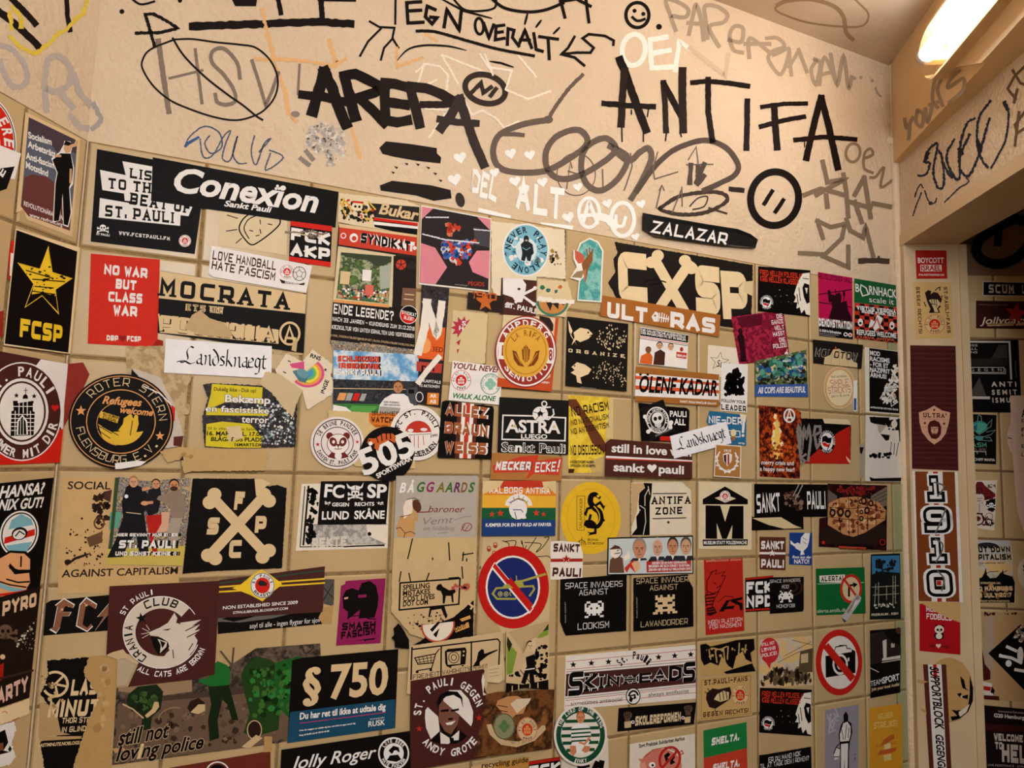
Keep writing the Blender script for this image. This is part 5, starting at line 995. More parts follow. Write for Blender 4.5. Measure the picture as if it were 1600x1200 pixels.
L('W', 9, '-62 196 122 200/215 206 328 212 324 355 -68 346 -62 196'); T('W', 'ASTRA', -48, 300, 296, 308, 74, 'h'); T('W', 'LUEGO', 50, 340, 214, 342, 26, 'h'); T('W', 'Sankt Pauli', -72, 422, 326, 432, 56, 'b', o='W', ow=.02); T('1c1a19', 'Sankt Pauli', -68, 420, 322, 429, 52, 'r'); X('C', 10, 264, 16); X('C', 258, 268, 16); part('ball_and_anchor')
E('W', 170, 188, 48, 46); P('1c1a19', '170 168 188 182 182 204 158 204 152 182'); L('1c1a19', 4, '170 168 170 145/188 182 212 175/182 204 198 225/158 204 142 225/152 182 128 175'); R('W', 8, 195, 125, 15, 16); L('W', 9, '195 140 215 215/170 150 232 145/250 160 255 190 222 222 190 218 172 200')
S('long_sticker', 'tan sticker with white comic capitals split by a red burst', 'sticker', '-132 430 310 456 302 606 -142 596', 'b0763f')
P('c9402c', '-130 510 40 455 160 442 150 480 308 462 285 570 130 560 80 598 100 550 -120 555'); T('W', 'MECKER', -112, 538, 112, 538, 54, 'Ki', o='7a3a1c', ow=.02); T('W', 'ECKE', 135, 552, 272, 546, 62, 'ki', o='7a3a1c', ow=.02); L('W', 9, '292 475 282 520/278 535 276 545')
S('torn_poster', 'yellow poster with a brown diagonal smear and black capitals NO RACISM', 'poster', '352 70 632 84 630 350 585 342 578 450 520 555 350 556', '@yellow', torn=.5)
P('6a3a22', '352 95 400 95 470 200 560 330 600 400 575 430 500 370 430 210 350 130'); P('d8c08a', '610 84 632 85 630 350 585 342 600 200'); P('cdb070', '470 490 575 450 560 550 500 556')
for s_, x0, y0, x1, y1, h in (('NO RACISM', 374, 205, 606, 162, 58), ('NO NATIONALISM', 370, 260, 606, 218, 34), ('NO ANTISEMITISM', 370, 318, 606, 272, 36), ('NO DISCUSSION', 366, 445, 572, 440, 62)): T('2a1a14', s_, x0, y0, x1, y1, h, 'k')
T('2a1a14', 'AUSGRENZUNGSMECHANISMEN', 362, 494, 512, 496, 16, 'h'); T('2a1a14', 'OFFENLEGEN UND BEKÄMPFEN', 362, 518, 520, 520, 16, 'h'); P('4a241a', '352 530 390 530 385 556 350 556')
S('poster', 'black sticker with white capitals, mostly covered by the tilted skull sticker', 'sticker', '780 118 960 140 1082 150 1100 165 1096 330 1100 360 800 356 790 160', '0f0b0a', torn=.3); T('W', 'PAULI', 978, 203, 1082, 207, 34, 'h'); T('W', 'ALL', 1004, 254, 1076, 258, 36, 'h'); P('R', '918 325 1000 330 985 356 915 354')
S('square_sticker', 'tilted black sticker with a white ring and grinning skull over crossed bones', 'sticker', '793 150 935 97 1012 290 858 356', '1a1716')
part('skull_emblem'); L('W', 16, '830 215 870 240/850 290 880 270/940 240 985 255')
for x, y in ((822, 205), (835, 225), (842, 298), (858, 285), (985, 240), (980, 272)): E('W', x, y, 13)
E('1a1716', 900, 226, 72, 86, -15); R('W', 7, 900, 226, 68, 80, -15); R('W', 4, 900, 226, 48, 56, -15); A('W', 'PUNKS GEGEN RECHTS', 900, 226, 52, 62, -110, 110, 12, 'h'); A('W', 'DEUTSCHLAND', 900, 226, 62, 74, 230, 130, 12, 'h'); E('W', 900, 215, 36, 38); P('W', '880 240 922 235 922 268 905 276 885 265'); E('1a1716', 886, 218, 11, 13); E('1a1716', 914, 213, 11, 13); L('1a1716', 3, '893 250 895 270/905 248 907 270/915 246 916 266'); T('S', 'STADTVEREIN', 888, 330, 985, 285, 10, 'h')
S('wide_sticker', 'brown sticker in white lower-case letters, words of love with a white heart', 'sticker', '578 365 605 344 1115 384 1116 592 572 574', '4f2a22')
T('W', 'still in love with', 612, 424, 1110, 452, 50, 'h'); T('W', 'sankt', 624, 542, 816, 552, 50, 'h'); T('W', 'pauli', 906, 555, 1064, 562, 50, 'h'); P('W', '578 448 1115 476 1115 488 577 462'); P('c0392b', '578 462 1115 484 1115 490 577 470'); part('heart'); heart('W', 864, 524, 30)
S('torn_sticker', 'blue torn sticker with white capitals and an ice-cream cone', 'sticker', '1230 168 1300 175 1462 196 1460 386 1360 380 1212 240', '2b6a94', torn=.4)
T('W', 'NIE-DER', 1226, 245, 1436, 255, 46, 'k'); P('e6dcc6', '1420 185 1462 195 1455 240 1428 230'); L('W', 15, '1445 225 1440 300'); E('W', 1440, 322, 9); L('W', 5, '1350 290 1420 295 1422 330 1350 330'); P('a3682f', '1365 320 1395 322 1388 355 1372 355'); E('e6d2a8', 1380, 305, 18, 22); T('W', 'WITTEN', 1410, 375, 1450, 378, 10, 'h')
S('name_label', 'white paper label with a word in black blackletter, tilted, across the brown sticker', 'name label', '975 326 1328 234 1360 370 1002 466', 'efedf2', group='white paper labels lettered in blackletter'); part('lettering'); blackletter('K', 1026, 415, 1330, 332, 44)
S('sticker', 'tan sticker with a small striped shield in a white laurel wreath', 'sticker', '1258 376 1420 386 1416 588 1248 577', 'efe6d8')
P('b0783f', '1264 382 1414 391 1411 582 1254 572'); part('shield'); P('W', '1305 438 1335 428 1362 440 1360 480 1334 515 1308 480'); P('4a201c', '1310 444 1326 440 1326 505 1312 478'); P('b0322a', '1334 438 1345 438 1345 500 1334 510'); L('W', 8, '1285 425 1268 460 1280 510 1330 548', sm=True); L('W', 8, '1382 430 1395 470 1380 520 1332 548', sm=True)
for k in range(6):
    a = math.radians(200 - 24 * k); b = math.radians(-20 + 24 * k)
    E('W', 1332 + 66 * math.cos(a), 475 + 70 * math.sin(a) * 1, 14, 6, -40 + 20 * k); E('W', 1332 + 64 * math.cos(b), 478 + 70 * math.sin(b), 14, 6, 40 - 20 * k)
T('W', '1910', 1312, 424, 1356, 426, 16, 'h'); 
Z(1200, 600)
S('picture_sticker', 'black photo sticker of a burning column with a circled A and two white lines', 'sticker', '-58 135 165 150 206 178 198 592 -52 578', '@fire')
SP(['f0a03a', 'e8622c', 'f8d26a', 'c9401c', 'fbe9b0'], '10 470 20 300 35 180 60 170 95 330 100 470', 300, 16, 2, 1.6); P('f6c860', '38 470 40 330 52 200 72 320 72 470'); SP(['8a3a1c', 'c9541c', '5a2818'], '-50 350 180 380 175 480 -45 470', 120, 12, 9); part('circled_a'); R('W', 10, 132, 198, 32, 40); L('W', 10, '115 228 132 162 150 228/116 210 150 210'); part('lettering'); T('W', 'merry crisis and', -42, 502, 160, 508, 26, 'b'); T('W', 'a happy new fear!', -52, 542, 164, 548, 26, 'b')
S('sticker', 'black and red diagonal sticker with a round two-flag badge', 'sticker', '206 215 345 218 352 245 510 250 518 262 516 500 212 496', '0f0b0a', torn=.3)
P('b5231a', '512 262 516 500 215 497 440 300'); P('dcc8a4', '340 215 500 222 512 240 515 255 352 246'); P('dcc8a4', '485 450 516 480 512 500 495 478'); part('badge'); flaglogo(367, 360, 52, 76)
S('sticker', 'white peeled sticker with a bare kneeling figure outline and black scraps', 'sticker', '610 193 836 210 832 610 606 606', 'e0d6cc')
SP(['0f0b0a'], '630 200 832 215 830 330 740 300 630 240', 90, 20, 4); P('0f0b0a', '632 205 760 210 740 245 670 250 640 240'); P('0f0b0a', '798 220 834 225 830 360 770 358 770 300 810 275'); P('0f0b0a', '632 580 660 590 832 585 830 608 640 606'); SP(['0f0b0a'], '625 430 780 420 770 470 630 465', 60, 14, 5); P('0f0b0a', '700 312 760 320 755 350 735 355'); E('e0d6cc', 788, 250, 19, 24); P('e0d6cc', '760 290 815 290 820 360 770 360'); P('b8aa9c', '680 250 740 260 700 310 690 300')
L('0f0b0a', 4, '770 362 760 450/815 365 800 450/790 370 785 440'); S('sticker_remnant', 'thin torn grey strip left of the white peeled sticker', 'sticker', '570 380 602 365 605 400 598 590 572 592', 'a89a88', torn=.5); P('0f0b0a', '572 395 598 395 585 440 574 430')
G('grey spray letters M and R dripping over the black and red diagonal sticker', BACK); CUR.poly = None; CUR.lift = .0019; CUR.group = 'graffiti over the stickers'
L('8a827c', 16, '178 300 185 260 200 300 205 420 220 270 235 340 250 260 262 340 245 480/280 320 290 265 320 265 322 300 285 320 300 400 320 370/180 300 200 470', jit=.15); L('8a827c', 14, '205 430 180 390/230 440 200 460 225 480 205 500')
Z(800, 600)
S('sticker_remnant', 'cream and black torn strip under the black horror-lettered banner', 'sticker', '1490 830 1820 825 1822 908 1490 916', '0f0b0a'); P('dcc496', '1500 838 1680 832 1760 880 1810 900 1700 905 1600 880')
S('long_sticker', 'long black sticker with two spiky white words either side of a dark smudge', 'sticker', '1512 624 1970 628 1970 830 1514 832', '0f0b0a')
T('W', 'SANKT', 1530, 808, 1676, 796, 118, 'k'); T('W', 'PAULI', 1844, 784, 1958, 780, 112, 'k'); SP(['3a2420', '5a3428', '2a1c1a', '8a6a5a'], '1690 680 1760 660 1830 720 1810 800 1700 800', 80, 22, 7); L('b8b0a8', 5, '1815 630 1770 720/1790 630 1755 700', jit=.4)
Z(1200, 600)
S('picture_sticker', 'brown photo sticker of a curved wall of loudspeaker boxes between buildings', 'sticker', '370 622 742 634 738 1040 315 1016 318 840 372 830', '@shade')
P('6a5a50', '372 660 430 700 420 740 372 740'); P('7a6a5c', '640 700 740 640 740 760 680 780 640 740'); L('3a2a24', 4, '650 715 738 665/650 735 738 690/655 755 738 715'); P('2a1c18', '330 900 740 880 738 1000 318 1000'); SP(['5a1a1c', '8a2420', '2a1012'], '400 630 700 632 640 700 440 700', 160, 16, 5); part('speaker_wall')
P('c48a5a', '375 745 450 710 540 703 610 712 690 740 735 790 728 850 600 930 530 955 470 940 370 880'); SP(['e0b080', '8a4428', '5a2a1a', 'd09a68', 'b87848'], '378 750 450 715 540 708 610 716 690 745 728 795 720 850 600 922 530 945 470 932 378 876', 200, 20, 6)
L('3a1a12', 4, '380 770 520 780 600 770 730 800/380 830 520 850 620 840 725 840/440 715 450 930/500 706 505 945/560 708 560 945/620 715 620 915/670 735 672 880')
for x, y, r in ((400, 805, 20), (450, 800, 22), (495, 810, 20), (595, 730, 20), (615, 790, 18), (640, 745, 16), (580, 800, 12), (580, 840, 14), (575, 735, 12)): E('2a1610', x, y, r, r * 1.3); E('c08a60', x, y, r * .45, r * .6)
part('base'); E('K', 712, 988, 26, 28); R('R', 5, 712, 988, 16, 18); X('R', 342, 990, 16); P('b8482c', '440 1012 610 1020 608 1036 440 1028'); T('K', 'www.tonundtechnik.com', 440, 1034, 660, 1042, 16, 'r')
S('sticker', 'small brown and white sticker with a star on its stripe, beside the blue dove sticker', 'sticker', '-54 955 110 958 108 1164 -52 1158', '5c2f20')
P('W', '-53 1050 108 1052 108 1066 -53 1064'); T('W', 'SANKT', -44, 1032, 98, 1034, 52, 'K'); T('W', 'PAULI', -44, 1146, 98, 1150, 52, 'K'); X('5c2f20', 25, 1056, 28); X('W', 25, 1056, 24)
S('sticker', 'small dark blue sticker with a white dove in flight', 'sticker', '133 928 275 930 273 1134 131 1128', '20408a'); part('dove'); P('W', '138 975 165 1000 185 990 200 1000 205 960 230 930 262 932 255 985 245 1020 220 1045 228 1065 200 1070 205 1045 175 1030 165 1015 140 1000'); L('20408a', 3, '215 960 240 975/218 985 240 1000'); part('lettering'); T('W', 'Raus aus der', 150, 1088, 270, 1090, 16, 'hi'); T('W', 'NATO!', 162, 1122, 256, 1122, 26, 'h')
Z(0, 600)
S('poster', 'tan paper sheet with black splatters reading SOCIAL AGAINST CAPITALISM', 'poster', '392 582 730 586 1125 600 1118 1300 360 1310 372 1100', 'cda974')
T('2a1c18', 'SOCIAL', 422, 656, 690, 658, 46, 'b'); T('2a1c18', 'AGAINST CAPITALISM', 384, 1208, 1110, 1186, 44, 'b'); part('splatter'); SP(['2a1a14', '3a2418'], '570 680 700 660 690 880 600 900 560 780', 90, 22, 3); SP(['2a1a14'], '400 900 650 900 650 1140 400 1140', 60, 9, 4); P('6a4a30', '540 960 640 920 640 990 560 1020'); L('2a1a14', 16, '420 1130 470 1090 560 1060', taper=.6); E('2a1a14', 425, 1112, 22, 16); E('2a1a14', 512, 840, 7); P('4a2f22', '660 670 700 660 690 740 650 720'); R('5a3a28', 10, 620, 870, 30, 34)
S('picture_sticker', 'football brawl photo sticker with a man in black and a red-trousered player', 'sticker', '738 580 860 598 900 605 1005 600 1190 585 1192 590 1158 1092 1130 1140 660 1128', '@crowd')
P('c9b45a', '672 1030 1165 1010 1155 1135 660 1128'); P('5aa08a', '690 800 760 800 740 900 680 910'); P('d8a890', '1010 800 1060 800 1050 920 980 930'); P('3a4a2c', '720 585 745 585 700 1030 680 1030'); part('person')
P('17151a', '790 640 820 625 880 640 920 680 940 760 900 800 920 950 930 1060 870 1060 850 930 800 1000 770 1080 670 1085 720 980 770 830 760 740'); face('d9a07a', 'a8744a', 835, 612, 27, 34); E('W', 790, 702, 12); L('C', 5, '790 802 880 812'); part('person#2'); P('1d1a1f', '930 660 1000 640 1010 700 990 800 930 830 900 760'); face('d0956e', '3a241a', 975, 625, 25, 30); P('b5221f', '912 822 1010 815 1010 870 960 960 990 1060 960 1080 935 960'); part('person#3'); P('8f7d6c', '1060 680 1110 655 1150 690 1165 800 1130 840 1075 838 1060 760 980 720 990 700'); face('c98a5e', '1d1614', 1088, 632, 30, 36, beard='4a2e20'); P('a89a8a', '1070 838 1140 836 1120 920 1110 1010 1070 1000 1040 930'); part('person'); L('d0956e', 18, '900 745 950 740/930 650 895 660'); E('d9a07a', 905, 745, 24, 14)
part('lettering'); T('W', 'HIER GEWINNT NUR EINER', 728, 952, 1110, 952, 20, 'K', o='K', ow=.03); T('W', 'ST. PAULI', 742, 1026, 1090, 1026, 50, 'K', o='K', ow=.03); T('W', 'UND SONST KEINER!', 720, 1072, 1100, 1072, 26, 'K', o='K', ow=.03)
S('poster', 'black poster with crossed cream bones between four letters F S P C', 'poster', '1205 590 1600 592 1680 640 1730 630 1792 652 1762 1150 1300 1170 1140 1186', '0f0b0a', torn=.4)
part('crossbones')
for a, b, c2, d in ((1340, 720, 1640, 1040), (1630, 720, 1330, 1050)): L('C', 62, f'{a} {b} {c2} {d}')
for x, y in ((1310, 740), (1340, 690), (1300, 1070), (1345, 1090), (1650, 690), (1680, 730), (1640, 1080), (1680, 1040)): E('C', x, y, 44, 42, n=20)
part('base'); P('C', '1590 592 1640 596 1690 620 1650 650 1625 690 1600 700'); T('C', 'F', 1460, 786, 1520, 788, 116, 'H'); T('C', 'S', 1290, 940, 1362, 942, 108, 'H'); T('C', 'P', 1590, 930, 1660, 930, 106, 'H'); T('C', 'C', 1428, 1088, 1504, 1086, 112, 'H')
Z(400, 600)
S('poster', 'white torn poster with black frame lines and pirate scraps behind the black Viking sticker', 'poster', '285 625 832 612 822 1025 248 1042', 'e6dccc')
L('K', 6, '305 640 275 1018 800 1010'); L('K', 12, '328 640 296 1004'); L('K', 9, '550 1016 800 1006'); P('@grey', '360 876 820 872 812 1000 340 1010'); P('e6dccc', '690 880 820 880 815 1000 700 950'); SP(['K'], '315 650 400 640 385 1000 300 1010', 120, 20, 9); T('d8d0c4', 'REKTE', 350, 1026, 565, 1012, 62, 'K'); SP(['K'], '690 880 740 880 720 960 690 950', 14, 14, 2); P('b08a50', '285 1040 330 1044 320 1050 285 1048')
S('sticker', 'black sticker with a horned Viking skull between white letters FC and SP', 'sticker', '405 608 832 605 812 876 384 880', '0f0b0a')
T('W', 'FC', 424, 704, 548, 710, 76, 'h'); T('W', 'SP', 692, 708, 814, 710, 80, 'h'); T('W', 'GEGEN', 474, 764, 580, 764, 22, 'h'); T('W', 'RECHTS', 616, 762, 738, 760, 22, 'h'); T('W', 'LUND', 410, 846, 580, 844, 48, 'h'); T('W', 'SKÅNE', 612, 842, 802, 840, 48, 'h'); part('viking_skull'); skull('W', '0f0b0a', 620, 682, 26); P('W', '592 668 596 640 620 632 646 640 648 668'); P('W', '594 658 572 650 565 620 585 640 598 645'); P('W', '646 656 664 648 672 615 655 640 642 642'); L('0f0b0a', 4, '592 664 648 664/620 634 620 664'); part('base'); SP(['W'], '422 730 468 730 466 758 424 758', 26, 8, 3); SP(['W'], '752 730 798 730 796 758 752 758', 26, 8, 4)
S('poster', 'grey poster with many-coloured bubble capitals and a drawn dog-like figure', 'poster', '872 573 1382 572 1362 958 856 962', 'b3aba2')
for ch, cc, x0, x1, y in (('B', 'W', 890, 932, 676), ('Å', 'W', 938, 980, 676), ('G', '3f6a34', 1000, 1052, 672), ('G', '8a2a5a', 1060, 1110, 672), ('A', '7a6a2c', 1118, 1170, 674), ('A', '3f6a34', 1172, 1222, 674), ('R', '6a2a5a', 1228, 1268, 674), ('D', '7a5a2c', 1272, 1314, 674), ('S', '3f6a34', 1320, 1362, 674)): T(cc, ch, x0, y, x1, y, 58, 'hi')
part('drawing'); P('c89a62', '900 820 960 815 990 850 985 955 880 957 872 890'); E('c89a62', 955, 780, 38, 55, 10); E('5a3424', 1000, 760, 26, 40, -20); P('e8dccc', '930 730 970 710 975 800 920 840 915 770'); P('c89a62', '970 790 1010 810 1005 860 985 850'); L('2a1c14', 4, '872 900 900 895 925 930 920 957/925 930 960 920 990 935/940 720 985 710 1018 730/895 830 960 815'); L('7a1f1c', 6, '1000 800 1070 798'); T('7a1f1c', 'baroner', 1070, 800, 1296, 800, 40, 'ri'); part('pencil_lettering'); T('8a827a', 'Vemt', 1040, 880, 1230, 866, 44, 'ri'); T('8a827a', 'en ledebog', 1040, 912, 1240, 910, 26, 'ri'); L('8a827a', 4, '1130 932 1190 926/1230 850 1290 830 1340 825'); R('9a2a24', 5, 1312, 892, 30, 24, -20); L('9a2a24', 4, '1275 915 1300 880/1325 880 1300 915')
S('sticker_remnant', 'bare tan paper sheet with tall thin black pen strokes like A I F', 'sticker', '855 962 1374 955 1362 1200 1340 1240 1350 1330 1000 1360 840 1260', 'cdb282', torn=.4)
L('K', 8, '972 966 942 1095/1198 990 1208 1170/1098 1085 1098 1200/905 1200 942 1130 978 1200 960 1250/912 1172 985 1168/1290 1050 1275 1190/1285 1065 1350 1055/1262 1160 1310 1155/1310 1090 1308 1150')
Z(800, 600)
S('poster', 'rainbow-striped sticker with a white helmeted head and red stars', 'sticker', '-192 606 268 602 262 946 -196 948', 'c9562c')
P('c23a2a', '-192 606 268 602 267 650 -193 650'); P('e0842c', '-193 650 266 650 266 700 -193 692'); P('e8b03a', '-193 692 266 700 265 772 -194 772'); P('1f5a3a', '-194 772 265 772 264 850 -195 842'); P('22407a', '-195 842 264 850 262 946 -196 948'); T('W', 'AALBORG ANTIRA', -150, 682, 230, 686, 40, 'k'); T('W', 'KÆMPER FOR EN BY FULD AF FARVER', -172, 890, 238, 886, 20, 'h'); X('c9402c', -132, 812, 20); X('c9402c', -80, 806, 24); X('c9402c', 144, 804, 24); X('c9402c', 190, 812, 18); part('base'); P('dcc494', '-190 605 -60 604 -80 640 -170 680 -192 690'); P('dcc494', '180 610 268 604 266 690 215 640 200 690'); part('helmet')
E('W', 30, 780, 56, 64); R('W', 26, 34, 772, 74, 74, a0=190, a1=350); P('W', '-5 790 70 800 82 838 60 842 40 820 20 845 -10 830'); L('22407a', 5, '0 785 50 785 60 800/10 800 20 840/-20 740 30 716 70 730'); L('K', 3, '-28 735 -10 745/0 705 8 722/34 694 36 714/66 702 58 722/92 730 78 742')
S('sticker_remnant', 'cream paper sheet with small red marks and black pen scrawl behind the tank sign', 'sticker', '-180 955 245 950 240 1220 232 1480 -60 1560 -205 1300', 'cfb88c', torn=.4)
for x, y in ((-145, 1030), (-105, 1008), (-112, 1060)): R('a8342a', 5, x, y, 11, 16); E('a8342a', x, y + 6, 8, 9)
L('K', 5, '-60 980 -20 1000 -40 1060 -70 1100/-50 985 20 980 10 1020 -30 1030 60 1070/60 1000 60 980 80 1060/90 1010 60 1070/150 960 90 1050/80 990 180 1000 150 1050 190 1020 230 960 200 960/150 1080 220 1075 240 1090', sm=True)
S('round_sticker', 'round red and blue prohibition sign with an olive tank behind its red bar', 'sticker', (8, 1270, 222, 258), 'c21f1a')
E('W', 4, 1270, 170, 198); E('1f2a6a', 4, 1270, 158, 186); P('W', '-132 1148 -110 1112 134 1402 108 1436'); P('c21f1a', '-122 1142 -108 1120 126 1400 110 1422'); part('tank')
L('a8a44a', 14, '60 1232 205 1188'); P('a8a44a', '5 1250 20 1228 60 1225 75 1262 20 1262'); L('a8a44a', 12, '-122 1310 -100 1276 130 1262 138 1282 110 1322'); L('a8a44a', 12, '-122 1310 -95 1342 20 1342'); P('a8a44a', '-62 1272 -50 1252 -20 1250 0 1272'); L('a8a44a', 6, '28 1225 26 1200')
for x in (-75, -38): R('a8a44a', 7, x, 1312, 12, 13); E('W', x, 1312, 4)
R('a8a44a', 6, -5, 1310, 10, 12, a0=90, a1=270); part('base'); P('c21f1a', '-30 1232 -10 1210 130 1380 112 1402')
S('round_sticker', 'big yellow oval sticker with a black salamander', 'sticker', (492, 838, 188, 226), 'e6b92c')
R('dba92a', 5, 492, 838, 150, 182); L('8a6a10', 4, '405 700 455 700 450 915 405 912 405 700'); T('3a2a10', 'SALAMANDER', 438, 902, 440, 712, 18, 'r'); T('3a2a10', 'BROWAR', 472, 980, 538, 982, 14, 'b'); T('3a2a10', 'STU MOSTÓW', 472, 1002, 572, 1004, 14, 'b'); L('3a2a10', 4, '408 1004 415 985 435 972 455 985 462 1004/435 960 435 1004/422 980 422 1004/448 980 448 1004'); part('salamander')
L('0f0b0a', 36, '540 705 520 690 495 700 490 740 515 775 545 800 555 850 530 890 490 878', sm=True, taper=.45); P('0f0b0a', '445 880 460 850 500 850 525 870 510 905 470 900'); L('0f0b0a', 16, '520 760 550 740 570 770/500 770 470 780 458 815/545 870 572 850/520 890 520 930 490 935/480 860 490 820'); L('0f0b0a', 6, '570 770 580 762/570 770 572 785/458 815 450 805/458 815 465 825/490 935 475 925/490 935 480 945'); L('e6b92c', 6, '512 765 530 785 545 815 545 850 530 875', sm=True); E('e6b92c', 538, 700, 9)
S('torn_sticker', 'torn cream sticker with a black robed figure, reading ANTIFA ZONE in stencil letters', 'sticker', '742 615 1060 612 1118 665 1122 940 745 946', 'e3d6be', torn=.5)
P('0f0b0a', '820 618 875 620 870 700 860 740 860 945 745 945 780 900 775 830 795 800 790 740 795 680 830 650'); L('e3d6be', 5, '850 660 830 700 830 760/800 760 830 780 835 860 820 940/775 760 800 790/850 640 860 690'); P('c9a87a', '745 620 820 620 825 650 790 690 780 800 745 900'); T('K', 'ANTIFA', 868, 752, 1118, 748, 48, 'S'); T('K', 'ZONE', 892, 818, 1064, 812, 46, 'S'); L('K', 6, '880 685 1088 684/880 842 1085 836'); X('K', 976, 864, 13)
S('sticker', 'cream sticker with a black pediment over a huge black M', 'sticker', '1165 610 1496 620 1496 1036 1164 1030', 'e0cfab')
P('0f0b0a', '1330 640 1472 722 1472 752 1190 752 1190 720'); P('0f0b0a', '1208 758 1300 760 1330 860 1360 762 1445 762 1445 968 1372 968 1376 880 1340 968 1312 968 1278 870 1280 968 1208 966'); P('0f0b0a', '1190 972 1472 970 1470 1008 1192 1012'); T('W', 'MUSEUM STATT POLIZEIWACHE', 1197, 1002, 1466, 1000, 20, 'h'); P('e0cfab', '1265 712 1300 702 1362 702 1398 716 1330 742'); part('badge'); crest(1330, 702, 34, 36)
S('sticker', 'white sticker with dark brown capitals and a red star on a red stripe', 'sticker', '240 985 300 980 420 990 442 1060 438 1226 238 1222', 'ece4da', torn=.2)
T('B', 'SANKT', 256, 1048, 420, 1052, 52, 'K'); T('B', 'PAULI', 250, 1202, 428, 1206, 56, 'K'); P('a8281f', '240 1092 440 1090 440 1110 240 1112'); X('ece4da', 338, 1094, 36); X('a8281f', 338, 1094, 29)
S('picture_sticker', 'wide cartoon and photo sticker of four frowning men in suits', 'sticker', '596 960 1130 946 1132 1186 592 1196', '0f0b0a')
P('c9d2d2', '604 968 1124 955 1126 1180 600 1188'); P('b5312a', '838 1108 1118 1098 1118 1168 840 1178')
for x, y, sk, hr in ((795, 1030, 'c98a6a', '9a8a80'), (908, 1020, 'd0a088', 'cfc8c0'), (1003, 1015, 'c98a66', '3a2e28'), (1085, 1015, 'd0a080', '5a4a40')):
    part(f'man#{x}'); P('2a2a30', f'{x-62} 1110 {x-40} {y+58} {x+40} {y+58} {x+50} 1100'); P('W', f'{x-10} {y+55} {x+10} {y+55} {x} {y+85}'); face(sk, hr, x, y, 40 if x < 850 else 32, 62 if x < 850 else 54)
part('cartoon'); P('6a4a3a', '605 1180 610 1100 650 1060 690 1090 700 1180'); P('efe3d2', '612 1030 650 1015 680 1040 672 1080 640 1090 615 1070'); P('6a4a3a', '608 1035 640 1005 672 1015 676 1030'); L('K', 5, '640 1060 672 1055/665 1038 655 1042/612 1030 650 1016 680 1030 685 1060 660 1088'); P('efe3d2', '690 1080 720 1060 722 1035 732 1060 735 1090 700 1105'); P('c93a2a', '700 1150 740 1110 765 1100 750 1130 780 1170 770 1180 735 1145 715 1180'); P('e0b08a', '745 1120 790 1100 800 1150 770 1180')
part('lettering'); T('W', 'GEHEN SIE IN DAS GEFÄNGNIS,', 872, 1126, 1092, 1120, 14, 'h'); T('W', 'BEGEBEN SIE SICH DIREKT DORTHIN,', 852, 1146, 1112, 1140, 14, 'h'); T('W', 'ZIEHEN SIE KEINE 6,7 MILLIONEN EIN!', 850, 1168, 1114, 1160, 14, 'h')
# ---------------------------------------------------------------- back wall, lower band
def invader(col, rows, x0, y0, x1, y1):
    """a small made-up pixel creature"""
    n, m = len(rows), len(rows[0])
    for r, row in enumerate(rows):
        for c, ch in enumerate(row):
            if ch == '#':
                a, b = x0 + (x1 - x0) * c / m, x0 + (x1 - x0) * (c + 1) / m; t, u = y0 + (y1 - y0) * r / n, y0 + (y1 - y0) * (r + 1) / n
                k = -.06 * (a - x0); k2 = -.06 * (b - x0); P(col, f'{a} {t+k} {b} {t+k2} {b} {u+k2} {a} {u+k}')
Z(0, 900)
S('sticker', 'black sticker with copper heavy-metal letters F C and a lightning bolt', 'sticker', '320 152 700 116 690 340 270 372 288 170', '0f0b0a')
part('lettering')
for cc, g in (('W', 5), ('8a5a40', -3)):
    for s_ in ('312 330 335 320 360 190 345 185 400 142 465 180 455 200 420 185 405 190 395 225 445 225 430 250 390 250 375 320 352 355', '478 310 500 180 540 136 605 178 596 205 560 180 535 190 515 305 545 325 570 300 580 312 545 345', '596 338 650 250 610 255 700 150 700 235 665 250'):
        q = pts(s_); c_ = q.mean(0); q = [tuple(c_ + (p - c_) * (1 + g / 100)) for p in q]; op(q, tri(q), cc)
SP(['c08a68', 'd8b090'], '340 230 440 150 460 190 410 200 390 230', 20, 10, 2); SP(['c08a68', 'd8b090'], '500 190 545 145 600 180 560 195', 16, 10, 2)
S('torn_poster', 'ragged black poster remnant with cream letters LAST MINUTE and a cog', 'poster', '295 527 560 508 560 560 530 600 620 700 560 890 520 1000 460 1200 430 1290 285 1290 265 1110 250 1040 370 990 350 900 290 790 255 740 300 620', '0f0b0a', torn=1.2)
P('b59468', '250 790 300 800 360 880 380 975 440 990 280 1000 240 1000'); P('b59468', '240 1002 510 1000 508 1016 250 1030'); R('C', 16, 345, 675, 78, 76, a0=-120, a1=150, n=18); L('C', 14, '345 675 400 620/345 675 420 690/345 675 360 745'); part('lettering')
T('C', 'LAST', 440, 748, 660, 736, 100, 'K'); T('C', 'MINUTE', 295, 885, 690, 868, 104, 'K'); T('C', 'THOR STEINAR', 385, 920, 640, 912, 34, 'k'); T('C', 'IN GLINDE', 385, 978, 560, 966, 34, 'k'); T('C', 'LASTMINUTE.NOBLOGS.ORG', 240, 1068, 550, 1046, 20, 'h'); part('torn_scraps'); SP(['b59468', 'c9aa7c'], '250 640 350 620 420 760 320 900 280 780', 30, 26, 6); SP(['8a6a48', 'd8bf92', '6a4c30'], '248 620 330 600 365 700 300 720 255 690', 40, 14, 8)
S('sticker_remnant', 'large torn tan paper sheet hanging beside the ragged black poster', 'sticker', '560 500 680 492 770 455 860 545 740 690 730 800 700 1000 690 1290 430 1290 500 1060 555 900 620 760 520 600', 'b8935f', torn=1.2); SP(['a8834f', 'c4a272'], '580 560 700 520 690 900 600 1100 560 1000 620 800', 40, 34, 9)
S('picture_sticker', 'dark photo poster of riot police in green with rough outlined black lettering', 'poster', '728 700 1340 622 1600 450 2000 420 2005 520 1990 1000 1600 1062 700 1180', '@police')
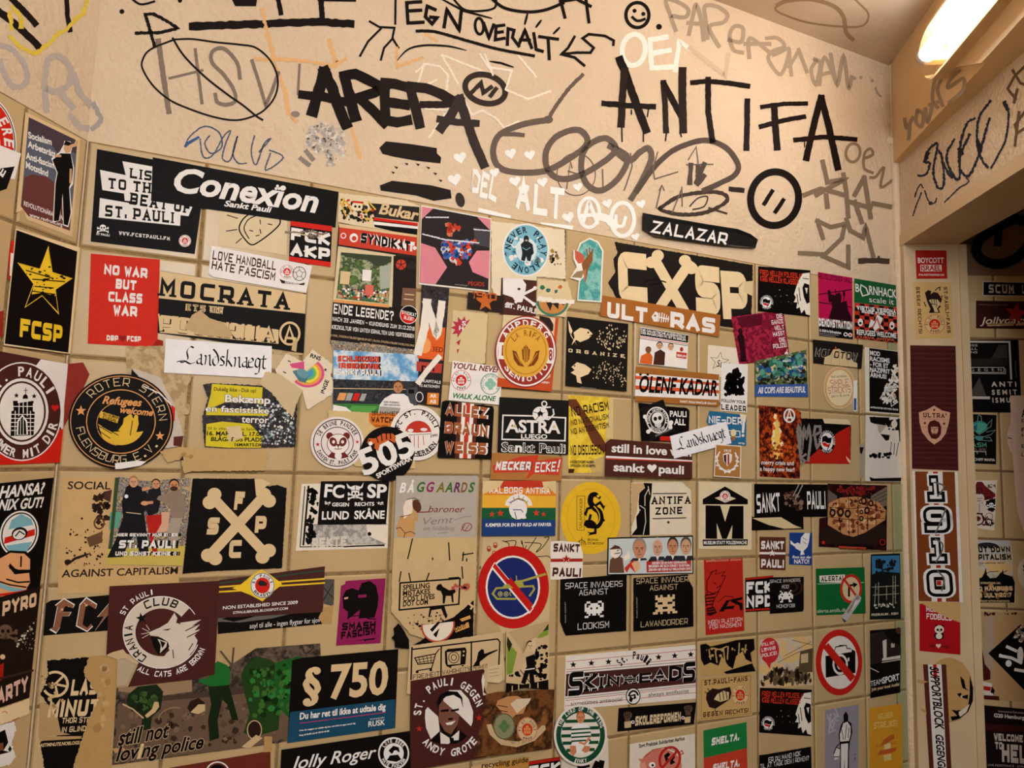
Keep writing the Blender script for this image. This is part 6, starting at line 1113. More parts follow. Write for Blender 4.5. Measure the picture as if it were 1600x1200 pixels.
P('9a7f62', '740 700 1200 640 1200 720 1020 745 740 720'); P('4a3a30', '1020 750 1990 640 1990 680 1020 790'); P('6a5444', '740 800 1990 700 1990 960 1600 1060 710 1170'); SP(['5a4638', '7a6450', '3a2c24'], '740 820 1980 720 1980 980 720 1150', 150, 26, 5); part('police_figures')
P('1c2a16', '800 740 860 690 980 675 1020 720 1005 830 950 880 940 960 880 960 890 870 820 840 790 790'); SP(['2f4a22', '14200f', '3d5a2a'], '810 740 1000 690 1000 830 830 850', 60, 24, 3); P('1f6a2c', '1310 580 1360 530 1420 555 1450 620 1430 680 1320 690 1240 660 1250 640 1300 640'); P('172612', '1300 690 1430 680 1450 750 1490 900 1450 900 1420 800 1390 770 1360 900 1370 1010 1310 1030 1300 900 1320 800'); P('23401a', '1530 560 1600 500 1690 520 1740 560 1760 680 1740 960 1600 1000 1520 980 1560 860 1520 700 1505 620'); P('1f5a26', '1720 540 1860 500 1960 520 1980 640 1960 860 1800 880 1700 780'); SP(['2f7a34', '14300f', '3d6a2a'], '1540 560 1960 520 1960 860 1560 900', 140, 26, 8)
P('2a1c14', '1170 820 1190 780 1240 760 1280 790 1285 840 1240 865 1190 855'); P('c9ae84', '1190 850 1240 800 1282 800 1282 840 1240 862'); L('c9ae84', 9, '770 800 830 830 895 885'); P('c9ae84', '905 870 950 830 965 785 990 785 995 815 970 850 920 885'); R('8a7258', 9, 1070, 870, 80, 45, -20, a0=180, a1=330); E('2a1a14', 1590, 960, 46, 60); R('c9ae84', 6, 1590, 960, 44, 58); L('5a4a3c', 12, '1380 470 1450 560 1440 660/1460 450 1450 560')
part('lettering'); T('0f0b0a', 'still not', 736, 1058, 1058, 1004, 92, 'hi', o='C', ow=.02); T('0f0b0a', 'loving police', 722, 1156, 1272, 1072, 84, 'hi', o='C', ow=.02); part('base'); P('b8945f', '700 1075 770 1070 790 1085 720 1105'); flaglogo(1970, 920, 50, 60); P('c9ae84', '1510 1065 1600 990 1640 1010 1560 1075')
S('sticker', 'black strip with a white lower-case line under the brown yellow-diamond sticker', 'sticker', '1360 270 2020 150 2018 300 1360 362', '0f0b0a', torn=.2); P('6a6460', '1360 262 1460 285 1530 270 1600 250 1900 215 1700 265 1500 290 1360 285'); P('55504c', '2000 20 2090 20 2085 190 2010 170'); L('0f0b0a', 4, '2010 60 2085 140/2080 50 2015 160'); P('b8935f', '2020 200 2085 180 2070 300 2015 300 1990 260'); T('W', 'asyl til alle - ingen flygter for sjov', 1560, 328, 2000, 288, 30, 'r')
S('wide_sticker', 'brown sticker with a yellow diamond band and small round badge', 'sticker', '1370 25 2030 -62 2014 224 1360 262', '4a2824')
P('2a4a34', '1370 40 2028 -40 2028 -32 1370 50'); L('Y', 10, '1370 68 1500 58/1370 98 1500 90/1720 38 2026 16/1720 62 2026 42'); P('Y', '1450 75 1500 55 1580 -10 1632 -42 1690 -8 1760 45 1760 55 1700 100 1640 158 1570 120 1500 92'); T('W', 'NON ESTABLISHED SINCE 2009', 1392, 208, 1860, 172, 20, 'b'); T('W', 'STPAULIBRASIL.BLOGSPOT.COM', 1456, 236, 1798, 208, 15, 'b'); part('badge'); E('W', 1640, 58, 76, 80); R('k', 4, 1640, 58, 72, 76); E('R', 1640, 58, 46, 50); P('k', '1608 45 1625 25 1650 30 1672 45 1660 62 1622 60'); A('k', 'ST PAULI', 1640, 58, 50, 54, -80, 80, 16, 'h'); A('k', 'BRASIL', 1640, 58, 66, 70, 240, 120, 16, 'h')
S('poster', 'square brown sticker with a snarling white cat head in a broken ring', 'sticker', '685 62 1372 28 1342 612 1200 645 800 690 862 555 840 480 665 495', '4a2320')
R('d6cabd', 74, 1010, 350, 200, 186, a0=40, a1=318); R('W', 5, 1010, 350, 240, 224, a0=20, a1=330); A('0f0b0a', 'CLUB', 1010, 350, 180, 168, -34, 30, 52, 'k'); A('0f0b0a', 'CRANIA', 1010, 350, 182, 172, 208, 286, 52, 'k'); X('0f0b0a', 884, 262, 36, -10); A('W', 'ST PAULI', 1010, 350, 258, 240, -64, -10, 34, 'k'); A('W', 'ALL CATS ARE BROWN', 1010, 350, 296, 278, 212, 112, 36, 'k'); part('cat_head')
P('d6cabd', '930 350 1000 320 1050 290 1090 228 1125 290 1180 282 1258 270 1200 310 1250 300 1215 340 1250 330 1215 370 1235 400 1220 450 1170 510 1100 560 1000 570 975 580 1040 480 1060 462 1030 400 990 375 940 370'); P('4a2320', '1110 258 1130 300 1100 290'); L('4a2320', 6, '1160 340 1240 300/1170 380 1240 345/1080 460 1085 510/1205 420 1180 460'); P('0f0b0a', '1012 335 1070 325 1050 338'); P('0f0b0a', '940 375 1010 385 1050 410 1058 440 1030 470 990 490 960 440'); P('d6cabd', '985 390 1045 410 1040 440 1000 480 1005 430'); P('0f0b0a', '1000 400 1035 415 1015 450'); L('d6cabd', 4, '930 345 890 325/928 352 885 360/932 362 890 385/935 335 915 305')
part('torn_corner'); P('cbb08a', '665 492 700 475 770 455 790 480 870 540 855 552 800 520 780 510 735 520'); P('b8a68c', '735 520 790 515 855 555 830 600 790 680 730 690')
Z(400, 900)
S('poster', 'magenta poster with two black masked heads, reading SMASH FASCISM', 'poster', '530 62 556 50 560 30 810 14 778 420 500 436', '8f2058', torn=.2)
T('0f0b0a', 'SMASH', 536, 340, 746, 326, 46, 'K'); T('0f0b0a', 'FASCISM', 532, 396, 746, 362, 46, 'K'); part('masked_head'); P('0f0b0a', '540 130 560 90 600 75 640 90 655 160 650 210 600 250 570 272 575 225 545 200'); part('masked_head#2'); P('0f0b0a', '636 100 660 45 710 30 750 60 765 130 760 190 740 260 640 265 650 210 632 150'); P('8f2058', '636 118 690 115 690 132 640 136'); part('masked_head'); P('d8a8a0', '550 135 576 130 574 142 552 146'); L('0f0b0a', 6, '600 250 660 245 700 265 750 270'); P('0f0b0a', '610 405 745 386 742 396 690 402 680 410 675 400')
S('poster', 'cream poster remnant with a black framed panel of bold text and a black horse', 'poster', '850 -110 1370 -90 1362 230 1240 260 1150 420 960 360 840 220', 'cdb084', torn=.8)
T('0f0b0a', 'SPELLING', 912, 84, 1080, 70, 30, 'h'); T('0f0b0a', 'MISTAKES', 912, 120, 1082, 106, 30, 'h'); T('0f0b0a', 'COST LIVES', 912, 154, 1110, 138, 30, 'h'); T('0f0b0a', 'DOT COM', 912, 186, 1068, 172, 30, 'h'); L('0f0b0a', 10, '895 40 1268 12 1260 172 890 208 895 40'); L('0f0b0a', 8, '900 -30 890 30/950 -20 960 30/1280 -60 1285 10/1060 20 1075 -20/1200 10 1260 5'); SP(['c98a7a', 'b85a4a'], '1190 40 1340 30 1330 110 1220 110', 20, 26, 4); SP(['0f0b0a', '8a6c4a'], '890 240 1200 210 1180 280 1060 330 960 340', 90, 9, 6); part('horse'); P('0f0b0a', '1118 70 1130 50 1150 45 1160 62 1200 85 1235 80 1242 95 1225 110 1228 160 1218 162 1212 120 1180 120 1172 168 1160 168 1160 120 1148 90 1125 85'); P('0f0b0a', '1080 190 1170 180 1190 250 1178 262 1150 200 1090 210 1080 255 1070 250')
S('torn_sticker', 'black torn sticker with a hooded figure and a red-ringed white disc, ribbon DO IT', 'sticker', '862 400 840 382 858 360 855 320 885 290 910 320 950 395 950 440 1040 390 1100 300 1225 255 1352 148 1350 396 955 450 862 442', '0f0b0a', torn=.4)
E('e8dccb', 1130, 300, 100, 108, 30, a0=-40, a1=150); R('b8482c', 10, 1130, 300, 98, 106, 30, a0=-40, a1=150); P('0f0b0a', '1080 330 1130 280 1145 285 1095 345'); P('0f0b0a', '1100 360 1140 320 1120 380'); P('d9a05a', '1232 320 1320 282 1326 315 1240 348'); P('d9a05a', '1265 265 1330 240 1335 260 1280 280'); T('0f0b0a', 'DO IT', 1240, 340, 1308, 312, 22, 'h'); L('C', 12, '1325 170 1345 185 1335 200')
S('poster', 'cream sheet with black stencil panels of a shopping cart, a television and a gunman', 'poster', '952 432 1528 342 1548 640 1500 662 1440 655 1420 740 935 730', 'd0b58a', torn=.3)
L('0f0b0a', 9, '968 440 962 640/975 452 1500 388 1515 405 1508 560/1150 430 1148 630/1338 405 1336 600'); T('0f0b0a', 'FREIHEIT', 972, 640, 1140, 616, 28, 'm'); T('0f0b0a', 'WAHRHEIT', 1156, 612, 1310, 590, 28, 'm'); T('0f0b0a', 'SICHERHEIT', 1312, 586, 1440, 566, 24, 'm'); part('shopping_cart'); L('0f0b0a', 7, '1138 450 1115 480 1090 570 1000 585/985 505 1115 480/985 505 1005 545 1100 535'); L('0f0b0a', 4, '990 520 1108 500/998 535 1104 520/1010 500 1020 545/1035 498 1045 542/1060 492 1068 540/1085 488 1088 538'); E('0f0b0a', 1000, 592, 9); E('0f0b0a', 1085, 580, 9); part('television'); P('0f0b0a', '1172 465 1190 450 1300 440 1308 460 1300 545 1185 560 1175 540'); P('d0b58a', '1185 470 1272 462 1268 542 1190 548'); R('0f0b0a', 5, 1228, 503, 32, 34); R('0f0b0a', 5, 1228, 503, 16, 18); P('0f0b0a', '1190 560 1215 556 1210 570'); P('0f0b0a', '1270 552 1290 548 1288 560'); E('d0b58a', 1290, 465, 6); E('d0b58a', 1288, 490, 6); part('gunman'); P('0f0b0a', '1345 560 1370 520 1380 470 1400 450 1415 455 1418 480 1500 452 1500 460 1440 490 1415 510 1390 530 1388 555')
S('sticker_remnant', 'small cream scrap with faint print right of the television panel sheet', 'sticker', '1440 560 1530 545 1528 640 1510 662 1440 655', 'd6c09a', torn=.3); L('8a7458', 3, '1450 580 1510 570/1450 600 1500 594/1455 620 1505 614')
S('poster', 'black and blue poster with large cream numerals 750 after a section sign', 'poster', '225 525 280 510 888 455 868 948 195 1042', '0f0b0a')
P('1c4a66', '212 848 870 768 866 948 195 1042'); T('C', '§', 285, 752, 402, 742, 170, 'h'); T('C', '750', 455, 762, 818, 728, 196, 'h'); T('W', 'Du har ret til ikke at udtale dig', 272, 894, 808, 832, 38, 'h'); L('b03a6a', 5, '272 918 806 850'); T('W', 'Hvis du nægter at udtale dig kan det ikke bruges imod dig', 270, 968, 620, 922, 9, 'h'); T('W', 'Ring til RUSK på tlf. 28 55 40 88', 270, 998, 456, 970, 9, 'h'); T('W', 'RUSK', 700, 940, 804, 926, 32, 'b'); T('W', 'RETSHJÆLPEN', 712, 898, 800, 886, 8, 'r')
S('poster', 'brown sticker with a two-tone man in a suit inside a diagonal half disc', 'poster', '958 648 1412 574 1420 585 1405 640 1435 740 1432 1120 955 1205', '4a2320')
A('W', 'ST. PAULI GEGEN', 1200, 870, 178, 196, -88, 74, 44, 'h'); A('W', 'ANDY GROTE', 1200, 870, 224, 246, 230, 128, 44, 'h'); X('b8281f', 1012, 945, 22); X('b8281f', 1384, 878, 22); part('portrait')
P('e6ddd6', '1150 740 1200 705 1270 705 1320 760 1348 840 1345 900 1335 930 1150 750'); P('e6ddd6', '1050 830 1065 810 1130 870 1140 960 1085 1010 1055 940 1048 880'); P('0f0b0a', '1120 780 1140 735 1190 710 1250 715 1280 750 1285 820 1270 760 1225 735 1180 745 1150 770 1135 850'); P('e6ddd6', '1160 770 1200 745 1250 755 1272 790 1275 850 1250 850'); P('7a5040', '1135 800 1160 770 1262 865 1250 920 1210 980 1170 960 1135 900'); P('0f0b0a', '1142 830 1195 822 1195 838 1150 842'); P('0f0b0a', '1210 828 1260 818 1258 832 1212 840'); P('0f0b0a', '1190 880 1225 876 1215 892 1195 892'); P('e6ddd6', '1175 910 1240 895 1215 920 1185 922'); P('0f0b0a', '1140 905 1170 960 1210 985 1250 920 1240 980 1210 1005 1165 985 1145 950'); P('0f0b0a', '1080 1020 1140 960 1160 1030 1230 1020 1260 950 1310 990 1280 1020 1240 1038 1140 1040'); P('e6ddd6', '1142 965 1205 1005 1262 955 1258 1015 1215 1020 1195 1040 1145 1038'); P('0f0b0a', '1200 1000 1225 1000 1232 1030 1205 1036'); P('e6ddd6', '1400 645 1408 600 1420 640 1412 720 1435 735 1410 738')
S('wide_sticker', 'black banner sticker with white brush script and a round bearded-man badge, bottom edge', 'sticker', '155 1075 955 958 960 1290 145 1290', '0f0b0a')
T('W', 'Jolly Roger', 206, 1200, 742, 1124, 74, 'ri', o='W', ow=.012); part('round_badge'); R('W', 10, 853, 1098, 92, 96); R('W', 5, 853, 1098, 60, 62); E('W', 853, 1098, 58, 60); A('W', 'LOVE BEER', 853, 1098, 66, 70, -60, 60, 20, 'h'); A('W', 'HATE FASCISM', 853, 1098, 84, 88, 245, 115, 20, 'h'); P('0f0b0a', '820 1080 850 1050 885 1060 890 1090 860 1085 840 1100'); P('0f0b0a', '810 1140 830 1110 880 1105 900 1135 870 1150'); E('W', 865, 1090, 14, 12)
S('sticker', 'tan sticker with black lower-case lettering about a recycling guide, bottom edge', 'sticker', '1335 1180 1695 1120 1690 1300 1330 1300', 'b8863f'); P('c9a878', '1335 1180 1480 1155 1480 1300 1330 1300'); T('2a1c14', 'recycling guide', 1400, 1190, 1690, 1152, 32, 'b')
Z(800, 900)
S('square_sticker', 'black sticker with red bars and cropped white letters FCK, bottom edge', 'sticker', '95 1160 300 1128 306 1300 95 1300', '0f0b0a'); P('b5231a', '96 1162 300 1130 300 1150 96 1182'); T('W', 'FCK', 104, 1260, 300, 1230, 70, 'K')
S('sticker_remnant', 'white paper scrap with bold black strokes behind the green ring sticker, bottom edge', 'sticker', '310 1150 420 1100 600 1010 605 1300 306 1300', 'e0d4c4'); L('K', 34, '420 1190 470 1180/530 1170 480 1280/560 1165 545 1250')
S('picture_sticker', 'brown photo sticker of a clenched hand over two round club badges and a ribbon', 'picture sticker', '-172 732 -100 715 255 700 236 1070 -246 1122', '@brown')
part('hand'); P('c08a5a', '-70 850 -110 800 -100 770 -40 745 20 740 60 760 40 790 80 800 60 850 10 860 -20 890 -60 895'); L('3a2214', 5, '-100 800 -40 810/-95 830 -40 840/-80 860 -40 868'); P('d8c4a8', '-20 790 20 760 110 755 90 790 20 850'); part('ribbon'); P('c9ae84', '-170 920 -150 980 -80 1045 20 1060 130 1020 200 950 195 925 175 925 120 985 30 1025 -60 1015 -120 970 -140 915'); A('3a2214', 'FC ST.PAULI - CELTIC FC', 20, 860, 150, 180, 222, 136, 20, 'ri'); part('round_badge'); E('8a8a68', -60, 930, 68, 82); R('3a3a2c', 4, -60, 930, 64, 78)
for dx, dy in ((-18, 0), (18, 0), (0, -22), (0, 22)): E('5a7a4c', -60 + dx, 930 + dy, 17)
crest(84, 950, 64, 76, ring='d0b48c', det='e0a060', core='c0401f')
S('poster', 'comic-style poster of a fighting man on black splashes and green shards', 'poster', '-48 335 -40 340 40 440 60 480 90 400 150 370 218 280 218 702 60 690 -50 718', 'd0b58a', torn=.3)
P('7f9a3a', '-44 400 20 470 -10 600 -44 610'); P('2a2a1c', '-40 370 -10 420 -30 470 -44 420'); P('7f9a3a', '140 380 190 330 215 300 215 360 170 380'); P('2a3a1c', '180 340 216 290 216 330'); SP(['0f0b0a', '0f0b0a'], '90 560 120 440 215 400 214 640 120 650', 90, 18, 5); SP(['0f0b0a'], '-40 610 40 570 60 640 -40 660', 30, 20, 2); P('0f0b0a', '-48 660 60 670 215 640 216 702 60 690 -50 718'); L('d0b58a', 6, '-10 680 -10 712/30 670 30 700/100 665 100 690/150 660 150 690'); part('fighter'); P('0f0b0a', '75 500 130 480 135 560 120 580 130 660 100 665 95 600 70 670 45 660 70 580'); face('d8bf9a', '0f0b0a', 102, 430, 22, 30); P('d8bf9a', '110 400 130 380 140 440 128 480 118 470'); P('d8bf9a', '75 510 60 560 40 590 50 600 80 560'); L('0f0b0a', 5, '40 580 100 655'); L('W', 6, '70 578 128 570')
def invsticker(poly, label, line, alien, col, y):
    S('square_sticker', label, 'sticker', poly, '0f0b0a', torn=.15, group='black game-lettered stickers with pixel creatures')
    return
invsticker('300 20 715 -12 712 342 335 372 322 350 298 282', 'black sticker with a white pixel creature, left of the pair, LOOKISM', '', '', 'W', 0)
T('W', 'SPACE INVADERS', 330, 80, 688, 64, 36, 't'); T('W', 'AGAINST', 416, 122, 598, 112, 36, 't'); T('W', 'LOOKISM', 408, 336, 604, 320, 40, 't'); part('pixel_creature'); invader('W', ['.##....##.', '#..####..#', '#.######.#', '###.##.###', '##########', '.########.', '..#.##.#..', '##......##'], 452, 160, 570, 262); part('lettering'); T('S', 'PUNKS AGAINST', 336, 290, 334, 160, 8, 'r')
invsticker('757 12 1098 -12 1100 20 1130 75 1132 315 757 347', 'black sticker with a cream pixel creature, right of the pair, LAWANDORDER', '', '', 'C', 0)
T('C', 'SPACE INVADERS', 774, 50, 1125, 32, 34, 't'); T('C', 'AGAINST', 858, 92, 1034, 82, 34, 't'); T('C', 'LAWANDORDER', 802, 320, 1096, 298, 36, 't'); part('pixel_creature'); invader('C', ['.#.#..#.#.', '.########.', '..######..', '.#..##..#.', '.########.', '..##..##..', '.########.', '##.#..#.##'], 878, 122, 1030, 240); part('lettering'); T('S', 'PUNKS AGAINST', 783, 260, 781, 130, 8, 'r')
S('poster', 'red poster of a striped-legged cartoon punk kicking apart a black angular symbol', 'poster', '1198 -100 1440 -114 1452 342 1210 370', 'b5281f')
T('e8b8a0', 'antifascistisk aktion', 1212, -88, 1430, -98, 14, 'r'); T('W', 'INGEN PLATFORM', 1226, 304, 1440, 282, 26, 't'); T('W', 'FOR NAZISMEN!', 1234, 334, 1432, 314, 26, 't'); part('cartoon_punk'); L('2a0c0a', 5, '1220 20 1215 90 1250 110 1290 95 1310 50 1330 10/1240 -20 1280 -40 1270 -10 1330 -30 1310 0 1340 0/1225 95 1205 130 1215 190/1290 100 1265 140 1250 190/1260 40 1275 50/1280 75 1300 60/1225 20 1250 -30'); L('2a0c0a', 8, '1212 120 1268 112/1210 140 1262 134/1212 160 1258 154/1214 180 1252 176'); P('2a0c0a', '1215 200 1260 190 1280 230 1240 248 1218 245'); L('b5281f', 4, '1225 210 1258 205/1222 226 1265 220'); part('broken_symbol')
P('0f0b0a', '1292 222 1340 150 1360 150 1340 190 1390 185 1382 205 1330 208 1322 222'); P('0f0b0a', '1355 150 1440 130 1436 148 1400 155 1440 170 1440 212 1425 215 1420 185 1375 165'); L('2a0c0a', 4, '1290 160 1330 125 1380 130/1380 140 1410 160 1395 180')
S('square_sticker', 'small black sticker with white letters FCK NPD between red bars', 'sticker', '1456 12 1632 -4 1632 216 1458 226', '0f0b0a'); P('b5231a', '1457 14 1632 -3 1632 8 1457 26'); P('b5231a', '1458 208 1632 198 1632 210 1458 220'); T('W', 'FCK', 1463, 112, 1626, 104, 74, 'K'); T('W', 'NPD', 1463, 198, 1626, 190, 74, 'K')
S('poster', 'white, brown and red-lined sticker with tall outlined serif capitals, stars and a helmet', 'poster', '335 500 1145 430 1148 766 325 836', 'e9e0d8')
P('4a2824', '338 612 1146 545 1147 668 332 752'); L('b5332a', 3, '340 535 1145 460/340 585 1146 512/335 778 1147 690/332 812 1148 728'); L('k', 3, '338 600 1146 530/333 765 1147 680')
for x, y in ((382, 554), (495, 544), (602, 536), (915, 507), (1016, 498), (1116, 490)): X('0f0b0a', x, y, 22)
for ch, x0, x1, yb, h in (('S', 350, 440, 752, 150), ('K', 445, 532, 722, 108), ('I', 540, 572, 702, 84), ('N', 582, 680, 690, 68), ('H', 690, 782, 676, 52), ('E', 792, 868, 668, 58), ('A', 872, 972, 662, 74), ('D', 978, 1058, 658, 94), ('S', 1068, 1142, 664, 124)): T('0f0b0a', ch, x0, yb, x1, yb - (x1 - x0) * .085, h, 'S', o='W', ow=.03)
A('0f0b0a', 'St. Pauli', 765, 600, 92, 84, -66, 62, 44, 'h'); T('0f0b0a', 'sometimes antisocial', 365, 810, 686, 780, 24, 'r'); T('0f0b0a', 'always antifascist', 850, 754, 1104, 728, 24, 'r'); part('helmet_emblem'); E('0f0b0a', 756, 750, 46, 54); E('W', 756, 750, 40, 47); R('0f0b0a', 12, 758, 752, 28, 34, a0=180, a1=350); P('0f0b0a', '735 745 770 735 775 765 755 770 745 790 730 780'); P('W', '742 752 762 748 756 764')
S('round_sticker', 'round green and white hooped sticker with a kneeling man in a striped shirt', 'sticker', (415, 985, 166, 192), 'e6ddd2')
E('1a4a30', 415, 985, 152, 177, n=40); E('e6ddd2', 415, 985, 122, 140, n=40); A('W', 'THE LORD OF THE WING', 415, 985, 130, 152, -72, 74, 22, 'h'); A('W', 'JINKY', 415, 985, 148, 172, 198, 164, 22, 'h')
for k in range(5):
    y = 900 + k * 45; wd = 120 * math.sqrt(max(.05, 1 - ((y - 985) / 140) ** 2)); P('1a4a30', f'{415-wd} {y-10} {415+wd} {y-16} {415+wd} {y+4} {415-wd} {y+10}')
part('kneeling_man'); P('W', '355 1020 358 940 395 915 440 915 475 935 482 1010 460 1040 380 1040')
for k in range(4): P('1a4a30', f'358 {945+k*24} 478 {938+k*24} 480 {948+k*24} 356 {956+k*24}')
face('d08a60', 'a8552a', 415, 875, 25, 36); P('W', '360 1030 470 1030 450 1060 430 1100 390 1100 355 1060'); P('c98058', '350 1050 385 1050 390 1090 370 1115 350 1095'); P('c98058', '440 1050 475 1055 470 1085 445 1095 420 1080'); L('d08a60', 14, '470 1000 440 1040 410 1030')
S('long_sticker', 'black strip with two raised fists and cut-out white capitals', 'sticker', '665 825 1150 788 1135 924 657 972', '0f0b0a'); T('d8c4a0', 'SKOLEREFORMEN', 768, 936, 1052, 905, 58, 'K'); part('fist'); fist('5a4638', '0f0b0a', 722, 875, 34); fist('5a4638', '0f0b0a', 1100, 835, 34); P('cdb088', '700 910 745 905 742 945 702 950'); P('cdb088', '1075 882 1115 876 1112 915 1078 918'); R('W', 5, 754, 912, 8); R('W', 5, 1066, 885, 8)
S('torn_poster', 'tan torn sticker of dripping black shapes like bare trees', 'sticker', '1176 420 1520 388 1524 596 1182 626', 'c19e63', torn=.2)
P('0f0b0a', '1175 430 1210 422 1240 440 1330 420 1400 400 1512 392 1516 460 1490 480 1500 540 1460 520 1440 470 1400 500 1380 580 1350 560 1310 500 1290 560 1240 540 1200 560 1180 520'); P('0f0b0a', '1320 600 1500 545 1522 595 1340 612'); L('c19e63', 8, '1230 460 1240 520/1270 470 1280 540/1320 450 1330 540/1350 440 1345 520/1420 420 1415 500/1460 430 1455 480/1250 450 1300 460 1340 440', jit=.3); SP(['c19e63'], '1200 440 1500 410 1490 480 1220 520', 24, 10, 3)
def fans(label, plane, M):
    """tan sticker: fist, badge and two lines; M maps the flat design (0..330 x 0..270) to the wall"""
    S('sticker', label, 'sticker', ' '.join(f'{a} {b}' for a, b in (M(0, 0), M(330, 0), M(330, 265), M(0, 265))), 'c9a468', plane, group='tan stickers with a fist and a round red badge')
    def l2(c, w, *q): L(c, w, ' '.join('%f %f' % M(*p) for p in q))
    def p2(c, *q): P(c, ' '.join('%f %f' % M(*p) for p in q))
    l2('5a3a20', 2, (12, 12), (318, 12), (318, 253), (12, 253), (12, 12))
    T('3a1c18', 'ST.PAULI-FANS', *M(30, 46), *M(300, 46), 30, 'S'); T('3a1c18', 'GEGEN', *M(22, 244), *M(146, 244), 30, 'S'); T('3a1c18', 'RECHTS!', *M(160, 244), *M(306, 244), 28, 'k')
    part('fist'); p2('2a1816', (45, 95), (80, 70), (120, 80), (190, 72), (200, 110), (190, 150), (150, 172), (100, 200), (60, 185), (40, 130)); p2('d9c090', (110, 110), (150, 92), (185, 105), (182, 150), (130, 160), (90, 140)); l2('2a1816', 5, (125, 105), (130, 150)); l2('2a1816', 5, (145, 98), (152, 148)); l2('2a1816', 5, (165, 98), (172, 146)); l2('2a1816', 5, (50, 66), (62, 84)); l2('2a1816', 5, (34, 86), (50, 100)); l2('2a1816', 5, (96, 205), (102, 220))
    part('badge'); cx, cy = M(254, 130); r = math.hypot(M(310, 130)[0] - cx, M(310, 130)[1] - cy); crest(cx, cy, r, r * (1.2 if plane is BACK else 1.1), ring='d8bd88', det='c9a468', txt='B')
fans('upright tan sticker with a fist and red round badge, low on the back wall', BACK, lambda x, y: (1170 + x, 640 + y - .106 * x))
S('sticker', 'green and red sticker with one white slanted word printed twice, bottom edge', 'sticker', '1195 965 1465 912 1472 1290 1200 1290', 'c4402a'); P('1f7a3c', '1195 965 1465 912 1469 1075 1198 1138'); T('W', 'SHELTA.', 1245, 1060, 1420, 1026, 46, 'Ki'); T('W', 'SHELTA.', 1252, 1224, 1422, 1190, 46, 'Ki')
S('poster', 'white sticker of a pink piggy bank behind a red no-sign, bottom edge', 'sticker', '735 1050 1142 985 1146 1290 732 1290', 'e3d8c8')
T('0f0b0a', 'Støt Praktisk Solidaritet Aarhus', 792, 1074, 1078, 1024, 22, 'h'); part('piggy_bank'); E('d07a6a', 930, 1190, 130, 110); P('d07a6a', '800 1160 790 1140 850 1150 860 1110 900 1150'); P('e09a88', '795 1175 830 1160 840 1200 800 1210'); E('W', 875, 1180, 20, 18); E('K', 878, 1182, 8); L('a8483a', 6, '1040 1110 1060 1090 1070 1110 1050 1115'); L('a8483a', 5, '830 1130 880 1085 960 1070 1040 1100'); R('b5281f', 16, 985, 1145, 62, 76, 15); P('0f0b0a', '950 1120 975 1100 990 1115 970 1135 985 1150 960 1160'); P('0f0b0a', '1000 1115 1020 1130 1005 1150 1020 1165 990 1180 985 1165'); L('b5281f', 16, '940 1195 1030 1095')
Z(1200, 900)
invsticker('8 8 222 4 222 205 215 222 10 236', 'small black sticker with a white pixel creature on brown swirls, MOD HOMOFOBI', '', '', 'W', 0)
R('3a2418', 10, 150, 70, 60, 50); R('3a2418', 10, 150, 70, 30, 25); T('W', 'SPACE INVADERS', 10, 44, 200, 34, 20, 't'); T('W', 'MOD', 84, 78, 128, 76, 22, 't'); T('W', 'HOMOFOBI', 52, 200, 166, 194, 22, 't'); part('pixel_creature'); invader('W', ['.#......#.', '..#.##.#..', '.########.', '##.####.##', '##########', '#.######.#', '..#....#..', '.##....##.'], 64, 92, 154, 166)
S('sticker', 'green sticker with a no-right-turn sign and a peeled silver strip', 'sticker', '298 -46 602 -56 610 234 302 246', '14632f')
L('d8e0d0', 3, '310 50 598 40'); P('e6ddd0', '320 -2 480 -10 478 42 322 40'); T('0f0b0a', 'ALERTA!', 330, 34, 470, 26, 30, 'S'); T('d8d8c0', 'alerta.antifa.dk', 306, 230, 488, 222, 22, 'r'); part('no_turn_sign'); E('c22a20', 518, 80, 68, 92); E('d8c09a', 518, 80, 54, 74); L('0f0b0a', 12, '505 125 505 60 535 55'); P('0f0b0a', '530 38 560 52 534 74'); L('c22a20', 14, '478 25 556 132'); part('peeled_strip'); P('b8b4ae', '555 108 582 135 575 160 490 282 458 258 470 240'); P('8a8680', '558 118 572 135 500 235 490 225'); P('d8d4ce', '545 150 575 150 520 215'); P('4a4642', '458 258 490 282 475 290')
S('picture_sticker', 'black and blue photo sticker of a lit scaffold tower against a blue sky', 'sticker', '642 -136 824 -142 830 268 635 272', '15181a')
P('3a7aa8', '648 -125 820 -130 822 -20 700 -30 650 -10'); P('1a2024', '670 -100 700 -110 720 -80 715 -40 670 -50'); P('1a2024', '760 -90 775 -110 790 -60 760 -60'); SP(['15181a'], '650 -100 820 -110 822 -20 650 -15', 30, 14, 4); L('b0a890', 4, '672 50 665 190/690 40 690 190/780 0 780 190/795 0 795 160/650 70 815 60/655 120 815 110/740 60 740 150'); L('8a8a80', 3, '670 80 690 80/670 110 690 110/780 40 795 40/780 70 795 70/780 100 795 100/780 130 795 130'); SP(['d8cfae', 'e8e0c8', '8a8270'], '660 170 815 160 812 200 660 205', 36, 9, 6); T('d8cfae', 'FREIRAUM . KBH', 645, 250, 812, 240, 14, 'h')
S('poster', 'black photo poster of a trainer shoe with white line TEAMSPORT', 'poster', '636 340 828 324 826 728 640 764', '0f0b0a')
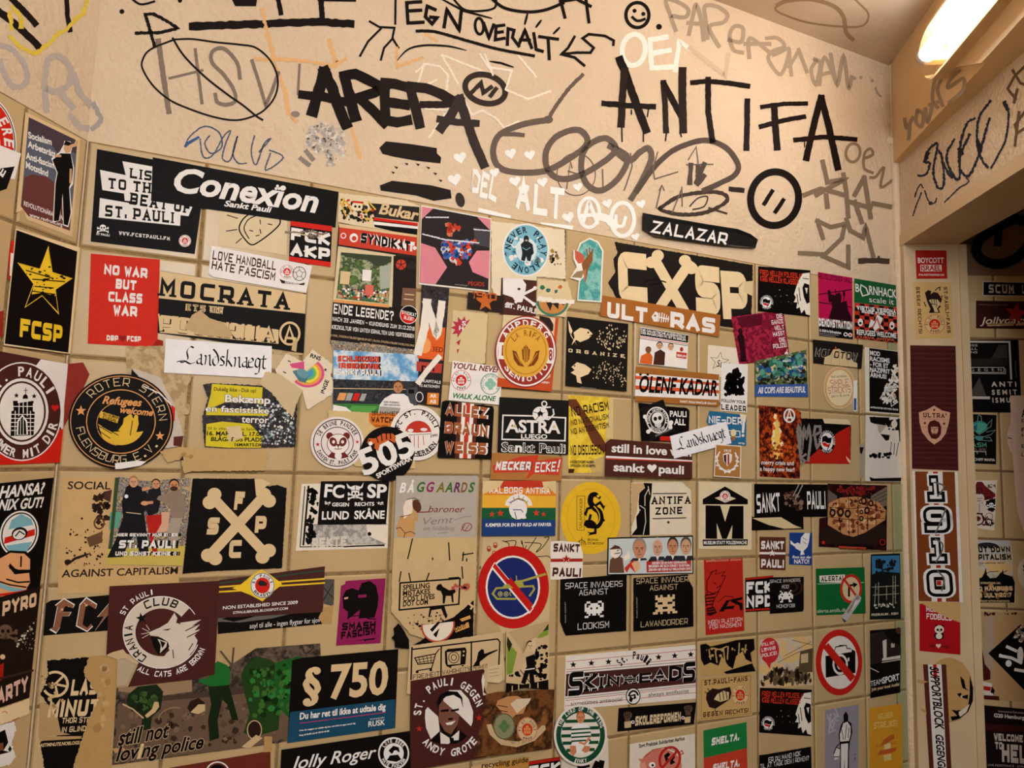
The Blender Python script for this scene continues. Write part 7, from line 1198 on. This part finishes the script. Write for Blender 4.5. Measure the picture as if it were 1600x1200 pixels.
part('trainer_shoe'); P('2a2220', '640 360 720 345 760 400 830 440 830 520 720 530 640 560'); P('d8cfc4', '715 405 740 395 740 510 720 515'); P('d8cfc4', '712 515 826 495 826 515 712 530'); L('d8cfc4', 5, '712 540 826 522'); P('c9beb0', '768 425 776 415 780 428 790 418 790 445 768 448'); L('d8cfc4', 5, '640 575 690 600'); E('5a2c24', 814, 340, 16, 20); part('lettering'); T('W', 'TEAM', 640, 690, 714, 672, 32, 'r'); T('W', 'SPORT', 716, 672, 820, 646, 36, 'h'); T('C', 'Join your local Antifa!', 645, 718, 820, 684, 18, 'h')
S('round_sticker', 'round no-photography sign, a black camera under a red bar', 'sticker', (443, 540, 145, 206), 'c2241c')
E('e6ddd6', 446, 540, 115, 166, n=40); part('camera'); P('0f0b0a', '358 492 410 480 420 440 440 436 445 430 490 430 495 450 512 450 518 455 545 470 545 605 360 635'); P('e6ddd6', '424 446 486 436 490 455 522 458 522 474 360 500 360 486 412 484'); E('e6ddd6', 450, 552, 48, 66); E('0f0b0a', 450, 552, 36, 50); E('e6ddd6', 450, 556, 20, 28); E('0f0b0a', 450, 556, 13, 18); P('e6ddd6', '497 512 507 508 507 530 497 534'); part('red_bar'); P('c2241c', '342 448 376 418 545 628 515 662')
S('poster', 'sepia crowd photo sticker with a red speech bubble, above the lower lion poster', 'poster', '-52 398 276 372 282 680 -55 702', '@dusk')
SP(['2a201a', '4a3a2a', '6a543c', '8a7250'], '-50 640 40 560 130 560 270 560 278 680 -52 698', 260, 16, 5, 1.6); P('5a4a34', '200 470 278 450 278 600 190 600'); L('3a2c20', 3, '100 500 270 410/150 400 275 430/60 540 200 470'); P('c9b48a', '205 490 250 480 250 540 205 545'); E('c22a34', 8, 465, 60, 80); P('c22a34', '-20 530 10 580 20 530'); T('W', 'STILL NOT', -42, 440, 40, 425, 20, 'k'); T('W', 'LOVING', -40, 475, 46, 458, 22, 'k'); T('W', 'POLICE!', -40, 510, 54, 490, 22, 'k'); heart('W', -20, 455, 8)
fredposter(10, 232, -12, 'black poster with red lines and a roaring lion, beside the no-photography sign')
S('poster', 'lavender-grey poster of a hooded figure in white overalls carrying a bag, bottom edge', 'poster', '357 838 565 802 562 1290 355 1290', '958f9c')
part('figure'); P('0f0b0a', '470 870 485 845 500 870 500 905 520 920 526 980 510 1040 505 1110 505 1290 445 1290 452 1110 445 1040 440 990 455 930 472 905'); P('e6ded6', '470 920 495 910 515 940 515 990 505 1030 450 1035 448 990'); P('e6ded6', '455 1050 500 1045 498 1110 495 1280 478 1280 478 1130 468 1280 455 1280'); L('0f0b0a', 4, '490 930 480 1020/460 960 470 1020/505 950 500 1010'); P('e6ded6', '410 1110 425 1070 450 1080 440 1140 415 1150'); L('0f0b0a', 6, '410 1110 425 1070 450 1080/412 1130 440 1130/440 1050 425 1070'); part('base'); L('b5b0ba', 9, '370 870 400 960 430 870 385 920 440 900/390 860 380 980 420 960/420 830 440 880 410 860', jit=.2); T('0f0b0a', 'Nr 2', 548, 1150, 548, 1110, 12, 'r')
S('poster', 'yellow poster with a hand dropping a paper into a box and pale capitals, bottom edge', 'poster', '632 826 826 798 836 812 842 1290 635 1290', 'd99a2a')
T('e8c878', 'VÆLGER', 684, 898, 778, 882, 34, 'k'); T('e8c878', 'STREJKE!', 660, 956, 806, 938, 40, 'k'); part('ballot_hand'); P('c4602c', '762 995 786 988 790 1015 765 1030 735 1048 705 1060 720 1025'); P('e8d09a', '725 1055 765 1040 765 1078 725 1084'); P('c4602c', '700 1090 800 1070 800 1090 770 1105 680 1120'); T('c4602c', 'STEM', 674, 1072, 718, 1066, 18, 'k'); T('c4602c', 'VALG', 762, 1056, 802, 1048, 18, 'k'); P('e8c878', '720 1120 770 1108 768 1150 725 1158')
S('sticker', 'black sticker with white hand-drawn capitals ER DU MAND NOK, bottom edge', 'sticker', '-55 1120 0 1112 268 1066 274 1290 -55 1290', '0f0b0a', torn=.15); T('W', 'ER DU MAND NOK', 2, 1166, 204, 1122, 30, 'm'); T('W', 'TIL AT TAGE DEN I RØVEN?', -50, 1206, 256, 1150, 28, 'm')
Z(0, 900)
S('sticker', 'brown sticker corner with a white round emblem, cropped by the bottom edge', 'sticker', '1060 1196 1690 1090 1690 1290 1060 1290', '6a2c20'); P('b8905c', '1650 1000 1700 1000 1700 1095 1650 1100'); R('W', 8, 1360, 1230, 72, 70); E('0f0b0a', 1360, 1230, 56, 56); R('W', 5, 1630, 1270, 60, 60)
# ---------------------------------------------------------------- door frame
Z(1400, 380, 8)
S('sticker', 'red sticker with white capitals and one boxed word, topmost on the door frame', 'sticker', '240 88 630 92 640 444 256 446', 'b0221c', JAMB)
T('e8d0c8', 'BOYCOTT', 272, 246, 598, 246, 62, 'h'); P('e8d0c8', '302 270 570 272 570 352 304 352'); T('b0221c', 'ISRAEL', 314, 342, 562, 342, 62, 'h'); T('e8d0c8', '/PALAESTINAFRED.DK', 278, 406, 606, 408, 22, 'h')
def MV(x, y):                                                   # the same design turned to read downwards
    return (222 + (700 - 222) * (1 - y / 265) + 15 * x / 330, 488 + (1190 - 488) * x / 330)
SC_ = SC
S('sticker', 'tan sticker with a fist and red round badge, turned sideways on the door frame', 'sticker', '218 488 690 490 712 1190 245 1192', 'd2ab6e', JAMB, group='tan stickers with a fist and a round red badge')
T('3a1c18', 'ST.PAULI-FANS', 592, 548, 640, 1122, 44, 'S'); T('3a1c18', 'GEGEN', 250, 548, 262, 785, 44, 'S'); T('3a1c18', 'RECHTS!', 268, 822, 285, 1130, 42, 'k')
part('fist'); P('2a1816', '360 620 400 585 440 600 430 640 470 610 520 620 575 700 560 740 530 760 560 790 530 820 550 870 410 872 430 820 400 760 380 700'); P('d9c090', '410 715 440 700 520 705 545 740 540 780 510 820 530 860 480 862 470 820 440 760'); L('2a1816', 9, '445 705 450 760/475 700 480 760/500 705 505 755/440 760 510 770 500 800'); L('2a1816', 12, '350 740 372 790/490 590 520 560 550 550 545 590'); P('2a1816', '560 660 580 655 575 690')
part('badge'); crest(482, 1012, 132, 124, ring='d8b981', det='d2ab6e')
Z(1200, 300)
S('poster', 'dark brown banner poster with rows of faint lettering and a pale shield', 'poster', '888 958 1172 962 1190 1742 900 1730', '4f211e', JAMB)
for k in range(24): T('361312', 'RADIO DE PASSIONE ULTRA DE PASSIONE', 895 + .5 * k, 1000 + 31 * k, 1168 + .6 * k, 1003 + 31 * k, 15, 'h')
part('shield'); P('cf9c80', '1038 1335 1085 1365 1138 1378 1130 1440 1110 1510 1080 1550 1038 1578 1000 1550 962 1500 946 1440 942 1378 990 1362'); T('4a1a16', "ULTRA'", 968, 1408, 1118, 1412, 28, 'S'); X('4a1a16', 1038, 1362, 11); X('4a1a16', 980, 1444, 12); X('4a1a16', 1100, 1448, 12); L('a8705c', 3, '960 1418 1122 1422/956 1470 1000 1472/1080 1475 1118 1476')
P('4a1a16', '1000 1500 998 1460 1010 1435 1040 1425 1070 1440 1082 1470 1080 1510 1070 1530 1050 1545 1020 1540'); P('cf9c80', '1018 1468 1062 1468 1062 1495 1050 1522 1030 1522 1018 1495'); L('4a1a16', 4, '1022 1476 1036 1478/1044 1478 1058 1476/1040 1480 1038 1496/1030 1508 1050 1508'); P('4a1a16', '1026 1512 1054 1512 1046 1530 1034 1530')
Z(1200, 600)
S('poster', 'brown and white striped vertical sticker with big outlined numerals 1910', 'sticker', '902 544 1184 548 1218 1364 934 1356', 'e6dcd4', JAMB)
P('7f3f1e', '918 546 1000 547 1022 1358 940 1356'); P('7f3f1e', '1090 548 1166 549 1196 1362 1112 1360'); P('b5231a', '1030 548 1060 548 1086 1360 1058 1360')
for ch, x0, x1, yb, h in (('_', 1000, 1104, 738, 168), ('9', 982, 1138, 932, 166), ('_', 1012, 1120, 1124, 166), ('0', 1002, 1156, 1330, 170)):
    T('W', ch, x0 - 10, yb + 8, x1 + 10, yb + 8, h + 18, 'K', ow=.06, o='W'); T('0f0b0a', ch, x0, yb, x1, yb, h, 'H', o='0f0b0a', ow=.03); T('W', ch, x0 + 12, yb - 20, x1 - 18, yb - 20, h - 40, 'k')
part('base'); L('6a645f', 10, '1040 615 1100 640 1060 700/1110 780 1070 880 1045 930/1045 970 1090 1000 1080 1060 1050 1110/1060 1170 1100 1220 1085 1290', sm=True)
Z(1200, 900)
S('sticker', 'red sticker with a small panda, white letters and a tan torn top corner, door frame', 'sticker', '946 172 1200 185 1202 492 946 468', 'b01620', JAMB)
T('W', 'MODERNE', 988, 222, 1160, 230, 32, 'k'); T('W', 'FODBOLD', 990, 268, 1150, 280, 36, 'k'); T('5a1a1a', 'DBP', 1006, 444, 1046, 446, 16, 'K'); T('5a1a1a', 'FCSP', 1082, 450, 1130, 452, 16, 'K'); part('panda'); E('K', 1052, 312, 9); E('K', 1090, 314, 9); E('K', 1068, 372, 30, 28); E('e6dcc8', 1070, 334, 29, 26); E('e6dcc8', 1068, 376, 20, 18); E('K', 1060, 336, 8); E('K', 1082, 336, 8); E('K', 1072, 346, 4)
part('base'); heart('e8c8b8', 1064, 436, 16); P('cba36a', '946 160 1200 165 1202 292 1140 268 1060 230 1000 195')
S('round_sticker', 'torn round tan sticker with black scraps, behind the vertical banner on the door frame', 'sticker', (1130, 712, 152, 202), 'c39a62', JAMB, torn=.5)
P('0f0b0a', '1260 620 1282 700 1280 780 1250 850 1200 890 1150 905 1140 880 1200 870 1250 810 1260 740'); P('0f0b0a', '1200 625 1225 650 1235 700 1260 720 1215 700 1205 660'); P('0f0b0a', '1180 735 1205 730 1215 750 1250 740 1248 770 1195 755 1190 750'); P('0f0b0a', '1145 835 1180 840 1215 835 1190 860 1200 890 1170 900 1180 870'); P('e0cdb8', '1190 850 1260 800 1240 850 1200 880'); P('e0cdb8', '1200 752 1212 740 1214 765')
S('poster', 'vertical striped banner sticker with slanted black letters reading downwards', 'sticker', '968 552 1112 552 1150 1290 1012 1290', 'e6dcd6', JAMB, torn=0)
P('5a2a22', '968 552 998 552 1040 1290 1012 1290'); P('5a2a22', '1082 552 1112 552 1150 1290 1120 1290'); P('b5231a', '1030 552 1052 552 1056 640 1034 640'); T('0f0b0a', 'SUPPORTBLOCK', 1010, 565, 1046, 960, 52, 'hi'); T('0f0b0a', 'GEGENGERADE', 1046, 990, 1074, 1350, 46, 'hi'); P('0f0b0a', '0 0 1 0 0 1')
S('sticker_remnant', 'thin tan paper slivers left of the vertical banner on the door frame', 'sticker', '928 645 970 650 1000 660 960 672 940 662', 'c39a62', JAMB); P('c39a62', '945 828 985 832 990 862 960 840')
# ---------------------------------------------------------------- side room
Z(1400, 380, 8)
S('sticker', 'black sticker with white border and grey capitals SCUM, dark side room', 'sticker', '1080 474 1700 486 1700 668 1078 662', 'd0c4b8', FAR); P('0f0b0a', '1094 486 1690 496 1690 656 1092 648'); T('c9beb4', 'SCUM', 1160, 622, 1480, 630, 108, 'S'); T('c9beb4', 'LIFE', 1574, 628, 1680, 632, 104, 'S')
S('sticker', 'dark brown sticker with a red star and pale script, dark side room', 'sticker', '1000 718 1700 730 1700 1075 1000 1065', '3a1a18', FAR); T('e0cdb4', 'Jollydays', 1050, 1010, 1640, 1000, 84, 'ri', o='e0cdb4', ow=.01); P('c9a070', '1140 1000 1470 1000 1470 1030 1140 1038'); P('3a1a18', '1150 1006 1460 1006 1460 1012 1150 1016'); P('c9a070', '1510 1000 1690 990 1690 1025 1510 1030'); X('a82a22', 1500, 880, 145, 8); T('8a6a5a', 'WWW.JOLLYDAYS.DE', 1028, 776, 1390, 782, 16, 'r')
Z(1440, 530, 10)
S('poster', 'black poster with a grey right-angle frame and spaced capitals, dark side room', 'poster', '640 10 1510 8 1550 880 1552 1150 640 1140', '0f0b0a', FAR)
L('c9beb4', 30, '660 40 1370 42 1398 620'); L('c9beb4', 42, '680 912 1050 916'); P('4a4440', '900 600 1010 885 740 885'); P('3a3430', '1200 90 1330 90 1340 290 1090 300'); P('2a2522', '730 300 1340 300 1345 410 740 415'); L('c9beb4', 10, '735 440 1285 442 1285 520 735 518 735 440'); L('c9beb4', 8, '1290 465 1310 468 1312 540 755 534')
T('c9beb4', 'FUSS', 660, 118, 872, 112, 34, 'r'); T('c9beb4', 'BALL', 660, 170, 872, 166, 34, 'r'); T('c9beb4', 'FANS', 660, 224, 872, 220, 34, 'r'); T('c9beb4', 'G  E  G  E  N', 762, 500, 1250, 498, 42, 'r'); T('d8cec4', 'A N T I', 1088, 740, 1480, 738, 72, 'h'); T('d8cec4', 'S E M I T', 1098, 866, 1492, 862, 72, 'h'); T('d8cec4', 'I S M U S', 1108, 990, 1460, 986, 72, 'h'); part('base'); L('8a827a', 5, '1455 330 1470 360 1462 450 1478 560 1470 605', sm=True)
Z(1440, 640, 10)
S('sticker', 'black sticker of a teal alien-like head with leaves, dark side room', 'sticker', '690 66 1168 85 1162 855 700 835', '0f0b0a', FAR)
part('alien_head'); E('3a7a78', 900, 270, 130, 95); P('4aa090', '790 250 900 200 1010 220 1000 300 900 380 830 310'); P('2f5a6a', '800 260 870 230 860 320 810 310'); P('0f0b0a', '780 320 830 320 890 390 840 400 790 360'); P('0f0b0a', '1020 320 970 330 900 390 950 410 1010 370'); P('4a8a8a', '830 410 970 415 950 470 900 492 850 465'); L('8ab0a4', 7, '1010 250 1100 150 1080 270 1020 300/1010 350 1155 320 1080 390 960 430/1000 440 1060 430 1100 490 940 480/740 330 830 400/730 460 850 440/730 150 790 220/870 180 880 100 900 85 930 110 935 180/780 300 900 390 1020 310', sm=False); part('lettering'); T('5a9a80', 'ASM', 785, 588, 1015, 586, 70, 'k'); T('8a6a5c', 'KLIKK', 790, 650, 1012, 648, 44, 'k'); T('d8cec4', 'UNSCHIFF MAFIA', 700, 792, 1145, 806, 38, 'h'); L('b0c0b8', 9, '795 655 795 730/860 655 870 690/1000 655 1005 710/800 655 1000 660')
Z(1440, 750, 6)
S('sticker', 'white sticker of a crowded black and dark red machine drawing, dark side room', 'sticker', '436 6 708 2 680 474 452 442', 'e0d0c0', FAR)
P('6a1f20', '470 45 510 40 515 18 560 15 575 25 590 50 640 90 690 130 690 160 600 190 470 180'); SP(['2a1614', '6a1f20', 'e0d0c0', '2a1614'], '450 180 690 130 690 400 660 440 460 420', 160, 16, 4); part('figure'); E('d8c4b4', 540, 170, 46, 48); P('d8c4b4', '465 250 520 215 580 220 620 250 600 310 480 310'); L('2a1614', 5, '505 130 610 130/515 175 565 172/520 195 560 195/540 220 540 300/480 240 500 300'); R('2a1614', 8, 540, 100, 24, 24); R('2a1614', 12, 526, 366, 56, 54); E('d8c4b4', 526, 366, 44, 42); E('6a1f20', 526, 362, 26, 24); part('flag'); P('0f0b0a', '600 200 690 170 690 280 625 292'); skull('W', '0f0b0a', 652, 232, 22); part('base'); R('3a2a24', 5, 630, 340, 34, 30); R('3a2a24', 4, 640, 400, 34, 30); SP(['2a1614'], '612 40 700 35 695 78 615 75', 40, 7, 3); SP(['2a1614'], '450 20 480 20 480 55 450 60', 16, 7, 3)
S('poster', 'grey and orange harbour-sky poster, words of shutting down capitalism, dark side room', 'poster', '460 565 830 566 888 1155 474 1150', '@dusk', FAR)
P('b8b8b4', '460 565 830 566 850 750 466 760'); E('2a2624', 610, 640, 120, 55, a0=180, a1=360); T('0f0b0a', 'SHUT DOWN', 440, 680, 832, 676, 54, 'K', o='C', ow=.02); T('0f0b0a', 'CAPITALISM', 440, 750, 840, 748, 54, 'K', o='C', ow=.02); T('5a3a2a', 'BLOCKADE - SABOTAGE - REVOLT', 480, 788, 782, 782, 14, 'h'); part('harbour'); P('0f0b0a', '474 935 560 915 580 890 600 830 612 890 640 920 700 915 760 850 770 880 850 905 872 960 870 1150 474 1150'); L('0f0b0a', 7, '575 890 640 860 720 855/600 830 604 910/730 880 800 850/760 840 765 900/580 900 620 900', jit=.3); SP(['8a5a34', 'c98a4a'], '480 960 870 950 880 1140 480 1140', 20, 26, 4); part('lettering'); T('C', 'INTERNATIONAL CALL', 552, 974, 742, 974, 18, 'h'); T('C', 'G20 HAMBURG', 462, 1042, 852, 1036, 42, 'K'); T('C', '7-8 JULY 2017', 476, 1104, 848, 1096, 42, 'K'); T('C', 'ANTIFASCIST ACTION SCANDINAVIA', 508, 1142, 826, 1142, 16, 'h')
Z(1440, 640, 10)
S('die_cut_sticker', 'large pale die-cut poster with a round bump, cropped by the right edge, side room', 'poster', '1380 -220 1700 -220 1700 2250 1620 1980 1560 1800 1500 1600 1470 1400 1440 1000 1420 700 1380 640 1342 540 1328 440 1345 330 1385 230 1390 80', 'e0c4b6', FAR); L('2a1c18', 14, '1345 440 1400 452'); E('2a1c18', 1402, 522, 7); part('lettering')
for s_, y, h in (('A', 115, 110), ('E', 195, 50), ('F', 345, 60), ('B', 420, 40), ('E', 595, 50), ('L', 725, 45)): T('2a1c18', s_, 1560, y, 1560 + h * .7, y, h, 'h')
Z(1440, 750, 6)
S('round_sticker', 'pale round sticker with black leaf marks, cropped by the right edge, side room', 'sticker', (985, 870, 86, 140), 'd8c8b4', FAR); P('0f0b0a', '950 800 970 790 975 820 955 830'); P('0f0b0a', '950 840 985 835 960 870'); P('0f0b0a', '945 880 990 870 985 890')
Z(1400, 940, 4.615)
S('torn_poster', 'torn tan poster sheet with brown strips and a red patch, dark side room', 'poster', '615 75 885 70 960 80 960 720 740 715 612 700 615 480 630 430', 'b8946a', FAR, torn=.5)
P('b09880', '640 120 710 100 700 540 680 560 660 480 635 440'); P('4a1a18', '613 300 640 450 680 500 680 560 640 570 613 565'); P('e0d0c4', '613 570 690 590 700 690 613 675'); P('b5231a', '613 605 685 615 680 645 613 635'); P('0f0b0a', '690 610 712 640 705 665 680 655'); P('4a1a18', '613 672 742 682 745 712 613 702'); SP(['4a1f1a', '2a1612'], '620 70 720 70 720 110 615 110', 40, 12, 3); SP(['4a1f1a'], '780 75 880 70 880 105 780 100', 14, 12, 3)
S('sticker', 'diamond-turned black sticker with white bone shapes, cropped by the right edge', 'sticker', '664 372 895 165 1100 380 925 640', '0f0b0a', FAR); part('bones'); L('W', 22, '750 390 830 405 900 440/800 325 865 355/860 490 920 500'); E('W', 810, 445, 22, 24); E('W', 895, 385, 22, 60); E('W', 750, 385, 10); SP(['b8a890', 'e0d4c4', '8a7a68'], '830 230 900 170 960 230 900 310 840 290', 60, 16, 4)
S('poster', 'black poster with rough pale letters WELCOME TO HELL, bottom right corner, side room', 'poster', '615 745 1000 780 1000 1300 615 1300', '1a0f0e', FAR)
P('3a1412', '640 880 960 900 960 940 640 930'); T('b8a8a0', 'International Demonstration', 738, 796, 960, 812, 14, 'r'); T('d8ccc4', 'G20 Hamburg', 706, 832, 925, 850, 26, 'h'); T('c9b8ae', 'WELCOME', 706, 1000, 915, 1015, 52, 'K'); T('c9b8ae', 'TO', 714, 1062, 768, 1066, 52, 'K'); T('c9b8ae', 'HELL', 764, 1156, 1010, 1176, 132, 'K'); T('b8a8a0', 'LIVE RESISTANCE - JOIN', 662, 1184, 925, 1196, 14, 'r')
build_all()
